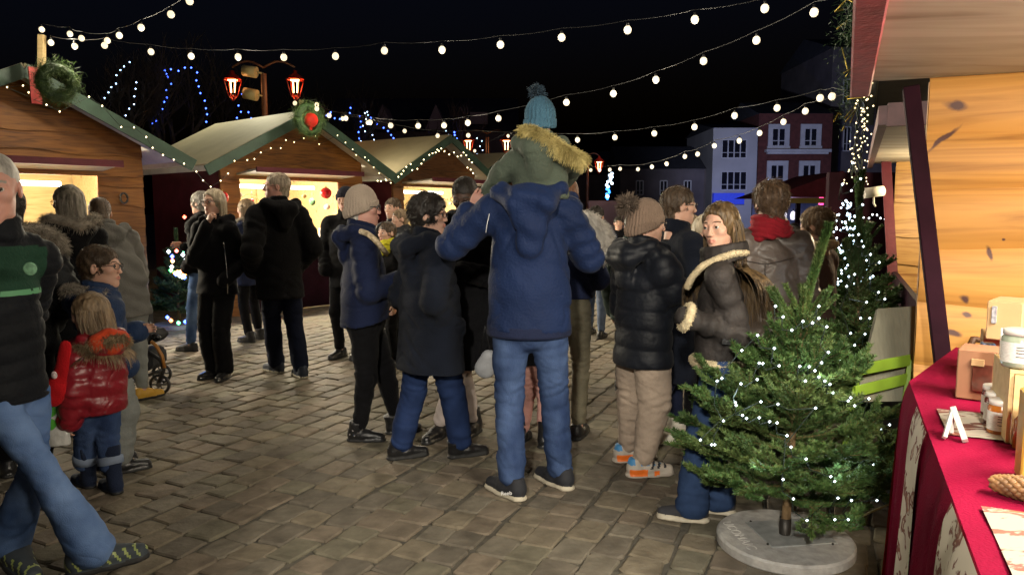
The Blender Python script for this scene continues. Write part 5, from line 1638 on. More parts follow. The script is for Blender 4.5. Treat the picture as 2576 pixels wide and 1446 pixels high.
for i, (x, y, z, s_) in enumerate(((.55, .5, 1.02, .17), (.95, .65, 1.02, .2), (1.5, .5, 1.02, .16), (.8, 1.6, 1.35, .2), (1.35, 1.6, 1.35, .22))):
    p = np.array(mB @ Vector((x, y, z))); m = MB(); m.lathe([(.01, .0), (s_ * .8, .0), (s_, s_ * .9), (s_ * .9, s_ * .9), (s_ * .7, .02), (.01, .02)], 14, p)
    m.build('bowl', WICK if i % 2 else BASK, tag_parent := thing('basket', ['small brown wicker basket at the left of the lit counter', 'round wicker basket in the middle of the lit counter', 'pale basket at the right of the lit counter', 'brown wicker basket high on the back shelf, left one', 'pale wicker basket high on the back shelf, right one'][i] + ' of the middle stall', 'basket', tuple(p), 0, 'baskets for sale in the middle stall'), world=True)
    MB().tube([p + [s_ * .85 * math.cos(a), 0, s_ * .9 + s_ * .9 * math.sin(a)] for a in np.linspace(0, math.pi, 11)], .008, 5).build('handle', WICK, tag_parent, world=True)
m = MB(); 
for (x0_, z_) in ((.1, 1.33),): m.box((1.2, 1.62, z_), (2.2, .42, .03))
o = m.build('shelf', W_PL, hB)
# horseshoe, round brush and hooks at the stall columns
p = np.array(mA @ Vector((2.26, -.07, 1.62))); m = MB()
m.tube([p + np.array([.0, 0, 0]) + .5 * np.array([.05 * math.sin(a) * .66, .05 * math.sin(a) * .75, .07 * math.cos(a)]) * 1.6 for a in np.linspace(0, 6.28, 17)], .012, 6)
tag(m.build('hanging_loop', mat('dark_iron', (.03, .025, .02), .6, 0), world=True), 'dark iron loop hung on the right column of the leftmost stall', 'hook')

# ------------------------------------------------------------------ street lanterns
COPR = mat('red_lacquered_iron', (.30, .02, .008), .4, .1)
RUST = mat('brown_post_paint', (.13, .05, .025), .5, .15)
FLAME = glow('lantern_glow', (1.0, .46, .16), 22)
FLOODM = mat('beige_floodlight', (.45, .38, .2), .5, .1)


def lantern(c, s, parent):
    fr = MB(); tp, bt, hh = .17 * s, .085 * s, .40 * s
    cs = [(1, 1), (1, -1), (-1, -1), (-1, 1)]
    for i, (a, b) in enumerate(cs):
        a2, b2 = cs[(i + 1) % 4]
        T0, B0 = c + [a * tp, b * tp, 0], c + [a * bt, b * bt, -hh]; T1, B1 = c + [a2 * tp, b2 * tp, 0], c + [a2 * bt, b2 * bt, -hh]
        fr.tube([T0, B0], .012 * s, 5); fr.tube([T0, T1], .014 * s, 5); fr.tube([B0, B1], .012 * s, 5); fr.tube([B0, c + [0, 0, -hh - .12 * s]], .012 * s, 5)
    fr.lathe([(tp * 1.35, .01), (tp * .9, .10 * s), (.06 * s, .16 * s), (.05 * s, .22 * s), (.0, .25 * s)], 10, c, 0)
    l = fr.build('lantern', COPR, parent, world=True)
    g = MB(); g.lathe([(.001, -.03 * s), (tp * .7, -.02 * s), (tp * .72, .005), (.001, .006)], 12, c)
    for x in (-.055, .06): g.tube([c + [x * s, 0, -.03 * s], c + [x * .8 * s, 0, -hh * .8]], .016 * s, 6)
    g.build('burner', FLAME, l, world=True)
    lamp('lantern_light', 'POINT', c + [0, 0, -.2 * s], 10 * s, (1, .42, .14), .08)


def lamppost(label, u, vt, d, spread, s=1.0, heads=(-1, 1), flood=False, dz=0):
    top = P(u, vt, d); base = np.array([top[0], d, 0])
    t = thing('street_lamp', label, 'street lamp', tuple(base), 0, 'street lamps with red lanterns')
    MB().lathe([(.16, 0), (.16, .3), (.09, .45), (.065, 1.0), (.055, top[2])], 12, base).build('post', RUST, t, world=True)
    a = MB()
    for x in heads:
        a.tube([top + [x * spread * q, 0, .12 * math.sin(q * 3.1) + .12 - .0 * q] for q in np.linspace(0, 1, 9)], .022, 6)
        lantern(top + [x * spread, 0, -.12 + dz], s, t)
    a.build('arms', RUST, t, world=True)
    if flood:
        for z in (.02, -.42):
            f = MB(); c = top + [-.22, -.1, z]
            f.tube([c + [-.14, 0, .03], c + [.12, -.02, -.02]], .11, 12); f.tube([c + [.1, 0, 0], c + [.22, .08, -.02]], .02, 6)
            f.build('floodlight', FLOODM, t, world=True)
    return t


lamppost('brown street lamp with two red lanterns and floodlights behind the middle stall', 663, 186, 15.0, .62, .78, flood=True)
lamp('roof_floodlight', 'SPOT', (-4.95, 14.4, 4.1), 900, (1, .92, .62), .12, (-3.8, 11.3, 2.4), angle=R(85), blend=.5)
lamppost('farther street lamp with two red lanterns behind the third stall', 1226, 345, 26, .66, 1.0)
lamppost('distant street lamp with one red lantern right of the child', 1478, 400, 32, .5, 1.0, heads=(1,))

# ------------------------------------------------------------------ bare trees with fairy lights
BARK = mat('dark_bark', (.06, .045, .035), .9, .3, 10, .5, 30)


def bare_tree(label, x, y, h, seed):
    r = random.Random(seed); t = thing('bare_tree', label, 'tree', (x, y, 0), 0, 'leafless trees behind the stalls')
    tr = MB(); br = MB()

    def grow(p, d, L, rad, lv):
        n = 5; pts = [p]
        for i in range(n):
            d = unit(d + np.array([r.uniform(-.18, .18), r.uniform(-.18, .18), .06])); p = p + d * L / n; pts.append(p)
        (tr if lv == 0 else br).tube(np.array(pts), np.linspace(rad, rad * .62, n + 1), 6 if lv < 2 else 3, 0, lv < 2)
        if lv < 5:
            for _ in range(r.choice((3, 4)) if lv < 4 else 3):
                q = pts[r.randint(2 if lv else 4, n)]
                dd = unit(d + np.array([r.uniform(-.9, .9), r.uniform(-.9, .9), r.uniform(-.1, .6)]))
                grow(q, dd, L * r.uniform(.58, .8), rad * .55, lv + 1)
    grow(np.array([x, y, 0.0]), np.array([0, 0, 1.0]), h * .38, h * .022, 0)
    tr.build('trunk', BARK, t, world=True); br.build('branches', BARK, t, world=True)


for i, (u, d, h) in enumerate(((290, 21, 6.6), (430, 23, 7.2), (570, 26, 6.4), (900, 30, 6.5), (1135, 34, 6.0))):
    bare_tree('leafless tree strung with fairy lights, ' + ['above the leftmost stall roof', 'holding the tall blue arch of lights', 'behind the left red lantern', 'right of the wreath with the red bow', 'with a blue column of lights beside the third gable'][i], P(u, 300, d)[0], d, h, i)

gb = 'fairy lights in the leafless trees'
garland('white fairy lights forming an open triangle in the tree above the leftmost stall', [(326, 157), (312, 168), (303, 177), (293, 190), (292, 211), (280, 220), (273, 233), (263, 247), (343, 208), (341, 224), (338, 243), (337, 263), (325, 274), (316, 291)], 20.5, MICROBW, .022, 'fairy_lights', gb)
garland('blue fairy lights forming a tall arch behind the stall roofs', [(382, 311), (392, 304), (401, 290), (408, 275), (413, 257), (420, 246), (419, 228), (431, 212), (422, 194), (418, 186), (415, 178), (430, 175), (449, 179), (465, 171), (481, 171), (496, 183), (494, 203), (500, 218), (504, 235), (515, 254), (518, 273), (521, 288), (519, 307)], 22.5, MICROB, .030, 'fairy_lights', gb)
garland('small blue and white cluster of fairy lights below the left red lantern', [(596, 297), (606, 282), (600, 266), (609, 237), (625, 283), (632, 298)], 25, MICROB, .032, 'fairy_lights', gb)
garland('blue fairy lights looping between the bulbs right of the red bow', [(822, 291), (832, 283), (842, 298), (855, 300), (880, 285), (882, 272), (905, 292), (908, 306), (907, 320), (902, 333), (903, 349), (896, 361), (965, 322), (976, 330), (984, 340), (990, 348), (1001, 352), (933, 297), (948, 312)], 29, MICROB, .036, 'fairy_lights', gb)
garland('white fairy lights in a ragged column between the blue loops', [(918, 285), (924, 282), (926, 290), (921, 300), (930, 308), (913, 317), (918, 331), (912, 345), (908, 355), (937, 340), (941, 352), (936, 363)], 28.5, MICROBW, .026, 'fairy_lights', gb)
garland('blue column of fairy lights beside the third stall gable', [(1143, 333), (1141, 345), (1149, 349), (1140, 357), (1147, 362), (1139, 370), (1145, 377), (1142, 384), (1137, 364), (1144, 340)], 33, MICROB, .042, 'fairy_lights', gb)
garland('pale string of fairy lights around the farther street lamp', [(1122, 330), (1128, 340), (1124, 352), (1200, 348), (1212, 355), (1207, 368), (1214, 378), (1200, 388), (1213, 392)], 25, MICROBW, .02, 'fairy_lights', gb)

# more stock in the left stalls
ORN = [mat('white_felt', (.62, .58, .52), .9, .1), RB, mat('straw', (.42, .28, .10), .8, .3, 40), mat('dark_green_felt', (.03, .09, .04), .9)]
r = np.random.RandomState(21); n_ = 0
for mw, cnt, tag_ in ((mB, 9, 'middle'), (mC, 5, 'third')):
    for k in range(cnt):
        p = np.array(mw @ Vector((.42 + 1.4 * k / (cnt - 1) + r.uniform(-.05, .05), .16 + .1 * (k % 2), 1.70 - .08 * (k % 3)))); rr = .035 + .02 * r.rand()
        t = thing('hanging_ornament', 'small %s ornament hanging in the %s stall, %s from the left' % (['white felt', 'glossy red', 'straw', 'green felt'][k % 4], tag_, ['first', 'second', 'third', 'fourth', 'fifth', 'sixth', 'seventh', 'eighth', 'ninth'][k]), 'ornament', tuple(p), 0, 'ornaments hanging in the %s stall' % tag_)
        MB().ball(p, rr, 8, scale=(1, 1, 1.2 if k % 2 else .9)).build('body', ORN[k % 4], t, world=True); MB().tube([p + [0, 0, rr], p + [0, 0, .14]], .003, 4).build('thread', SOCK, t, world=True)
for mw, par, nm in ((mA, hA, 'leftmost'), (mB, hB, 'middle'), (mC, hC, 'third')):
    for x in (.55, 1.15, 1.75):
        c = mw @ Vector((x, 2.0, .9)); m = MB(); q = np.array(mw.to_3x3())
        m.box((x, 1.98, .95), (.07, .03, 1.85)); m.build('upright', W_PL, par)
    for k in range(5):
        p = np.array(mw @ Vector((.3 + .36 * k, .06, 1.04))); w_, h_ = r.uniform(.12, .2), r.uniform(.06, .2)
        t = thing('gift_box', '%s box on the %s stall counter, %s from the left' % (['white', 'red', 'straw coloured', 'dark green'][k % 4], nm, ['first', 'second', 'third', 'fourth', 'fifth'][k]), 'box', tuple(p), math.atan2(q[1][0], q[0][0]), 'boxes on the counter of the %s stall' % nm)
        MB().box((0, 0, h_ / 2), (w_, .12, h_), bev=.004).build('box', ORN[k % 4], t); MB().box((0, 0, h_ + .004), (w_ + .01, .13, .02), bev=.003).build('lid', ORN[(k + 2) % 4], t)
# ------------------------------------------------------------------ far houses
PLAS = mat('white_render', (.42, .40, .42), .9, .12, .5)
BRICK = mat('dark_red_brick', (.11, .03, .025), .9, .25, 3)
STONEW = mat('white_stone_trim', (.50, .48, .50), .8, .1, 2)
DARKW = mat('night_wall', (.12, .10, .11), .9, .25, .6)
SLATE = mat('slate_roof', (.045, .045, .055), .7, .2, 3)
GLASSD = mat('dark_window_glass', (.012, .012, .02), .1, 0, spec=.8)
PURW = mat('lavender_wall', (.30, .24, .27), .9, .15, .6)


def house(label, u0, u1, vt, d, depth, wallm, wins, roof=0.0, zfix=None, cat='house'):
    a, b = P(u0, vt, d), P(u1, vt, d); z = a[2]; x0, x1 = a[0], b[0]
    t = thing('town_house', label, cat, ((x0 + x1) / 2, d, 0), 0, 'houses around the square')
    m = MB(); m.box(((x0 + x1) / 2, d + depth / 2, z / 2), (x1 - x0, depth, z)); m.build('wall', wallm, t, world=True)
    if roof:
        m = MB(); m.prism([(x0 - .15, d - .2, z), (x0 - .15, d + depth + .2, z), (x0 - .15, d + depth / 2, z + roof)], (0, 0, 0), (x1 - x0 + .3, 0, 0)); m.build('roof', SLATE, t, world=True)
    for (wu0, wu1, wv0, wv1, npn, trim) in wins:
        p0, p1 = P(wu0, wv1, d), P(wu1, wv0, d)
        w_, h_ = p1[0] - p0[0], p1[2] - p0[2]; cx, cz = (p0[0] + p1[0]) / 2, (p0[2] + p1[2]) / 2
        f = MB(); fw = .09 if trim < .2 else .12
        if trim > 0: 
            f.box((cx, d - .05, cz + h_ / 2 + trim / 2), (w_ + 2 * trim, .16, trim)); f.box((cx, d - .06, cz - h_ / 2 - trim * .3), (w_ + 2.4 * trim, .2, trim * .6))
            for s_ in (-1, 1): f.box((cx + s_ * (w_ / 2 + trim / 2), d - .045, cz), (trim, .13, h_))
        for i in range(npn + 1): f.box((cx - w_ / 2 + w_ * i / npn, d - .03, cz), (fw, .08, h_ - .002))
        f.box((cx, d - .025, cz + h_ * .5), (w_, .06, fw)); f.box((cx, d - .025, cz - h_ * .5), (w_, .06, fw)); f.box((cx, d - .022, cz - h_ * .2), (w_, .04, fw * .5))
        fo = f.build('window', STONEW, t, world=True)
        g = MB(); g.box((cx, d - .01, cz), (w_ * .98, .012, h_ * .98)); g.build('pane', GLASSD, fo, world=True)
    return t, x0, x1, z


hw, *_ = house('narrow white house with a blue shopfront left of the brick house', 1795, 1907, 322, 60, 9, PLAS, [(1815, 1878, 352, 398, 4, 0), (1813, 1878, 432, 478, 4, 0)], .8)
a, b = P(1792, 486, 59.9), P(1868, 514, 59.9)
m = MB(); m.box(((a[0] + b[0]) / 2, 59.7, (a[2] + b[2]) / 2), (b[0] - a[0], .4, a[2] - b[2])); m.build('blue_fascia', mat('blue_shopfront_lit', (.05, .09, .7), .5, .1, emit=(.02, .05, 1), es=.22), hw, world=True)  # weak emission puts the blue light into the blue panel
hb, x0, x1, z = house('dark red brick house with ornate white window surrounds', 1910, 2096, 286, 60.6, 9, BRICK, [(1941, 1976, 323, 368, 2, .32), (2022, 2056, 323, 368, 2, .32), (1937, 1972, 415, 465, 2, .32), (2018, 2052, 415, 455, 2, .32)], 1.5)
a, b = P(1924, 380, 60.5), P(2086, 386, 60.5)
m = MB(); m.box(((a[0] + b[0]) / 2, 60.3, a[2]), (b[0] - a[0], .5, .22)); m.box(((a[0] + b[0]) / 2, 60.4, a[2] - .18), (b[0] - a[0] - .3, .3, .16)); m.build('cornice', STONEW, hb, world=True)
house('tall unlit stone building at the right end of the houses', 2096, 2300, 120, 64, 12, DARKW, [(2120, 2140, 200, 260, 2, 0), (2120, 2140, 320, 380, 2, 0)], 2)
house('long unlit row of buildings left of the white house', 1560, 1794, 425, 62, 9, DARKW, [(1600, 1618, 455, 490, 2, 0), (1660, 1678, 455, 490, 2, 0), (1720, 1738, 455, 490, 2, 0)], 2.2)
house('unlit house behind the street lamp, right of the child', 1300, 1560, 440, 70, 9, DARKW, [], 2.5)
house('low lavender wall building behind the crowd', 1478, 1606, 505, 34, 5, PURW, [])
hd, *_ = house('distant row with pale pointed dormers behind the stalls', 820, 1300, 330, 55, 9, DARKW, [(1190, 1200, 286, 308, 2, 0), (1206, 1216, 286, 308, 2, 0)], 3.0)
for u in (962, 1096):
    a, b, c = P(u - 27, 326, 53), P(u + 27, 326, 53), P(u, 263, 53)
    m = MB(); m.prism([a, b, c], (0, 0, 0), (0, 3, 0)); m.build('dormer', PURW, hd, world=True)
a, b = P(1182, 312, 54.4), P(1226, 282, 54.4); m = MB(); m.box(((a[0] + b[0]) / 2, 56.0, (a[2] + b[2]) / 2), (b[0] - a[0], 3, b[2] - a[2])); m.build('dormer', PURW, hd, world=True)

# blue floodlight on the houses, as in the photo
lamp('blue_facade_floodlight', 'SPOT', (17, 46, 1.2), 1000, (.16, .24, 1.0), .3, (21.5, 60, 4), angle=R(70), blend=.8)
lamp('white_facade_floodlight', 'SPOT', (12, 40, 4), 5500, (.70, .78, 1.0), .3, (21, 60, 6), angle=R(60), blend=.8)
lamp('plaza_light', 'SPOT', (6, 28, 7), 700, (.9, .62, .6), .3, (-10, 55, 5), angle=R(100), blend=.9)

# red awning stall far right
t = thing('market_stall', 'far stall with a dark red pitched roof and blue lit counter', 'market stall', tuple(P(2030, 560, 22) * [1, 1, 0]), 0, 'wooden market stalls')
a, b, c = P(1935, 496, 22), P(2120, 430, 22), P(2240, 496, 22)
m = MB(); m.prism([a, c, b], (0, 0, 0), (0, 3.5, 0)); m.build('roof', mat('dark_red_canvas', (.14, .012, .022), .8, .2), t, world=True)
m = MB(); zz = a[2] - .1
m.box(((a[0] + c[0]) / 2, 22.2, zz), (c[0] - a[0] - .2, .1, .16)); m.build('lit_fascia', mat('mustard_fascia', (.35, .25, .05), .6, 0), t, world=True)
m = MB()
for u in (1950, 2008, 2100, 2200):
    q = P(u, 500, 22.3); m.box((q[0], 22.3, q[2] / 2), (.12, .12, q[2]))
m.build('posts', BURGD, t, world=True)
m = MB(); q0, q1 = P(1955, 530, 22.6), P(2200, 530, 22.6); m.box(((q0[0] + q1[0]) / 2, 22.7, .5), (q1[0] - q0[0], .5, 1.0)); m.build('counter', BURGD, t, world=True)
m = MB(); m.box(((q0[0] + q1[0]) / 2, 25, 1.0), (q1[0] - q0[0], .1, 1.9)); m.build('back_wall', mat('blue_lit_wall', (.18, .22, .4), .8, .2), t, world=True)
m = MB(); q = P(1983, 512, 22.4); m.box((q[0], 23.4, q[2] + .1), (.62, .1, .18)); m.build('tube_lamp', glow('blue_tube_glow', (.35, .5, 1), 5), t, world=True)
lamp('far_stall_light', 'POINT', tuple(P(1983, 515, 23)), 22, (.5, .6, 1.0), .1)
for i, (u, v, mt_, lb) in enumerate(((1972, 540, glow('white_item_glow', (.9, .85, 1), 1.2), 'white item with added glow on the blue lit far counter, left one'), (1995, 542, glow('white_item_glow', (.9, .85, 1), 1.2), 'white item with added glow on the blue lit far counter, right one'), (2066, 505, glow('pink_glow', (1, .05, .25), 4), 'pink and red glowing ornament hanging under the dark red roof'))):  # white goods glow by emission in place of the counter light
    c = P(u, v, 22.5); t2 = thing('glowing_ornament', lb, 'ornament', tuple(c), 0, 'glowing ornaments on the far stall')
    MB().lathe([(.001, -.14), (.07, -.12), (.09, 0), (.06, .1), (.001, .14)], 10, c).build('shade', mt_, t2, world=True); MB().tube([c + [0, 0, .14], c + [0, 0, .2]], .02, 6).build('cap', SOCK, t2, world=True)

# hanging blue light figure
t = thing('light_figure', 'bright blue and white light figure hanging beside the lavender wall', 'light decoration', tuple(P(1531, 490, 30)))
m = MB(); m2 = MB(); r = np.random.RandomState(4)
for v in np.linspace(437, 470, 9): m.ball(P(1533 + r.uniform(-7, 7), v, 30), .055, 6)
for v in np.linspace(468, 500, 9): m2.ball(P(1529 + r.uniform(-4, 4), v, 30), .05, 6)
m.ball(P(1528, 494, 30), .07, 8)
m.build('star_lights', glow('ice_white_glow', (.6, .8, 1), 8, 'NONE'), t, world=True); m2.build('tail_lights', glow('azure_glow', (.03, .25, 1), 5, 'NONE'), t, world=True)
MB().tube([P(1530, 428, 30.1), P(1530, 505, 30.1)], .02, 5).build('frame', SOCK, t, world=True)
t = thing('light_figure', 'small blue cone of light above the red scarf', 'light decoration', tuple(P(1934, 470, 28)))
MB().lathe([(.10, -.25), (.11, -.1), (.05, .12), (.001, .28)], 10, P(1933, 467, 28)).build('cone', glow('azure_white_glow', (.35, .55, 1), 7, 'NONE'), t, world=True)
MB().tube([P(1933, 480, 28), P(1933, 560, 28)], .02, 5).build('stem', SOCK, t, world=True)

# ------------------------------------------------------------------ right-hand stalls
fr3 = np.array([fd[0], fd[1], 0]); rt3 = np.array([fd[1], -fd[0], 0]); UP = np.array([0, 0, 1.0])
O1 = np.array([1.69, 3.06, 0])
t1 = thing('market_stall', 'nearest stall at the right, knotty yellow plank wall behind its open hatch', 'market stall', tuple(O1), 0, 'wooden market stalls')


def loc_wall(mb_fn, org, xdir, name, mt, parent):
    """build in a local frame: X along xdir, -Y towards the viewer"""
    m = MB(); mb_fn(m); o = m.build(name, mt, parent)
    o.location = Vector(org) - parent.location; o.rotation_euler = (0, 0, math.atan2(xdir[1], xdir[0]))
    return o


W_KN = wood('knotty_yellow_planks', (.44, .215, .050), (.25, .108, .022), .62, grain=(1.0, 20, 20), rough=.6, coat=0)
def logs(m, x0, x1, z0, z1, h):
    r = np.random.RandomState(5); z = z0; n = 50; xs = np.linspace(x0, x1, n); off0 = 0 * xs
    while z < z1 - .02:
        hh = min(h * (.9 + .25 * r.rand()), z1 - z); off1 = .010 * np.sin(xs * 3.1 + r.rand() * 6) + .006 * np.sin(xs * 7 + r.rand() * 6)
        if z + hh >= z1 - .02: off1 = 0 * xs
        K = 7; V = []
        for k in range(K):
            f = k / (K - 1); zz = (z + off0) * (1 - f) + (z + hh + off1) * f
            V.append(np.c_[xs, np.full(n, .004 - .026 * (1 - abs(2 * f - 1) ** 3.2)), zz])
        V = np.concatenate(V); i, j = np.meshgrid(np.arange(n - 1), np.arange(K - 1), indexing='xy'); i, j = i.ravel(), j.ravel()
        m.add(V, np.stack([j * n + i, j * n + i + 1, (j + 1) * n + i + 1, (j + 1) * n + i], -1), 0, True); z += hh; off0 = off1


wall1 = loc_wall(lambda m: (logs(m, 0, 2.4, .35, 2.02, .235), m.box((1.2, .03, 1.15), (2.4, .04, 1.7))), O1, rt3, 'end_wall', W_KN, t1)
kt = W_KN.node_tree; ktc = N_(kt, 'ShaderNodeTexCoord'); kno = N_(kt, 'ShaderNodeTexNoise'); kno.inputs['Scale'].default_value = 7; kno.inputs['Detail'].default_value = 4
kt.links.new(ktc.outputs['Object'], kno.inputs['Vector'])
kv = N_(kt, 'ShaderNodeVectorMath', operation='MULTIPLY_ADD'); kv.inputs[1].default_value = (.075, .05, .075); kt.links.new(kno.outputs['Color'], kv.inputs[0]); kt.links.new(ktc.outputs['Object'], kv.inputs[2])
klast = kt.nodes['Principled BSDF'].inputs['Base Color'].links[0].from_socket
for (u, v, a, b, ang_) in ((2398, 268, .050, .022, .1), (2378, 345, .013, .09, .75), (2483, 640, .014, .036, -.5), (2425, 755, .016, .026, -.5), (2426, 795, .019, .011, 0), (2395, 838, .04, .018, .1), (2520, 600, .010, .007, 0)):
    r_0 = ray(u, v); tt = np.dot(O1 - fr3 * .016 - np.array([0, 0, CAM_H]), fr3) / np.dot(r_0, fr3)
    c = np.array([0, 0, CAM_H]) + r_0 * tt - O1
    mp_ = N_(kt, 'ShaderNodeMapping'); mp_.vector_type = 'TEXTURE'
    mp_.inputs['Location'].default_value = (float(np.dot(c, rt3)) + .037, 0, float(c[2]) + .037); mp_.inputs['Rotation'].default_value = (0, ang_, 0); mp_.inputs['Scale'].default_value = (a, 5, b)
    kt.links.new(kv.outputs[0], mp_.inputs[0])
    ln_ = N_(kt, 'ShaderNodeVectorMath', operation='LENGTH'); kt.links.new(mp_.outputs[0], ln_.inputs[0])
    rp_ = N_(kt, 'ShaderNodeValToRGB'); rp_.color_ramp.elements[0].position = .5; rp_.color_ramp.elements[0].color = (1, 1, 1, 1); rp_.color_ramp.elements[1].position = 1.0; rp_.color_ramp.elements[1].color = (0, 0, 0, 1)
    kt.links.new(ln_.outputs['Value'], rp_.inputs[0])
    mx_ = N_(kt, 'ShaderNodeMix', data_type='RGBA'); mx_.inputs[7].default_value = (.075, .035, .03, 1); kt.links.new(rp_.outputs[0], mx_.inputs[0]); kt.links.new(klast, mx_.inputs[6]); klast = mx_.outputs[2]
kt.links.new(klast, kt.nodes['Principled BSDF'].inputs['Base Color'])
m = MB(); a, b = P(2291, 222, 3.0), P(2374, 935, 2.78)
m.bar(a, b, .058, .07, up=fr3, bev=.004); m.build('jamb_post', BURGD, t1, world=True)
m = MB(); a = O1 - rt3 * .235 + UP * 2.01 - fr3 * .02
m.prism([a, a + rt3 * 2.4, a + rt3 * 2.4 - fr3 * 2.6, a - fr3 * 2.6], (0, 0, 0), UP * .025)
hh_ = m.build('hatch', W_SO, t1, world=True)
m = MB(); m.bar(a - rt3 * .02 + UP * .015 + fr3 * .01, a - rt3 * .02 + UP * .015 - fr3 * 2.6, .075, .15, bev=.006); m.build('hatch_edge', mat('worn_red_paint', (.20, .035, .045), .6, .35, 12, .4, 50), hh_, world=True)
m = MB(); m.box(O1 + rt3 * 2.4 - fr3 * 1.5 + UP * 1.2, (.05, 3.4, 2.4), axes=[rt3, fr3, UP]); m.build('back_wall', W_KN, t1, world=True)
# roof edge above with green gutter
m = MB(); g0, g1 = P(2196, -130, 2.6), P(2186, 300, 8.4)
m.bar(g0, g1, .10, .14, bev=.01); m.build('gutter', mat('dark_green_gutter', (.03, .05, .045), .3, .2, spec=.6), t1, world=True)
m = MB(); m.prism([g0 + UP * .08, g1 + UP * .08, g1 + UP * .9 + rt3 * 1.5, g0 + UP * .9 + rt3 * 1.5], (0, 0, 0), UP * .03); m.build('roof', ROOFM, t1, world=True)
m = MB(); m.prism([g0 + rt3 * .06, g1 + rt3 * .06, g1 + rt3 * .5 - UP * .02, g0 + rt3 * .5 - UP * .02], (0, 0, 0), -UP * .02); m.build('soffit', mat('grey_soffit', (.10, .09, .08), .8), t1, world=True)

O2 = np.array([3.98, 7.75, 0])
t2 = thing('market_stall', 'second stall at the right, seen past the leaning dark post', 'market stall', tuple(O2), 0, 'wooden market stalls')
loc_wall(lambda m: (waney(m, 0, 2.0, 0, 2.05, 0, h=.3, seed=8, n=20, out=.03), m.box((1, .03, 1.0), (2, .04, 2.0))), O2, rt3, 'end_wall', W_OR2, t2)
m = MB(); m.bar(P(2229, 405, 7.7), P(2258, 900, 7.2), .09, .09, up=fr3); m.build('jamb_post', BURG, t2, world=True)
m = MB(); a = P(2232, 290, 4.0); b = P(2194, 412, 8.0); c = b + rt3 * 1.3; d_ = a + rt3 * 1.3
m.prism([a, b, c, d_], (0, 0, 0), UP * .025); h2 = m.build('hatch', W_SO, t2, world=True)
m = MB(); m.bar(a - rt3 * .02, b - rt3 * .02, .045, .10); m.bar(a, a + rt3 * 1.0, .05, .12); m.build('hatch_edge', mat('worn_brown_paint', (.11, .05, .05), .6, .3, 12), h2, world=True)
m = MB(); a = P(2150, 560, 8.2); m.box((a[0] + .1, 8.3, .95), (.75, .08, 1.9)); m.build('side_panel', BURGD, t2, world=True)
m = MB(); a = np.array([2.45, 4.3, 0]); m.bar(a + UP * .45, a + fr3 * 3.4 + UP * .45, .04, .85, up=UP); m.build('counter_front', BURGD, t2, world=True)
lamp('right_stall_light', 'POINT', (4.0, 6.4, 1.75), 130, (1, .80, .50), .08)
t = thing('rolled_blind', 'white rolled blind with a hanging cord on the second right stall', 'blind', tuple(P(2185, 485, 6.6)))
m = MB(); m.tube([P(2172, 487, 6.6), P(2222, 480, 6.6)], .045, 12); m.build('roll', WHITEP, t, world=True)
MB().tube([P(2198, 492, 6.6), P(2198, 512, 6.6), P(2202, 520, 6.6)], .008, 5).build('cord', WHITEP, t, world=True)
garland('string of cold micro lights in front of the dark red panel at the right', [(2150, 545), (2163, 541), (2172, 547), (2186, 549), (2195, 540), (2206, 541), (2215, 549), (2226, 551), (2233, 556)], 7.6, glow('cold_micro_far', (.8, .9, 1), 15, 'NONE'), .011)
# warm lights hanging down from the gutter end
r = np.random.RandomState(8); pts = []
for i in range(95):
    v = 140 + 330 * (i / 95) ** .8 + r.uniform(-6, 6)
    s_ = (14 if v < 230 else 26 if v < 400 else 34)
    pts.append((2188 - (v - 140) * .11 + r.uniform(-s_, s_), v))
garland('thick bundle of warm lights hanging from the green gutter at the right', pts, (4.4, 7.6), glow('gold_micro_glow', (1.0, .78, .40), 3.5, 'NONE'), .0075, cable=False)
m = MB()
for k in range(4):
    m.tube([P(2188 - (v - 60) * .09 + 12 * math.sin(v * .05 + k * 1.6), v, 4.3 + (v - 60) / 400 * 3) for v in range(60, 460, 16)], .006, 4)
tag(m.build('cable_bundle', GREENC, world=True), 'tangle of dark green cables dangling with the warm lights', 'cable')
for i, (u, v, d, lb) in enumerate(((2150, 40, 4.1, 'fir garland tuft with gold leaves high on the green gutter'), (2140, 225, 5.5, 'dark fir tuft on the gutter below the gold leaves'))):
    r = np.random.RandomState(i); c0 = P(u, v, d); n = 2600
    n = 1100; b = c0 + r.randn(n, 3) * [.035, .09, .13]; dd = r.randn(n, 3); dd /= np.linalg.norm(dd, axis=1)[:, None]
    V, F1, F2 = needles(b, dd, .035, .003); m = MB(); m.add(V, F1, 0, False); m.F.append((F2, np.zeros(len(F2), int), False))
    t = thing('fir_tuft', lb, 'garland', tuple(c0), 0, 'fir tufts on the gutter'); m.build('needles', NEEDD, t, world=True)
    m = MB()
    for _ in range(9):
        q = c0 + r.randn(3) * [.05, .1, .14]; m.tube([q, q + r.randn(3) * .04, q + r.randn(3) * .06], .005, 5)
    m.build('gold_leaves', mat('gold_foil', (.45, .33, .06), .35, 0, metal=.8), t, world=True)

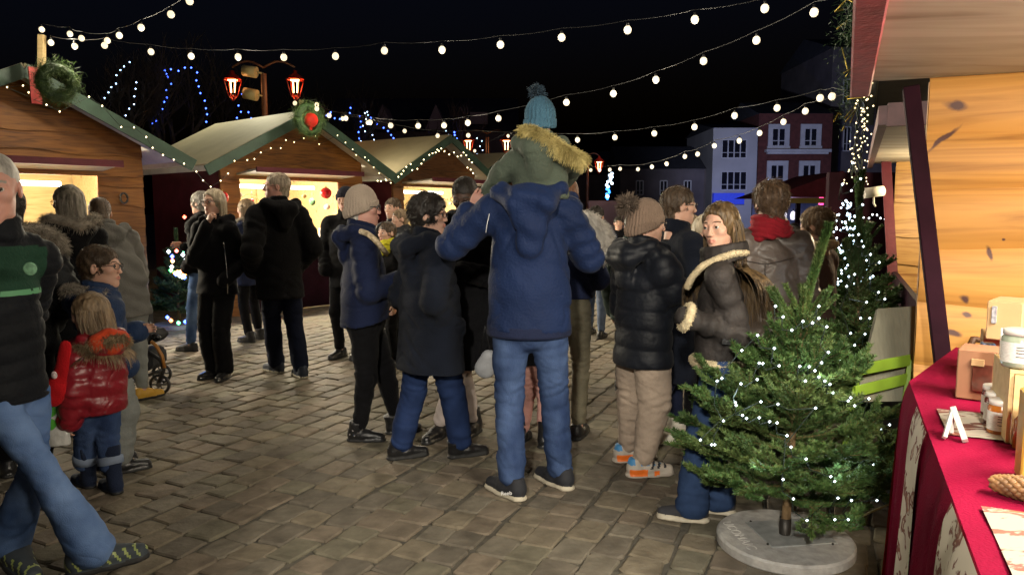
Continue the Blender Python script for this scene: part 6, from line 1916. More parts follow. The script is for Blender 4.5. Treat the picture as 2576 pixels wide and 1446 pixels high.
# ------------------------------------------------------------------ the red counter
TZ = .95
RED = fabric('raspberry_cloth', (.17, .003, .023), .9, .4, 180, .1, sheen=0.0, spec=.05, crease=.25)
C0 = G(2287, 962, TZ); C1 = G(2404, 893, TZ); Cn = C0 - fr3 * 2.45
t = thing('counter_table', 'long trestle counter under a raspberry red cloth in front of the nearest stall', 'table', tuple(C0 * [1, 1, 0]))
m = MB(); m.prism([C0 + [.03, -.03, -.03], Cn + [.03, 0, -.03], Cn + rt3 * 1.3 - UP * .03, C0 + rt3 * 1.3 - UP * .03, C1 - UP * .03 + [0, -.04, 0]][::-1], (0, 0, 0), (0, 0, .02)); m.build('tabletop', W_PL, t, world=True)
m = MB()
for q in (C0 + rt3 * .12 - fr3 * .12, C0 - fr3 * 2.2 + rt3 * .12, C0 + rt3 * 1.1 - fr3 * .2, C0 - fr3 * 2.2 + rt3 * 1.1):
    lg = MB(); lg.bar(q * [1, 1, 0], q * [1, 1, 0] + UP * (TZ - .03), .05, .05, up=rt3); lg.build('leg', W_PL, t, world=True)


def drape(p0, p1, top, bottom, nfold, amp, flare, nx=110, nz=26, mat_=RED, name='drop', seed=0, lift=0.0, parent=None, mt=RED):
    p0, p1 = np.asarray(p0, float), np.asarray(p1, float)
    d = unit(p1 - p0); n = np.cross(UP, d)
    V = []
    for j in range(nz):
        f = j / (nz - 1); z = top + (bottom - top) * f
        for i in range(nx):
            s_ = i / (nx - 1)
            o = amp * f ** .6 * (math.sin(s_ * nfold * 6.283 + seed + .8 * math.sin(s_ * 9 + seed)) + .4 * math.sin(s_ * nfold * 13.7 + 2 + f)) + flare * f
            rr = .018 * (1 - math.exp(-f * 18))
            p = p0 + (p1 - p0) * s_ + n * (o + rr + lift)
            V.append([p[0], p[1], z - .004 * 0])
    i, j = np.meshgrid(np.arange(nx - 1), np.arange(nz - 1), indexing='xy')
    i, j = i.ravel(), j.ravel()
    F = np.stack([j * nx + i, j * nx + i + 1, (j + 1) * nx + i + 1, (j + 1) * nx + i], -1)
    return np.array(V), F


cl = MB()
Vd, Fd = drape(C0, Cn, TZ + .004, .03, 9, .018, .02, nx=220)
if np.dot(np.cross(UP, unit(Cn - C0)), rt3) > 0: Vd, Fd = drape(Cn, C0, TZ + .004, .03, 9, .018, .02, nx=220)
cl.add(Vd, Fd, 0, True)
Vd, Fd = drape(C0, C1, TZ + .004, .03, 3, .018, .04, nx=60); cl.add(Vd, Fd, 0, True)
# gently rumpled top
g = []; nx, ny = 60, 24
for j in range(ny):
    for i in range(nx):
        a = C0 - fr3 * 2.45 * i / (nx - 1); w_ = 1.3 * j / (ny - 1)
        p = a + rt3 * w_
        g.append([p[0], p[1], TZ + .004 + .0025 * math.sin(i * .9 + j * .5) * math.sin(j * .8 + 1) * (0 < i < nx - 1 and 0 < j)])
i, j = np.meshgrid(np.arange(nx - 1), np.arange(ny - 1), indexing='xy'); i, j = i.ravel(), j.ravel()
cl.add(np.array(g), np.stack([j * nx + i, j * nx + i + 1, (j + 1) * nx + i + 1, (j + 1) * nx + i], -1), 0, True)
q = [C0 + UP * .004, C0 + UP * .004 + rt3 * .9, C1 + UP * .03]
cl.add(np.array(q), [[0, 1, 2]], 0, False)
tag(cl.build('tablecloth', RED, world=True), 'raspberry red tablecloth hanging to the ground over the long counter', 'tablecloth')

# printed runners
mrun = bpy.data.materials.new('printed_linen'); mrun.use_nodes = True; tt_ = mrun.node_tree; bb = tt_.nodes['Principled BSDF']; bb.inputs['Roughness'].default_value = .9
tc = N_(tt_, 'ShaderNodeTexCoord'); mp = N_(tt_, 'ShaderNodeMapping'); mp.inputs['Scale'].default_value = (9, 22, 22); mp.inputs['Rotation'].default_value = (0, 0, R(-24))
no = N_(tt_, 'ShaderNodeTexNoise'); no.inputs['Scale'].default_value = 1.0; no.inputs['Detail'].default_value = 5; no.inputs['Distortion'].default_value = .6
cr = N_(tt_, 'ShaderNodeValToRGB'); e = cr.color_ramp.elements; e[0].position = .0; e[0].color = (.62, .56, .46, 1); e[1].position = 1; e[1].color = (.10, .035, .025, 1)
x = e.new(.53); x.color = (.62, .56, .46, 1); x = e.new(.56); x.color = (.16, .06, .045, 1); x = e.new(.62); x.color = (.22, .07, .04, 1); x = e.new(.65); x.color = (.60, .54, .45, 1); x = e.new(.70); x.color = (.35, .12, .05, 1)
tt_.links.new(tc.outputs['Object'], mp.inputs[0]); tt_.links.new(mp.outputs[0], no.inputs['Vector']); tt_.links.new(no.outputs['Fac'], cr.inputs[0]); tt_.links.new(cr.outputs[0], bb.inputs['Base Color'])


def text_mesh(txt, size, mt, parent, loc, X, Y, name='lettering', depth=.0006):
    c = bpy.data.curves.new('txt', 'FONT'); c.body = txt; c.size = size; c.extrude = depth; c.align_x = 'CENTER'; c.align_y = 'CENTER'
    o = bpy.data.objects.new('txt', c); COL.objects.link(o)
    me = bpy.data.meshes.new_from_object(o.evaluated_get(bpy.context.evaluated_depsgraph_get()))
    bpy.data.objects.remove(o)
    me.materials.clear(); me.materials.append(mt)
    ob = link(name, me, parent)
    X = Vector(unit(X)); Y = Vector(unit(Y)); Z = X.cross(Y)
    M3 = Matrix((X, Y, Z)).transposed()
    M4 = Matrix.Translation(loc) @ M3.to_4x4()
    if parent:
        Q = Matrix.Identity(4); q = parent
        while q is not None: Q = Matrix.Translation(q.location) @ q.rotation_euler.to_matrix().to_4x4() @ Q; q = q.parent
        M4 = Q.inverted() @ M4
    ob.matrix_local = M4
    return ob


for k_, (va, vb, lb) in enumerate((((2317, 1032), (2343, 1097), 'printed linen runner lying across the counter under the white easel'), ((2440, 1280), (2560, 1560), 'wide printed linen runner across the near end of the counter'))):
    a = G(*va, TZ); b = G(*vb, TZ)
    sa, sb = np.dot(C0 - a, fr3), np.dot(C0 - b, fr3)
    a, b = C0 - fr3 * sa, C0 - fr3 * sb
    m = MB(); V = []; nx = 24; prof = [(1.25, 0), (.9, 0), (.6, 0), (.3, 0), (.04, 0)]
    nzz = len(prof)
    for (w_, z_) in prof:
        for i in range(nx): V.append(a + (b - a) * i / (nx - 1) + rt3 * w_ + UP * (.009))
    i, j = np.meshgrid(np.arange(nx - 1), np.arange(nzz - 1), indexing='xy'); i, j = i.ravel(), j.ravel()
    m.add(np.array(V), np.stack([j * nx + i, (j + 1) * nx + i, (j + 1) * nx + i + 1, j * nx + i + 1], -1), 0, True)
    # hanging part follows the red drape
    Vd, Fd = drape(Cn, C0, TZ + .009, .12, 9, .018, .02, nx=220, lift=.006)
    s_ = np.dot(C0 - Vd, fr3) if False else ((C0 - Vd) @ fr3)
    ok = (s_[Fd] > sa - .006).all(1) & (s_[Fd] < sb + .006).all(1)
    m.add(Vd, Fd[ok], 0, True)
    ro = tag(m.build('table_runner', mrun, world=True), lb, 'table runner', 'printed runners on the counter')
    if k_ == 0:
        pass
# ------------------------------------------------------------------ goods on the counter
KRAFT = mat('kraft_cardboard', (.42, .27, .13), .8, .1, 8)
KRAFTD = mat('brown_cardboard', (.22, .10, .05), .7, .15, 8)
LIDW = mat('white_enamel_lid', (.68, .66, .62), .35, 0)
LABEL = mat('paper_label', (.66, .64, .60), .8, .12, 120, stretch=(1, 1, 3), col2=(.75, .74, .7))
JAM = mat('dark_red_jam', (.11, .012, .008), .15, .2, 20, spec=.7)
HONEY = mat('amber_honey', (.40, .13, .02), .12, .2, 20, spec=.7)
GLASSJ = mat('pale_green_glass', (.30, .34, .26), .12, .2, 20, spec=.8)
YEL = mat('yellow_carton', (.60, .42, .06), .5, .3, 14, col2=(.7, .35, .05))
INK = mat('black_print', (.03, .03, .03), .8, 0)


def jar(u, v, r, h, body, label, lid=LIDW, z=TZ + .006, group='jam jars'):
    c = G(u, v, z); t = thing('jar', label, 'jar', tuple(c), 0, group)
    MB().lathe([(.001, 0), (r * .93, 0), (r, .006), (r, h * .78), (r * .86, h * .85), (r * .86, h * .86)], 20, c).build('glass', body, t, world=True)
    MB().lathe([(r * .80, h * .86), (r * .95, h * .86), (r * .95, h), (r * .9, h * 1.012), (.001, h * 1.012)], 20, c).build('lid', lid, t, world=True)
    lb = MB(); a = np.linspace(R(150), R(330), 14); V = np.concatenate([[c + [1.012 * r * math.cos(q), 1.012 * r * math.sin(q), z_] for q in a] for z_ in (h * .14, h * .68)])
    i = np.arange(13); lb.add(V, np.stack([i, i + 1, i + 15, i + 14], -1), 0, True); lo = lb.build('label', LABEL, t, world=True)
    for k, zz in enumerate((.55, .48, .40, .30)):
        tx = MB(); aa = np.linspace(R(225), R(285 - 9 * (k % 3)), 8)
        V = np.concatenate([[c + [1.02 * r * math.cos(q), 1.02 * r * math.sin(q), h * zz + dz_] for q in aa] for dz_ in (0, h * .022)])
        i = np.arange(7); tx.add(V, np.stack([i, i + 1, i + 9, i + 8], -1), 0, True); tx.build('printed_line', INK, lo, world=True)
    return t


jar(2497, 1046, .027, .08, JAM, 'jam jar with a white lid at the back of the row by the crate')
jar(2505, 1067, .027, .08, JAM, 'jam jar with a white lid in the middle of the row by the crate')
jar(2514, 1090, .027, .082, HONEY, 'jam jar with a white lid at the front of the row by the crate')


def boxp(name, label, cat, base_px, w_, d_, h_, mt, z=TZ + .006, rot=0.0, group=None, parts=()):
    c = G(*base_px, z); ca, sa = math.cos(rot), math.sin(rot)
    X = rt3 * ca + fr3 * sa; Y = np.cross(UP, X)
    t = thing(name, label, cat, tuple(c), 0, group)
    MB().box(c + UP * h_ / 2 + X * w_ / 2 + Y * d_ / 2, (w_, d_, h_), axes=[X, Y, UP], bev=.003).build('carton', mt, t, world=True)
    return t, c, X, Y


# wooden crate on end
c = G(2534, 1114, TZ + .006)
t = thing('wooden_crate', 'pale wooden crate standing on end among the jars', 'crate', tuple(c))
X, Y = rt3, fr3
cw, cd, chh = .24, .20, .160
for nm, o, s_ in (('side_board', (0, cd / 2, chh / 2), (.008, cd, chh)), ('side_board', (cw, cd / 2, chh / 2), (.008, cd, chh)), ('top_board', (cw / 2, cd / 2, chh + .005), (cw + .008, cd, .009)), ('bottom_board', (cw / 2, cd / 2, .005), (cw - .01, cd, .009)), ('back_board', (cw / 2, cd + .004, chh / 2), (cw, .006, chh))):
    MB().box(c + X * o[0] + Y * o[1] + UP * o[2], s_, axes=[X, Y, UP]).build(nm, W_PL, t, world=True)
MB().box(c + X * (.027) - Y * .004 + UP * chh / 2, (.045, .008, chh - .002), axes=[X, Y, UP]).build('front_post', W_PL, t, world=True)
cz_top = TZ + .006 + chh + .012
jar(2562, 921, .036, .085, GLASSJ, 'large preserving jar with a white lid on top of the crate', z=cz_top)
t, c2, X, Y = boxp('price_card', 'white folded price card leaning beside the large jar on the crate', 'card', (2513, 896), .04, .003, .07, LIDW, z=cz_top)
# cardboard display boxes behind
t, c2, X, Y = boxp('display_box', 'brown cardboard window box with dark bottles left of the crate', 'box', (2402, 1000), .105, .12, .14, KRAFTD, rot=-.25)
MB().box(c2 + UP * .065 + X * .062 - Y * .003, (.045, .006, .075), axes=[X, Y, UP]).build('window', mat('cellophane', (.10, .03, .02), .1, .3, 40, spec=.9), t, world=True)
MB().box(c2 + UP * .108 + X * .05 - Y * .006, (.03, .008, .018), axes=[X, Y, UP]).build('tab', KRAFT, t, world=True)
bx, c3, X, Y = boxp('gift_box', 'large kraft gift box with a carry handle stacked against the plank wall', 'box', (2478, 852), .09, .16, .115, KRAFT, z=TZ + .15, rot=-.35)
MB().box(c3 + X * .02 + UP * .075 - Y * .003, (.012, .008, .05), axes=[X, Y, UP]).build('handle_slot', mat('foil_print', (.25, .25, .28), .3, .6, 90), bx, world=True)
boxp('cardboard_box', 'plain kraft box under the large gift box', 'box', (2466, 952), .15, .15, .14, KRAFT, rot=-.1)
bt, c4, X, Y = boxp('tea_carton', 'narrow black and blue picture carton between the kraft boxes', 'carton', (2468, 925), .035, .04, .075, mat('black_blue_carton', (.02, .03, .05), .3, .6, 60, col2=(.12, .2, .35)), z=TZ + .06)
# bottles right
for (u, v, r, h, mt_, lb, lidm) in ((2572, 1128, .020, .10, HONEY, 'amber bottle of syrup in front of the wooden crate', LIDW), (2606, 1150, .026, .14, JAM, 'dark bottle at the right edge of the counter', LIDW)):
    c = G(u, v, TZ + .006); t = thing('bottle', lb, 'bottle', tuple(c), 0, 'bottles on the counter')
    MB().lathe([(.001, 0), (r, .002), (r, h * .62), (r * .4, h * .8), (r * .36, h * .96)], 18, c).build('glass', mt_, t, world=True)
    MB().lathe([(r * .42, h * .94), (r * .42, h), (.001, h)], 14, c).build('cap', lidm, t, world=True)
t, c5, X, Y = boxp('yellow_carton', 'tall yellow and orange printed carton at the right edge of the counter', 'carton', (2566, 1212), .06, .06, .175, YEL)
MB().box(c5 + UP * .13 + X * .03 - Y * .002, (.04, .004, .03), axes=[X, Y, UP]).build('printed_panel', mat('blue_green_print', (.15, .25, .22), .5, .3, 50), t, world=True)
# white A-shaped easel
a, b, c_ = G(2376, 1100, TZ + .012), G(2428, 1108, TZ + .012), P(2398, 1026, G(2400, 1104, TZ)[1] + .01)
t = thing('card_easel', 'small white A-shaped card easel standing on the printed runner', 'easel', tuple(a))
MB().bar(a, c_, .008, .012, up=fr3).build('leg', LIDW, t, world=True); MB().bar(b, c_, .012, .016, up=fr3).build('leg', LIDW, t, world=True)
MB().bar(a + fr3 * .05 + rt3 * .02, c_, .008, .008).build('leg', LIDW, t, world=True)
# pinecone
c = G(2590, 1272, TZ - .004); t = thing('pine_cone', 'long brown pine cone lying on the red cloth', 'pine cone', tuple(c))
m = MB(); r = np.random.RandomState(2); ax_ = unit(rt3 * 1 - fr3 * .3); ax2 = np.cross(UP, ax_)
for k in range(150):
    f = k / 150; rr = .020 * math.sin(math.pi * (f * .85 + .1)) ** .7; q = k * 2.4
    d = ax2 * math.cos(q) + UP * math.sin(q); p = c + UP * .03 + ax_ * (.14 * f - .055)
    V, F_ = tube_arr(np.array([p, p + d * rr * .7, p + d * rr - ax_ * .006, p + d * rr * 1.05 - ax_ * .012]), np.array([.006, .009, .007, .001]), 5); m.add(V, F_, 0, True)
m.build('scales', mat('pine_cone_brown', (.12, .055, .02), .6, .4, 30, col2=(.28, .14, .05)), t, world=True)
MB().tube([c + UP * .03 - ax_ * .055, c + UP * .03 + ax_ * .085], .012, 8).build('core', mat('pine_core', (.08, .04, .02), .8), t, world=True)
# chain on the wall
m = MB(); 
ch_ = [P(2440, 930, 2.9) + (P(2478, 900, 2.9) - P(2440, 930, 2.9)) * k / 7 for k in range(8)]
for k, p in enumerate(ch_):
    q = [p + .014 * (math.cos(a) * unit(ch_[1] - ch_[0]) * 1.5 + math.sin(a) * (UP if k % 2 else fr3)) for a in np.linspace(0, 6.283, 11)]; m.tube(np.array(q), .0028, 5, 0, False)
tag(m.build('chain', mat('chrome', (.7, .7, .7), .2, 0, metal=1), world=True), 'short bright chain hanging on the plank wall above the display box', 'chain')
m = MB(); m.tube([P(u, v, 2.95) for u, v in ((2376, 945), (2398, 930), (2420, 905), (2440, 875), (2450, 850), (2456, 852), (2490, 862))], .012, 6)
tag(m.build('root_branch', mat('dark_root', (.09, .04, .02), .6, .3), world=True), 'dark curved root leaning against the knotty plank wall', 'branch')

# potted plant on a black crate
c = P(2330, 925, 3.55)
t = thing('plastic_crate', 'black crate under the potted plant behind the counter end', 'crate', (c[0], c[1], 0))
MB().box((c[0], c[1], c[2] / 2), (.3, .26, c[2]), bev=.01).build('shell', mat('black_plastic', (.015, .015, .017), .4, .1), t, world=True)
m = MB(); m.box((c[0], c[1], c[2] + .004), (.31, .27, .012), bev=.004); m.build('rim', mat('black_plastic', (.015, .015, .017), .4, .1), t, world=True)
c = c + [0, 0, .012]
t = thing('potted_plant', 'small variegated green plant in a glossy black pot behind the counter end', 'plant', tuple(c))
MB().lathe([(.001, 0), (.055, 0), (.075, .12), (.078, .13), (.068, .13), (.06, .11), (.001, .11)], 18, c).build('pot', mat('glossy_black_pot', (.012, .012, .014), .15, 0, spec=.8), t, world=True)
r = np.random.RandomState(9); m = MB()
for k in range(90):
    a = r.rand() * 6.283; e = r.rand() * 1.2 + .1; L = .05 + .05 * r.rand(); b = c + [0, 0, .12 + .09 * r.rand()] + np.array([math.cos(a), math.sin(a), 0]) * .04 * r.rand()
    d = np.array([math.cos(a) * math.cos(e), math.sin(a) * math.cos(e), math.sin(e)]); s_ = unit(np.cross(d, UP)) * .011
    m.add(np.array([b, b + d * L * .5 + s_, b + d * L - [0, 0, .012], b + d * L * .5 - s_]), [[0, 1, 2, 3]], int(r.rand() < .35), False)
m.build('leaves', [mat('leaf_green', (.10, .19, .05), .5, .3, 30), mat('leaf_cream', (.50, .52, .30), .5, .1)], t, world=True)

# grey board and green folding chair
GR = mat('weathered_board', (.15, .145, .105), .8, .1, 14, .3, 50, stretch=(6, 1, 1))
q = [P(2203, 779, 3.32), P(2319, 771, 3.34), P(2262, 1010, 3.18), P(2146, 1012, 3.16)]
nn = unit(np.cross(q[1] - q[0], q[3] - q[0]))
m = MB(); m.prism(q[::-1], (0, 0, 0), -nn * .022)
tag(m.build('wooden_board', GR, world=True), 'weathered grey board propped on the green folding chair', 'board')
LIME = mat('lime_green_metal', (.16, .26, .025), .35, .15, 10)
t = thing('folding_chair', 'lime green metal folding chair holding the grey board between tree and counter', 'chair', tuple(P(2200, 1290, 3.1) * [1, 1, 0]))
for (a, b) in (((2160, 930), (2290, 905)), ((2150, 985), (2284, 952))):
    MB().bar(P(*a, 3.10), P(*b, 3.16), .010, .05, up=(0, 0, 1), bev=.003).build('slat', LIME, t, world=True)
for pts in (((2290, 905, 3.16), (2262, 1120, 3.14), (2190, 1195, 3.2)), ((2172, 1188, 3.2), (2206, 1218, 3.15), (2244, 1262, 3.42)), ((2160, 930, 3.1), (2120, 1150, 3.12), (2172, 1325, None))):
    w_ = [P(u, v, d) if d else G(u, v) + [0, 0, .01] for u, v, d in pts]
    m = MB()
    for a, b in zip(w_[:-1], w_[1:]): m.bar(a, b, .022, .010, up=fr3, bev=.002)
    m.build('leg', LIME, t, world=True)
MB().tube([P(2166, 1298, 3.3), P(2248, 1262, 3.4)], .005, 6).build('crossbar', mat('pale_rod', (.4, .38, .2), .4, 0), t, world=True)

# ------------------------------------------------------------------ conifers
def conifer(label, base, H_, rad, z0, top=None, nb=70, seed=0, lean=(0, 0), mats_=None, nd=1.0, nl=.016, nw=.0022, stand=True, prof=None, up=.55, trunk_r=.022, group='small christmas trees', leader=.3, twf=1.0, leadd=1.0):
    r = np.random.RandomState(seed); base = np.asarray(base, float)
    t = thing('christmas_tree', label, 'christmas tree', tuple(base), 0, group)
    ln = np.array([lean[0], lean[1], 0])
    axp = lambda z: base + UP * z + ln * (z / H_) ** 1.3
    zs = np.linspace(.07, H_ * (1 - leader) + .05, 14)
    MB().tube(np.array([axp(z) for z in zs]), np.linspace(trunk_r, trunk_r * .3, 14), 8).build('trunk', mat('spruce_bark', (.16, .10, .045), .85, .3, 20, .6, 60), t, world=True)
    br = MB(); PB, PD, PL = [], [], []

    def twig(p, d, L, rr, dens, sag=0.0):
        nonlocal nl
        n = 7; pts = [p]
        for i in range(n):
            d = unit(d + r.randn(3) * .05 + UP * (.05 - sag)); p = p + d * L / n; pts.append(p)
        pts = np.array(pts); br.tube(pts, np.linspace(rr, rr * .35, n + 1), 4, 0, False)
        k = max(8, int(L * 1500 * dens * nd)); f = r.rand(k) * (n - .01); i = f.astype(int); g = (f - i)[:, None]
        b = pts[i] * (1 - g) + pts[i + 1] * g; T = pts[i + 1] - pts[i]; T /= np.linalg.norm(T, axis=1)[:, None]
        o = r.randn(k, 3); o -= (o * T).sum(1)[:, None] * T; o /= np.linalg.norm(o, axis=1)[:, None]; o[:, 2] = o[:, 2] * .7 + .15
        dd = T * .75 + o; dd /= np.linalg.norm(dd, axis=1)[:, None]
        PB.append(b); PD.append(dd); PL.append(nl * (.7 + .5 * r.rand(k)))
        return pts

    for k in range(nb):
        f = (k + r.rand()) / nb
        z = z0 + (H_ * (1 - leader) - z0) * f ** .92
        a = k * 2.399 + r.rand() * .5
        L = rad * (prof(f) if prof else (1 - f) ** .75 * .95 + .14) * (.84 + .22 * r.rand())
        el = up * (-.32 + 1.95 * f) + r.uniform(-.14, .14)
        d = np.array([math.cos(a) * math.cos(el), math.sin(a) * math.cos(el), math.sin(el)])
        pts = twig(axp(z), d, L, .007 * (1 - .5 * f), 1.0)
        nt_ = max(3, int(L * 40 * twf))
        for j in range(nt_):
            g = .18 + .8 * (j + r.rand()) / nt_; i = min(int(g * 7), 6); p = pts[i] + (pts[i + 1] - pts[i]) * (g * 7 - i)
            T = unit(pts[i + 1] - pts[i]); s_ = np.cross(T, UP) * (1 if j % 2 else -1)
            q = unit(T * .75 + s_ * .8 + UP * r.uniform(-.25, .35))
            L2 = L * (.5 * (1 - g) + .16) * (.7 + .5 * r.rand())
            p2 = twig(p, q, L2, .0032, 1.1)
            if L2 > .09:
                for jj in range(int(L2 * 22)):
                    h2 = r.randint(2, 7); T2 = unit(p2[h2] - p2[h2 - 1]); s2 = np.cross(T2, UP) * (1 if jj % 2 else -1)
                    twig(p2[h2], unit(T2 * .8 + s2 * .7 + UP * r.uniform(-.2, .3)), L2 * .38, .0022, 1.1)
    # leader
    zl = H_ * (1 - leader)
    nl0 = nl; nl = nl * 1.5
    twig(axp(zl), unit(UP + ln * .2), (H_ - zl) * 1.0, .010, 6.0 * leadd); nl = nl0
    for a in range(11):
        q = a * 2.4 + r.rand(); twig(axp(zl - .012 * a + .03), unit([math.cos(q) * .75, math.sin(q) * .75, 1.0]), rad * (.30 + .025 * a), .004, 2.2)
    br.build('branches', mat('twig_brown', (.13, .10, .035), .85, .3, 20), t, world=True)
    PB, PD, PL = np.concatenate(PB), np.concatenate(PD), np.concatenate(PL)
    V, F1, F2 = needles(PB, PD, PL, nw, seed); m = MB(); mi = (wnoise(PB, 9, seed, 2) + .5 * r.randn(len(PB)) > .1).astype(int)
    m.add(V, F1, mi, False); m.F.append((F2, mi, False))
    m.build('needles', mats_ or [NEEDD, NEED], t, world=True)
    return t, axp


base1 = G(1973, 1372)
pf = lambda f: [.85, 1.05, 1.05, .95, .80, .66, .53, .42, .33, .25, .2][int(f * 10)]
tr1, ax1 = conifer('foreground spruce with cold white lights on a round concrete base beside the counter', base1, 1.43, .50, .20, nb=56, seed=5, lean=(.075, .02), up=.62, leader=.30, nd=1.15, prof=pf, twf=.72, nl=.020, nw=.0030, mats_=[mat('spruce_green', (.035, .085, .022), .55, .35, 8, col2=(.09, .17, .045), spec=.3), mat('spruce_olive', (.075, .135, .04), .55, .35, 8, col2=(.14, .19, .055), spec=.3)])
CONC = mat('concrete', (.38, .365, .34), .85, .2, 20, .4, 60)
MB().lathe([(.001, 0), (.285, 0), (.292, .008), (.292, .040), (.284, .050), (.001, .050)], 48, base1, smooth=False).build('base', CONC, tr1, world=True)
MB().box(base1 + [.03, .02, .053], (.30, .26, .006), rot=rotm(-8), bev=.002).build('base_plate', mat('galvanised_plate', (.40, .41, .40), .45, .2, 20, metal=.4), tr1, world=True)
MB().lathe([(.024, .05), (.026, .13), (.022, .13)], 14, base1).build('socket', mat('dark_steel', (.04, .035, .03), .5, .1, metal=.5), tr1, world=True)
m = MB(); 
for (a, b) in ((-.11, -.1), (.17, -.1), (.17, .13), (-.11, .13)): m.ball(base1 + [a, b, .056], .006, 6)
m.build('bolts', mat('dark_steel', (.04, .035, .03), .5, .1, metal=.5), tr1, world=True)
text_mesh('UCOMAIC', .062, mat('stencil_white', (.55, .53, .5), .9, .3, 40), tr1, tuple(base1 + [-.205, .0, .051]), (.12, -1, 0), (1, .12, 0))


def tree_lights(label, tree, ax, pts, d0, mt, r_=.0075, cab=True, back=0.0, group='light strings on the christmas trees'):
    t = thing('tree_lights', label, 'string lights', tuple(ax(0.3)), 0, group)
    me = micro_mesh(r_, mt); W = []
    for (u, v) in pts:
        c = ax(.5); y = d0; dx = abs(P(u, v, d0)[0] - c[0])
        W.append(P(u, v, d0 - max(0.05, .42 * (1 - (dx / .55) ** 2)) * (1 if back == 0 else back)))
    for w_ in W: place(me, 'bulb', t, w_)
    if cab:
        ctl = [];
        left = list(W[1:]); cur = W[0]
        while left:
            j = int(np.argmin([np.linalg.norm(cur - q) for q in left])); b = left.pop(j)
            dl = np.linalg.norm(cur - b); ctl.append((cur, (cur + b) / 2 + [0, .02 + .35 * dl, -.025 - .05 * dl], b))
            cur = b
        m = MB()
        for (a, m_, b) in ctl:
            q = np.array([a + (m_ - a) * k for k in (0, .5, 1)] + [m_ + (b - m_) * k for k in (.5, 1)]); m.tube(q + [0, .012, -.004], .0024, 4)
        if ctl: m.build('cable', GREENC, t, world=True)
    return t


pts1 = [(1951, 770), (1970, 797), (1992, 830), (2060, 770), (2020, 808), (2044, 812), (2060, 800), (2080, 822), (1906, 843), (1866, 881), (1948, 876), (1910, 913), (2012, 921), (2036, 922), (2050, 932), (2026, 958), (2060, 948), (2075, 958), (2088, 966), (2096, 988), (2067, 912), (2084, 886), (1905, 954), (1864, 965), (1816, 951), (1804, 958), (1960, 920), (1919, 914), (1850, 1012), (1852, 1019), (1914, 1010), (1957, 1016), (2052, 1026), (1868, 1044), (1878, 1052), (1910, 1050), (1936, 1060), (1955, 1063), (1820, 1058), (1980, 1095), (1990, 1124), (2028, 1154), (1762, 1106), (1790, 1118), (1798, 1118), (2238, 1068), (2216, 1078), (2232, 1110), (2090, 1198), (2100, 1210), (2152, 1206), (2198, 1168), (2180, 1153), (2108, 1252), (2142, 1258), (2206, 1258), (2100, 1306), (2134, 1306), (2030, 1308), (1996, 1254), (1970, 1205), (2150, 1020), (2140, 1000), (2186, 1002), (2134, 1008)]
tree_lights('cold white light string wound round the foreground spruce', tr1, ax1, pts1, base1[1], MICROC, .0056)

base2 = np.array([P(2180, 900, 4.15)[0], 4.15, 0])
tr2, ax2_ = conifer('second spruce with cold lights standing right behind the foreground spruce', base2, 1.70, .40, .25, nb=60, seed=9, lean=(-.13, 0), up=.6, leader=.30, prof=lambda f: [.9, 1.05, 1.0, .85, .68, .5, .36, .26, .18, .13, .1][int(f * 10)], nl=.018, nw=.0034, nd=.75, trunk_r=.018, mats_=[bpy.data.materials['spruce_green'], bpy.data.materials['spruce_olive']])
MB().lathe([(.001, 0), (.26, 0), (.26, .05), (.001, .05)], 32, base2, smooth=False).build('base', CONC, tr2, world=True)
pts2 = [(2145, 410), (2165, 450), (2119, 464), (2142, 480), (2128, 505), (2140, 512), (2170, 515), (2110, 540), (2150, 545), (2160, 590), (2172, 620), (2190, 640), (2212, 660), (2196, 695), (2150, 690), (2130, 720), (2210, 735), (2226, 752), (2180, 760), (2165, 800), (2188, 800), (2240, 788), (2230, 805), (2205, 820), (2176, 840), (2140, 838), (2150, 868), (2120, 860), (2190, 870), (2112, 905), (2140, 935), (2160, 950), (2170, 900)]
tree_lights('cold white light string on the second spruce', tr2, ax2_, pts2, base2[1], glow('cold_micro_glow_2', (.75, .9, 1.0), 14, 'NONE'), .0065)
base3 = np.array([P(2150, 900, 6.2)[0], 6.2, 0])
tr3, ax3_ = conifer('third spruce densely covered in icy blue lights beside the woman with the bun', base3, 1.75, .5, .3, nb=44, seed=12, up=.6, nl=.024, nw=.006, nd=.35, twf=.7, mats_=[bpy.data.materials['spruce_green']] * 2)
MB().lathe([(.001, 0), (.26, 0), (.26, .05), (.001, .05)], 24, base3, smooth=False).build('base', CONC, tr3, world=True)
r = np.random.RandomState(6); pts3 = []
for k in range(90):
    f = r.rand() ** .8; v = 500 + 220 * f; pts3.append((2128 + r.uniform(-1, 1) * (14 + 55 * f), v))
tree_lights('dense icy light string on the third spruce', tr3, ax3_, pts3, base3[1], glow('ice_micro_glow', (.6, .8, 1.0), 8, 'NONE'), .009, cab=False)

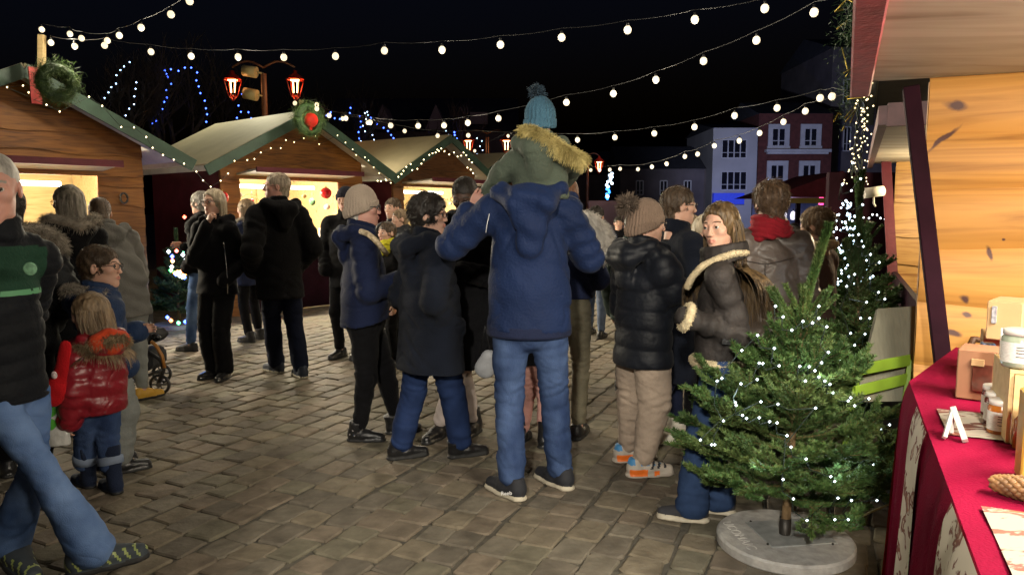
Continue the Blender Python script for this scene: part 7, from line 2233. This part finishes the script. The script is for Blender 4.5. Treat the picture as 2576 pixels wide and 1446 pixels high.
base4 = G(452, 822)
tr4, ax4_ = conifer('dark spruce with coloured lights in front of the dark red side wall', base4, 1.25, .42, .18, nb=44, seed=15, up=.6, nl=.026, nw=.006, nd=.4, twf=.8, leader=.28)
MB().lathe([(.001, 0), (.30, 0), (.30, .05), (.001, .05)], 24, base4, smooth=False).build('base', CONC, tr4, world=True)
cols = {'b': (.05, .12, 1), 'w': (.8, .9, 1), 'r': (1, .08, .03), 'o': (1, .35, .05), 'g': (.1, 1, .3), 'c': (.2, .9, 1)}
for key, pts in (('w', [(424, 633), (432, 671), (460, 641), (468, 652), (474, 667), (452, 694), (459, 697), (480, 668)]), ('b', [(433, 645), (478, 657), (464, 698), (421, 798), (466, 809), (511, 777), (442, 690), (488, 640)]), ('o', [(434, 657), (447, 684), (455, 683), (440, 687), (464, 690), (430, 806), (488, 800), (497, 794)]), ('g', [(449, 812), (487, 777), (462, 630), (430, 680)]), ('r', [(444, 631), (434, 655), (449, 689), (505, 787), (464, 546)])):
    tree_lights({'w': 'white', 'b': 'blue', 'o': 'orange', 'g': 'green', 'r': 'red'}[key] + ' fairy lights on the dark spruce by the dark red wall', tr4, ax4_, pts, base4[1], glow('fairy_' + key, cols[key], 10, 'NONE'), .027, cab=False, group='coloured lights on the dark spruce')
lamp('fairy_blue_light', 'POINT', tuple(P(430, 690, 8.6)), 12, (.15, .35, 1), .15)

for (u, v, d) in ((1850, 1000, base1[1] - .3), (2060, 940, base1[1] - .25), (2110, 1180, base1[1] - .3), (1900, 1170, base1[1] - .35), (2150, 700, base2[1] - .3)):
    lamp('tree_string_glow', 'POINT', tuple(P(u, v, d)), .9, (.78, .92, 1.0), .03)

# ------------------------------------------------------------------ pushchair, bags
c = G(402, 992) ; d0 = c[1]
t = thing('pushchair', 'black pushchair with an orange-brown frame bar, half hidden by the grey coat', 'pushchair', tuple(c), 0)
BLK = mat('black_plastic', (.015, .015, .017), .4, .1)


def wheel(u, v, d, r, nm='wheel'):
    c = P(u, v, d); c[2] = r
    o = MB(); o.tube([c + [r * .9 * math.cos(a), 0, r * .9 * math.sin(a)] for a in np.linspace(0, 6.283, 25)], .013, 6, 0, False); w_ = o.build(nm, BLK, t, world=True)
    s_ = MB()
    for a in range(6): s_.tube([c, c + [r * .88 * math.cos(a * 1.047), 0, r * .88 * math.sin(a * 1.047)]], .006, 4)
    s_.tube([c + [0, -.02, 0], c + [0, .02, 0]], .02, 8); s_.build('spokes', mat('dark_grey_plastic', (.06, .06, .065), .4, 0), w_, world=True)


wheel(402, 972, d0, .083); wheel(330, 960, d0 + .1, .083); wheel(345, 945, d0 + .45, .083); wheel(408, 955, d0 + .42, .083)
m = MB(); m.tube([P(398, 965, d0), P(412, 930, d0), P(404, 905, d0), P(366, 880, d0)], .016, 6); m.tube([P(412, 928, d0), P(340, 955, d0)], .014, 6); m.tube([P(340, 950, d0), P(368, 860, d0), P(376, 810, d0 + .1)], .014, 6); m.build('frame', BLK, t, world=True)
MB().tube([P(414, 925, d0 - .02), P(408, 895, d0 - .02), P(392, 868, d0 - .02), P(380, 858, d0 - .02)], .014, 6).build('frame_bar', mat('orange_brown_trim', (.36, .15, .03), .4, .1), t, world=True)
m = MB(); m.box(P(375, 900, d0 + .15), (.18, .32, .16), bev=.04); m.build('basket', fabric('black_mesh_basket', (.02, .02, .022)), t, world=True)
m = MB(); m.box(P(360, 845, d0 + .18), (.30, .34, .10), bev=.04); m.box(P(352, 820, d0 + .2), (.12, .3, .3), bev=.04); m.build('seat', fabric('black_seat_cloth', (.014, .014, .016)), t, world=True)
m = MB(); m.tube([P(388, 845, d0), P(395, 850, d0 - .05), P(400, 848, d0 + .3)], .022, 8); m.build('bumper_bar', BLK, t, world=True)

# shopping bag carried by the girl
bp_ = g6['root'].location
c = P(134, 1046, bp_[1] - .12); t = thing('shopping_bag', 'white plastic carrier bag with a green clover shape, held by the girl in red', 'bag', tuple(c - [0, 0, .16]))
s = SDF(c - .3, c + .3, .009)
s.cap(c + [-.01, 0, .06], c + [.0, 0, -.12], .06, .085, k=.0, ax=(0, 1, 0), sq=.45); s.plane(c + [0, 0, -.155], (0, 0, -1))
V, Q = s.mesh(); N = vnormals(V, Q); V = V + N * (wnoise(V, 16, 4, 4, (1, 1, .5)) * .007)[:, None]
MB().add(V, Q, 0, True).build('sack', mat('white_plastic_film', (.50, .50, .48), .25, .15, 20, .5, 30, spec=.6), t, world=True)
m = MB(); m.tube([c + [-.04, 0, .05], c + [-.02, 0, .12], c + [.0, 0, .14], c + [.03, 0, .11], c + [.04, 0, .05]], .006, 5); m.build('handle', mat('white_plastic_film', (.5, .5, .48), .25), t, world=True)
GL = mat('green_print', (.08, .36, .04), .4, .05)
yf = min(v_[1] for v_ in V) - .002
for dx, dz, rr in ((-.045, .025, .030), (.0, .03, .030), (-.045, -.03, .030), (.0, -.035, .030), (-.022, .0, .028)):
    k = MB(); k.lathe([(rr, 0), (rr * .9, .004), (.001, .005)], 16, c + [dx, 0, dz], axes=[[1, 0, 0], [0, 0, 1], [0, -1, 0]]); V2 = k.V[0]
    for q in V2:
        j = np.argmin((V[:, 0] - q[0]) ** 2 + (V[:, 2] - q[2]) ** 2 + (V[:, 1] > c[1]) * 9); q[1] = V[j, 1] - .003
    k.build('green_mark', GL, t, world=True)
c = P(146, 955, bp_[1] - .20); t = thing('stocking', 'bright red felt stocking hanging from the hand of the girl in red', 'stocking', tuple(c))
s = SDF(c - .35, c + .35, .009); s.cap(c + [.05, 0, .17], c + [-.01, 0, -.05], .032, .045, k=0, ax=(0, 1, 0), sq=.5); s.cap(c + [-.01, 0, -.05], c + [-.03, 0, -.09], .045, .05, k=.02, ax=(0, 1, 0), sq=.5)
V, Q = s.mesh(); MB().add(V + vnormals(V, Q) * (wnoise(V, 14, 1, 3) * .005)[:, None], Q, 0, True).build('cloth', fabric('bright_red_felt', (.42, .008, .012), .9), t, world=True)
MB().ball(c + [.0, -.028, .03], .016, 10, scale=(1, .4, 1.2)).build('badge', mat('white_print', (.6, .5, .5), .6, .5, 90), t, world=True)

# grey handbag beside the dad
c = P(1221, 912, 4.3); t = thing('handbag', 'pale grey handbag hanging between the dark coat and the man in jeans', 'handbag', tuple(c - [0, 0, .1]))
s = SDF(c - .25, c + .25, .009); s.cap(c + [.02, 0, .03], c + [.0, 0, -.03], .05, .065, k=0, ax=(0, 1, 0), sq=.5)
V, Q = s.mesh(); MB().add(V, Q, 0, True).build('pouch', mat('grey_leather', (.34, .35, .37), .5, .15, 12, .3, 60), t, world=True)
MB().tube([c + [-.03, 0, .05], c + [0, .0, .22], c + [.03, 0, .05]], .006, 5).build('strap', LEATH, t, world=True)

text_mesh('Reebok', .028, mat('white_lettering', (.7, .7, .7), .6, 0), dad['root'], tuple(P(1281, 1240, G(1280, 1250)[1] - .06)), (1, .05, .10), (0, .1, 1))

# ------------------------------------------------------------------ lights of the near stalls (outside the frame, to the right and behind) and an added spot
lamp('near_stall_tube_light', 'AREA', (1.62, 1.25, 1.93), 95, (1, .90, .72), 1.3, (.7, 2.2, 0), sy=.06)
lamp('near_stall_wall_light', 'AREA', (2.3, 1.9, 1.55), 9, (1, .80, .50), .5, (1.9, 3.0, 1.0), sy=.1)
lamp('added_front_spot', 'SPOT', (-.6, -2.2, 2.9), 1250, (1, .92, .78), .12, (2.0, 4.3, .6), angle=R(60), blend=.3)  # added spot behind the camera; cone edge imitates the shadow at lower left
lamp('behind_stall_light', 'AREA', (3.2, -1.6, 2.4), 130, (1, .88, .70), 1.2, (0, 4.5, .6), sy=.3)
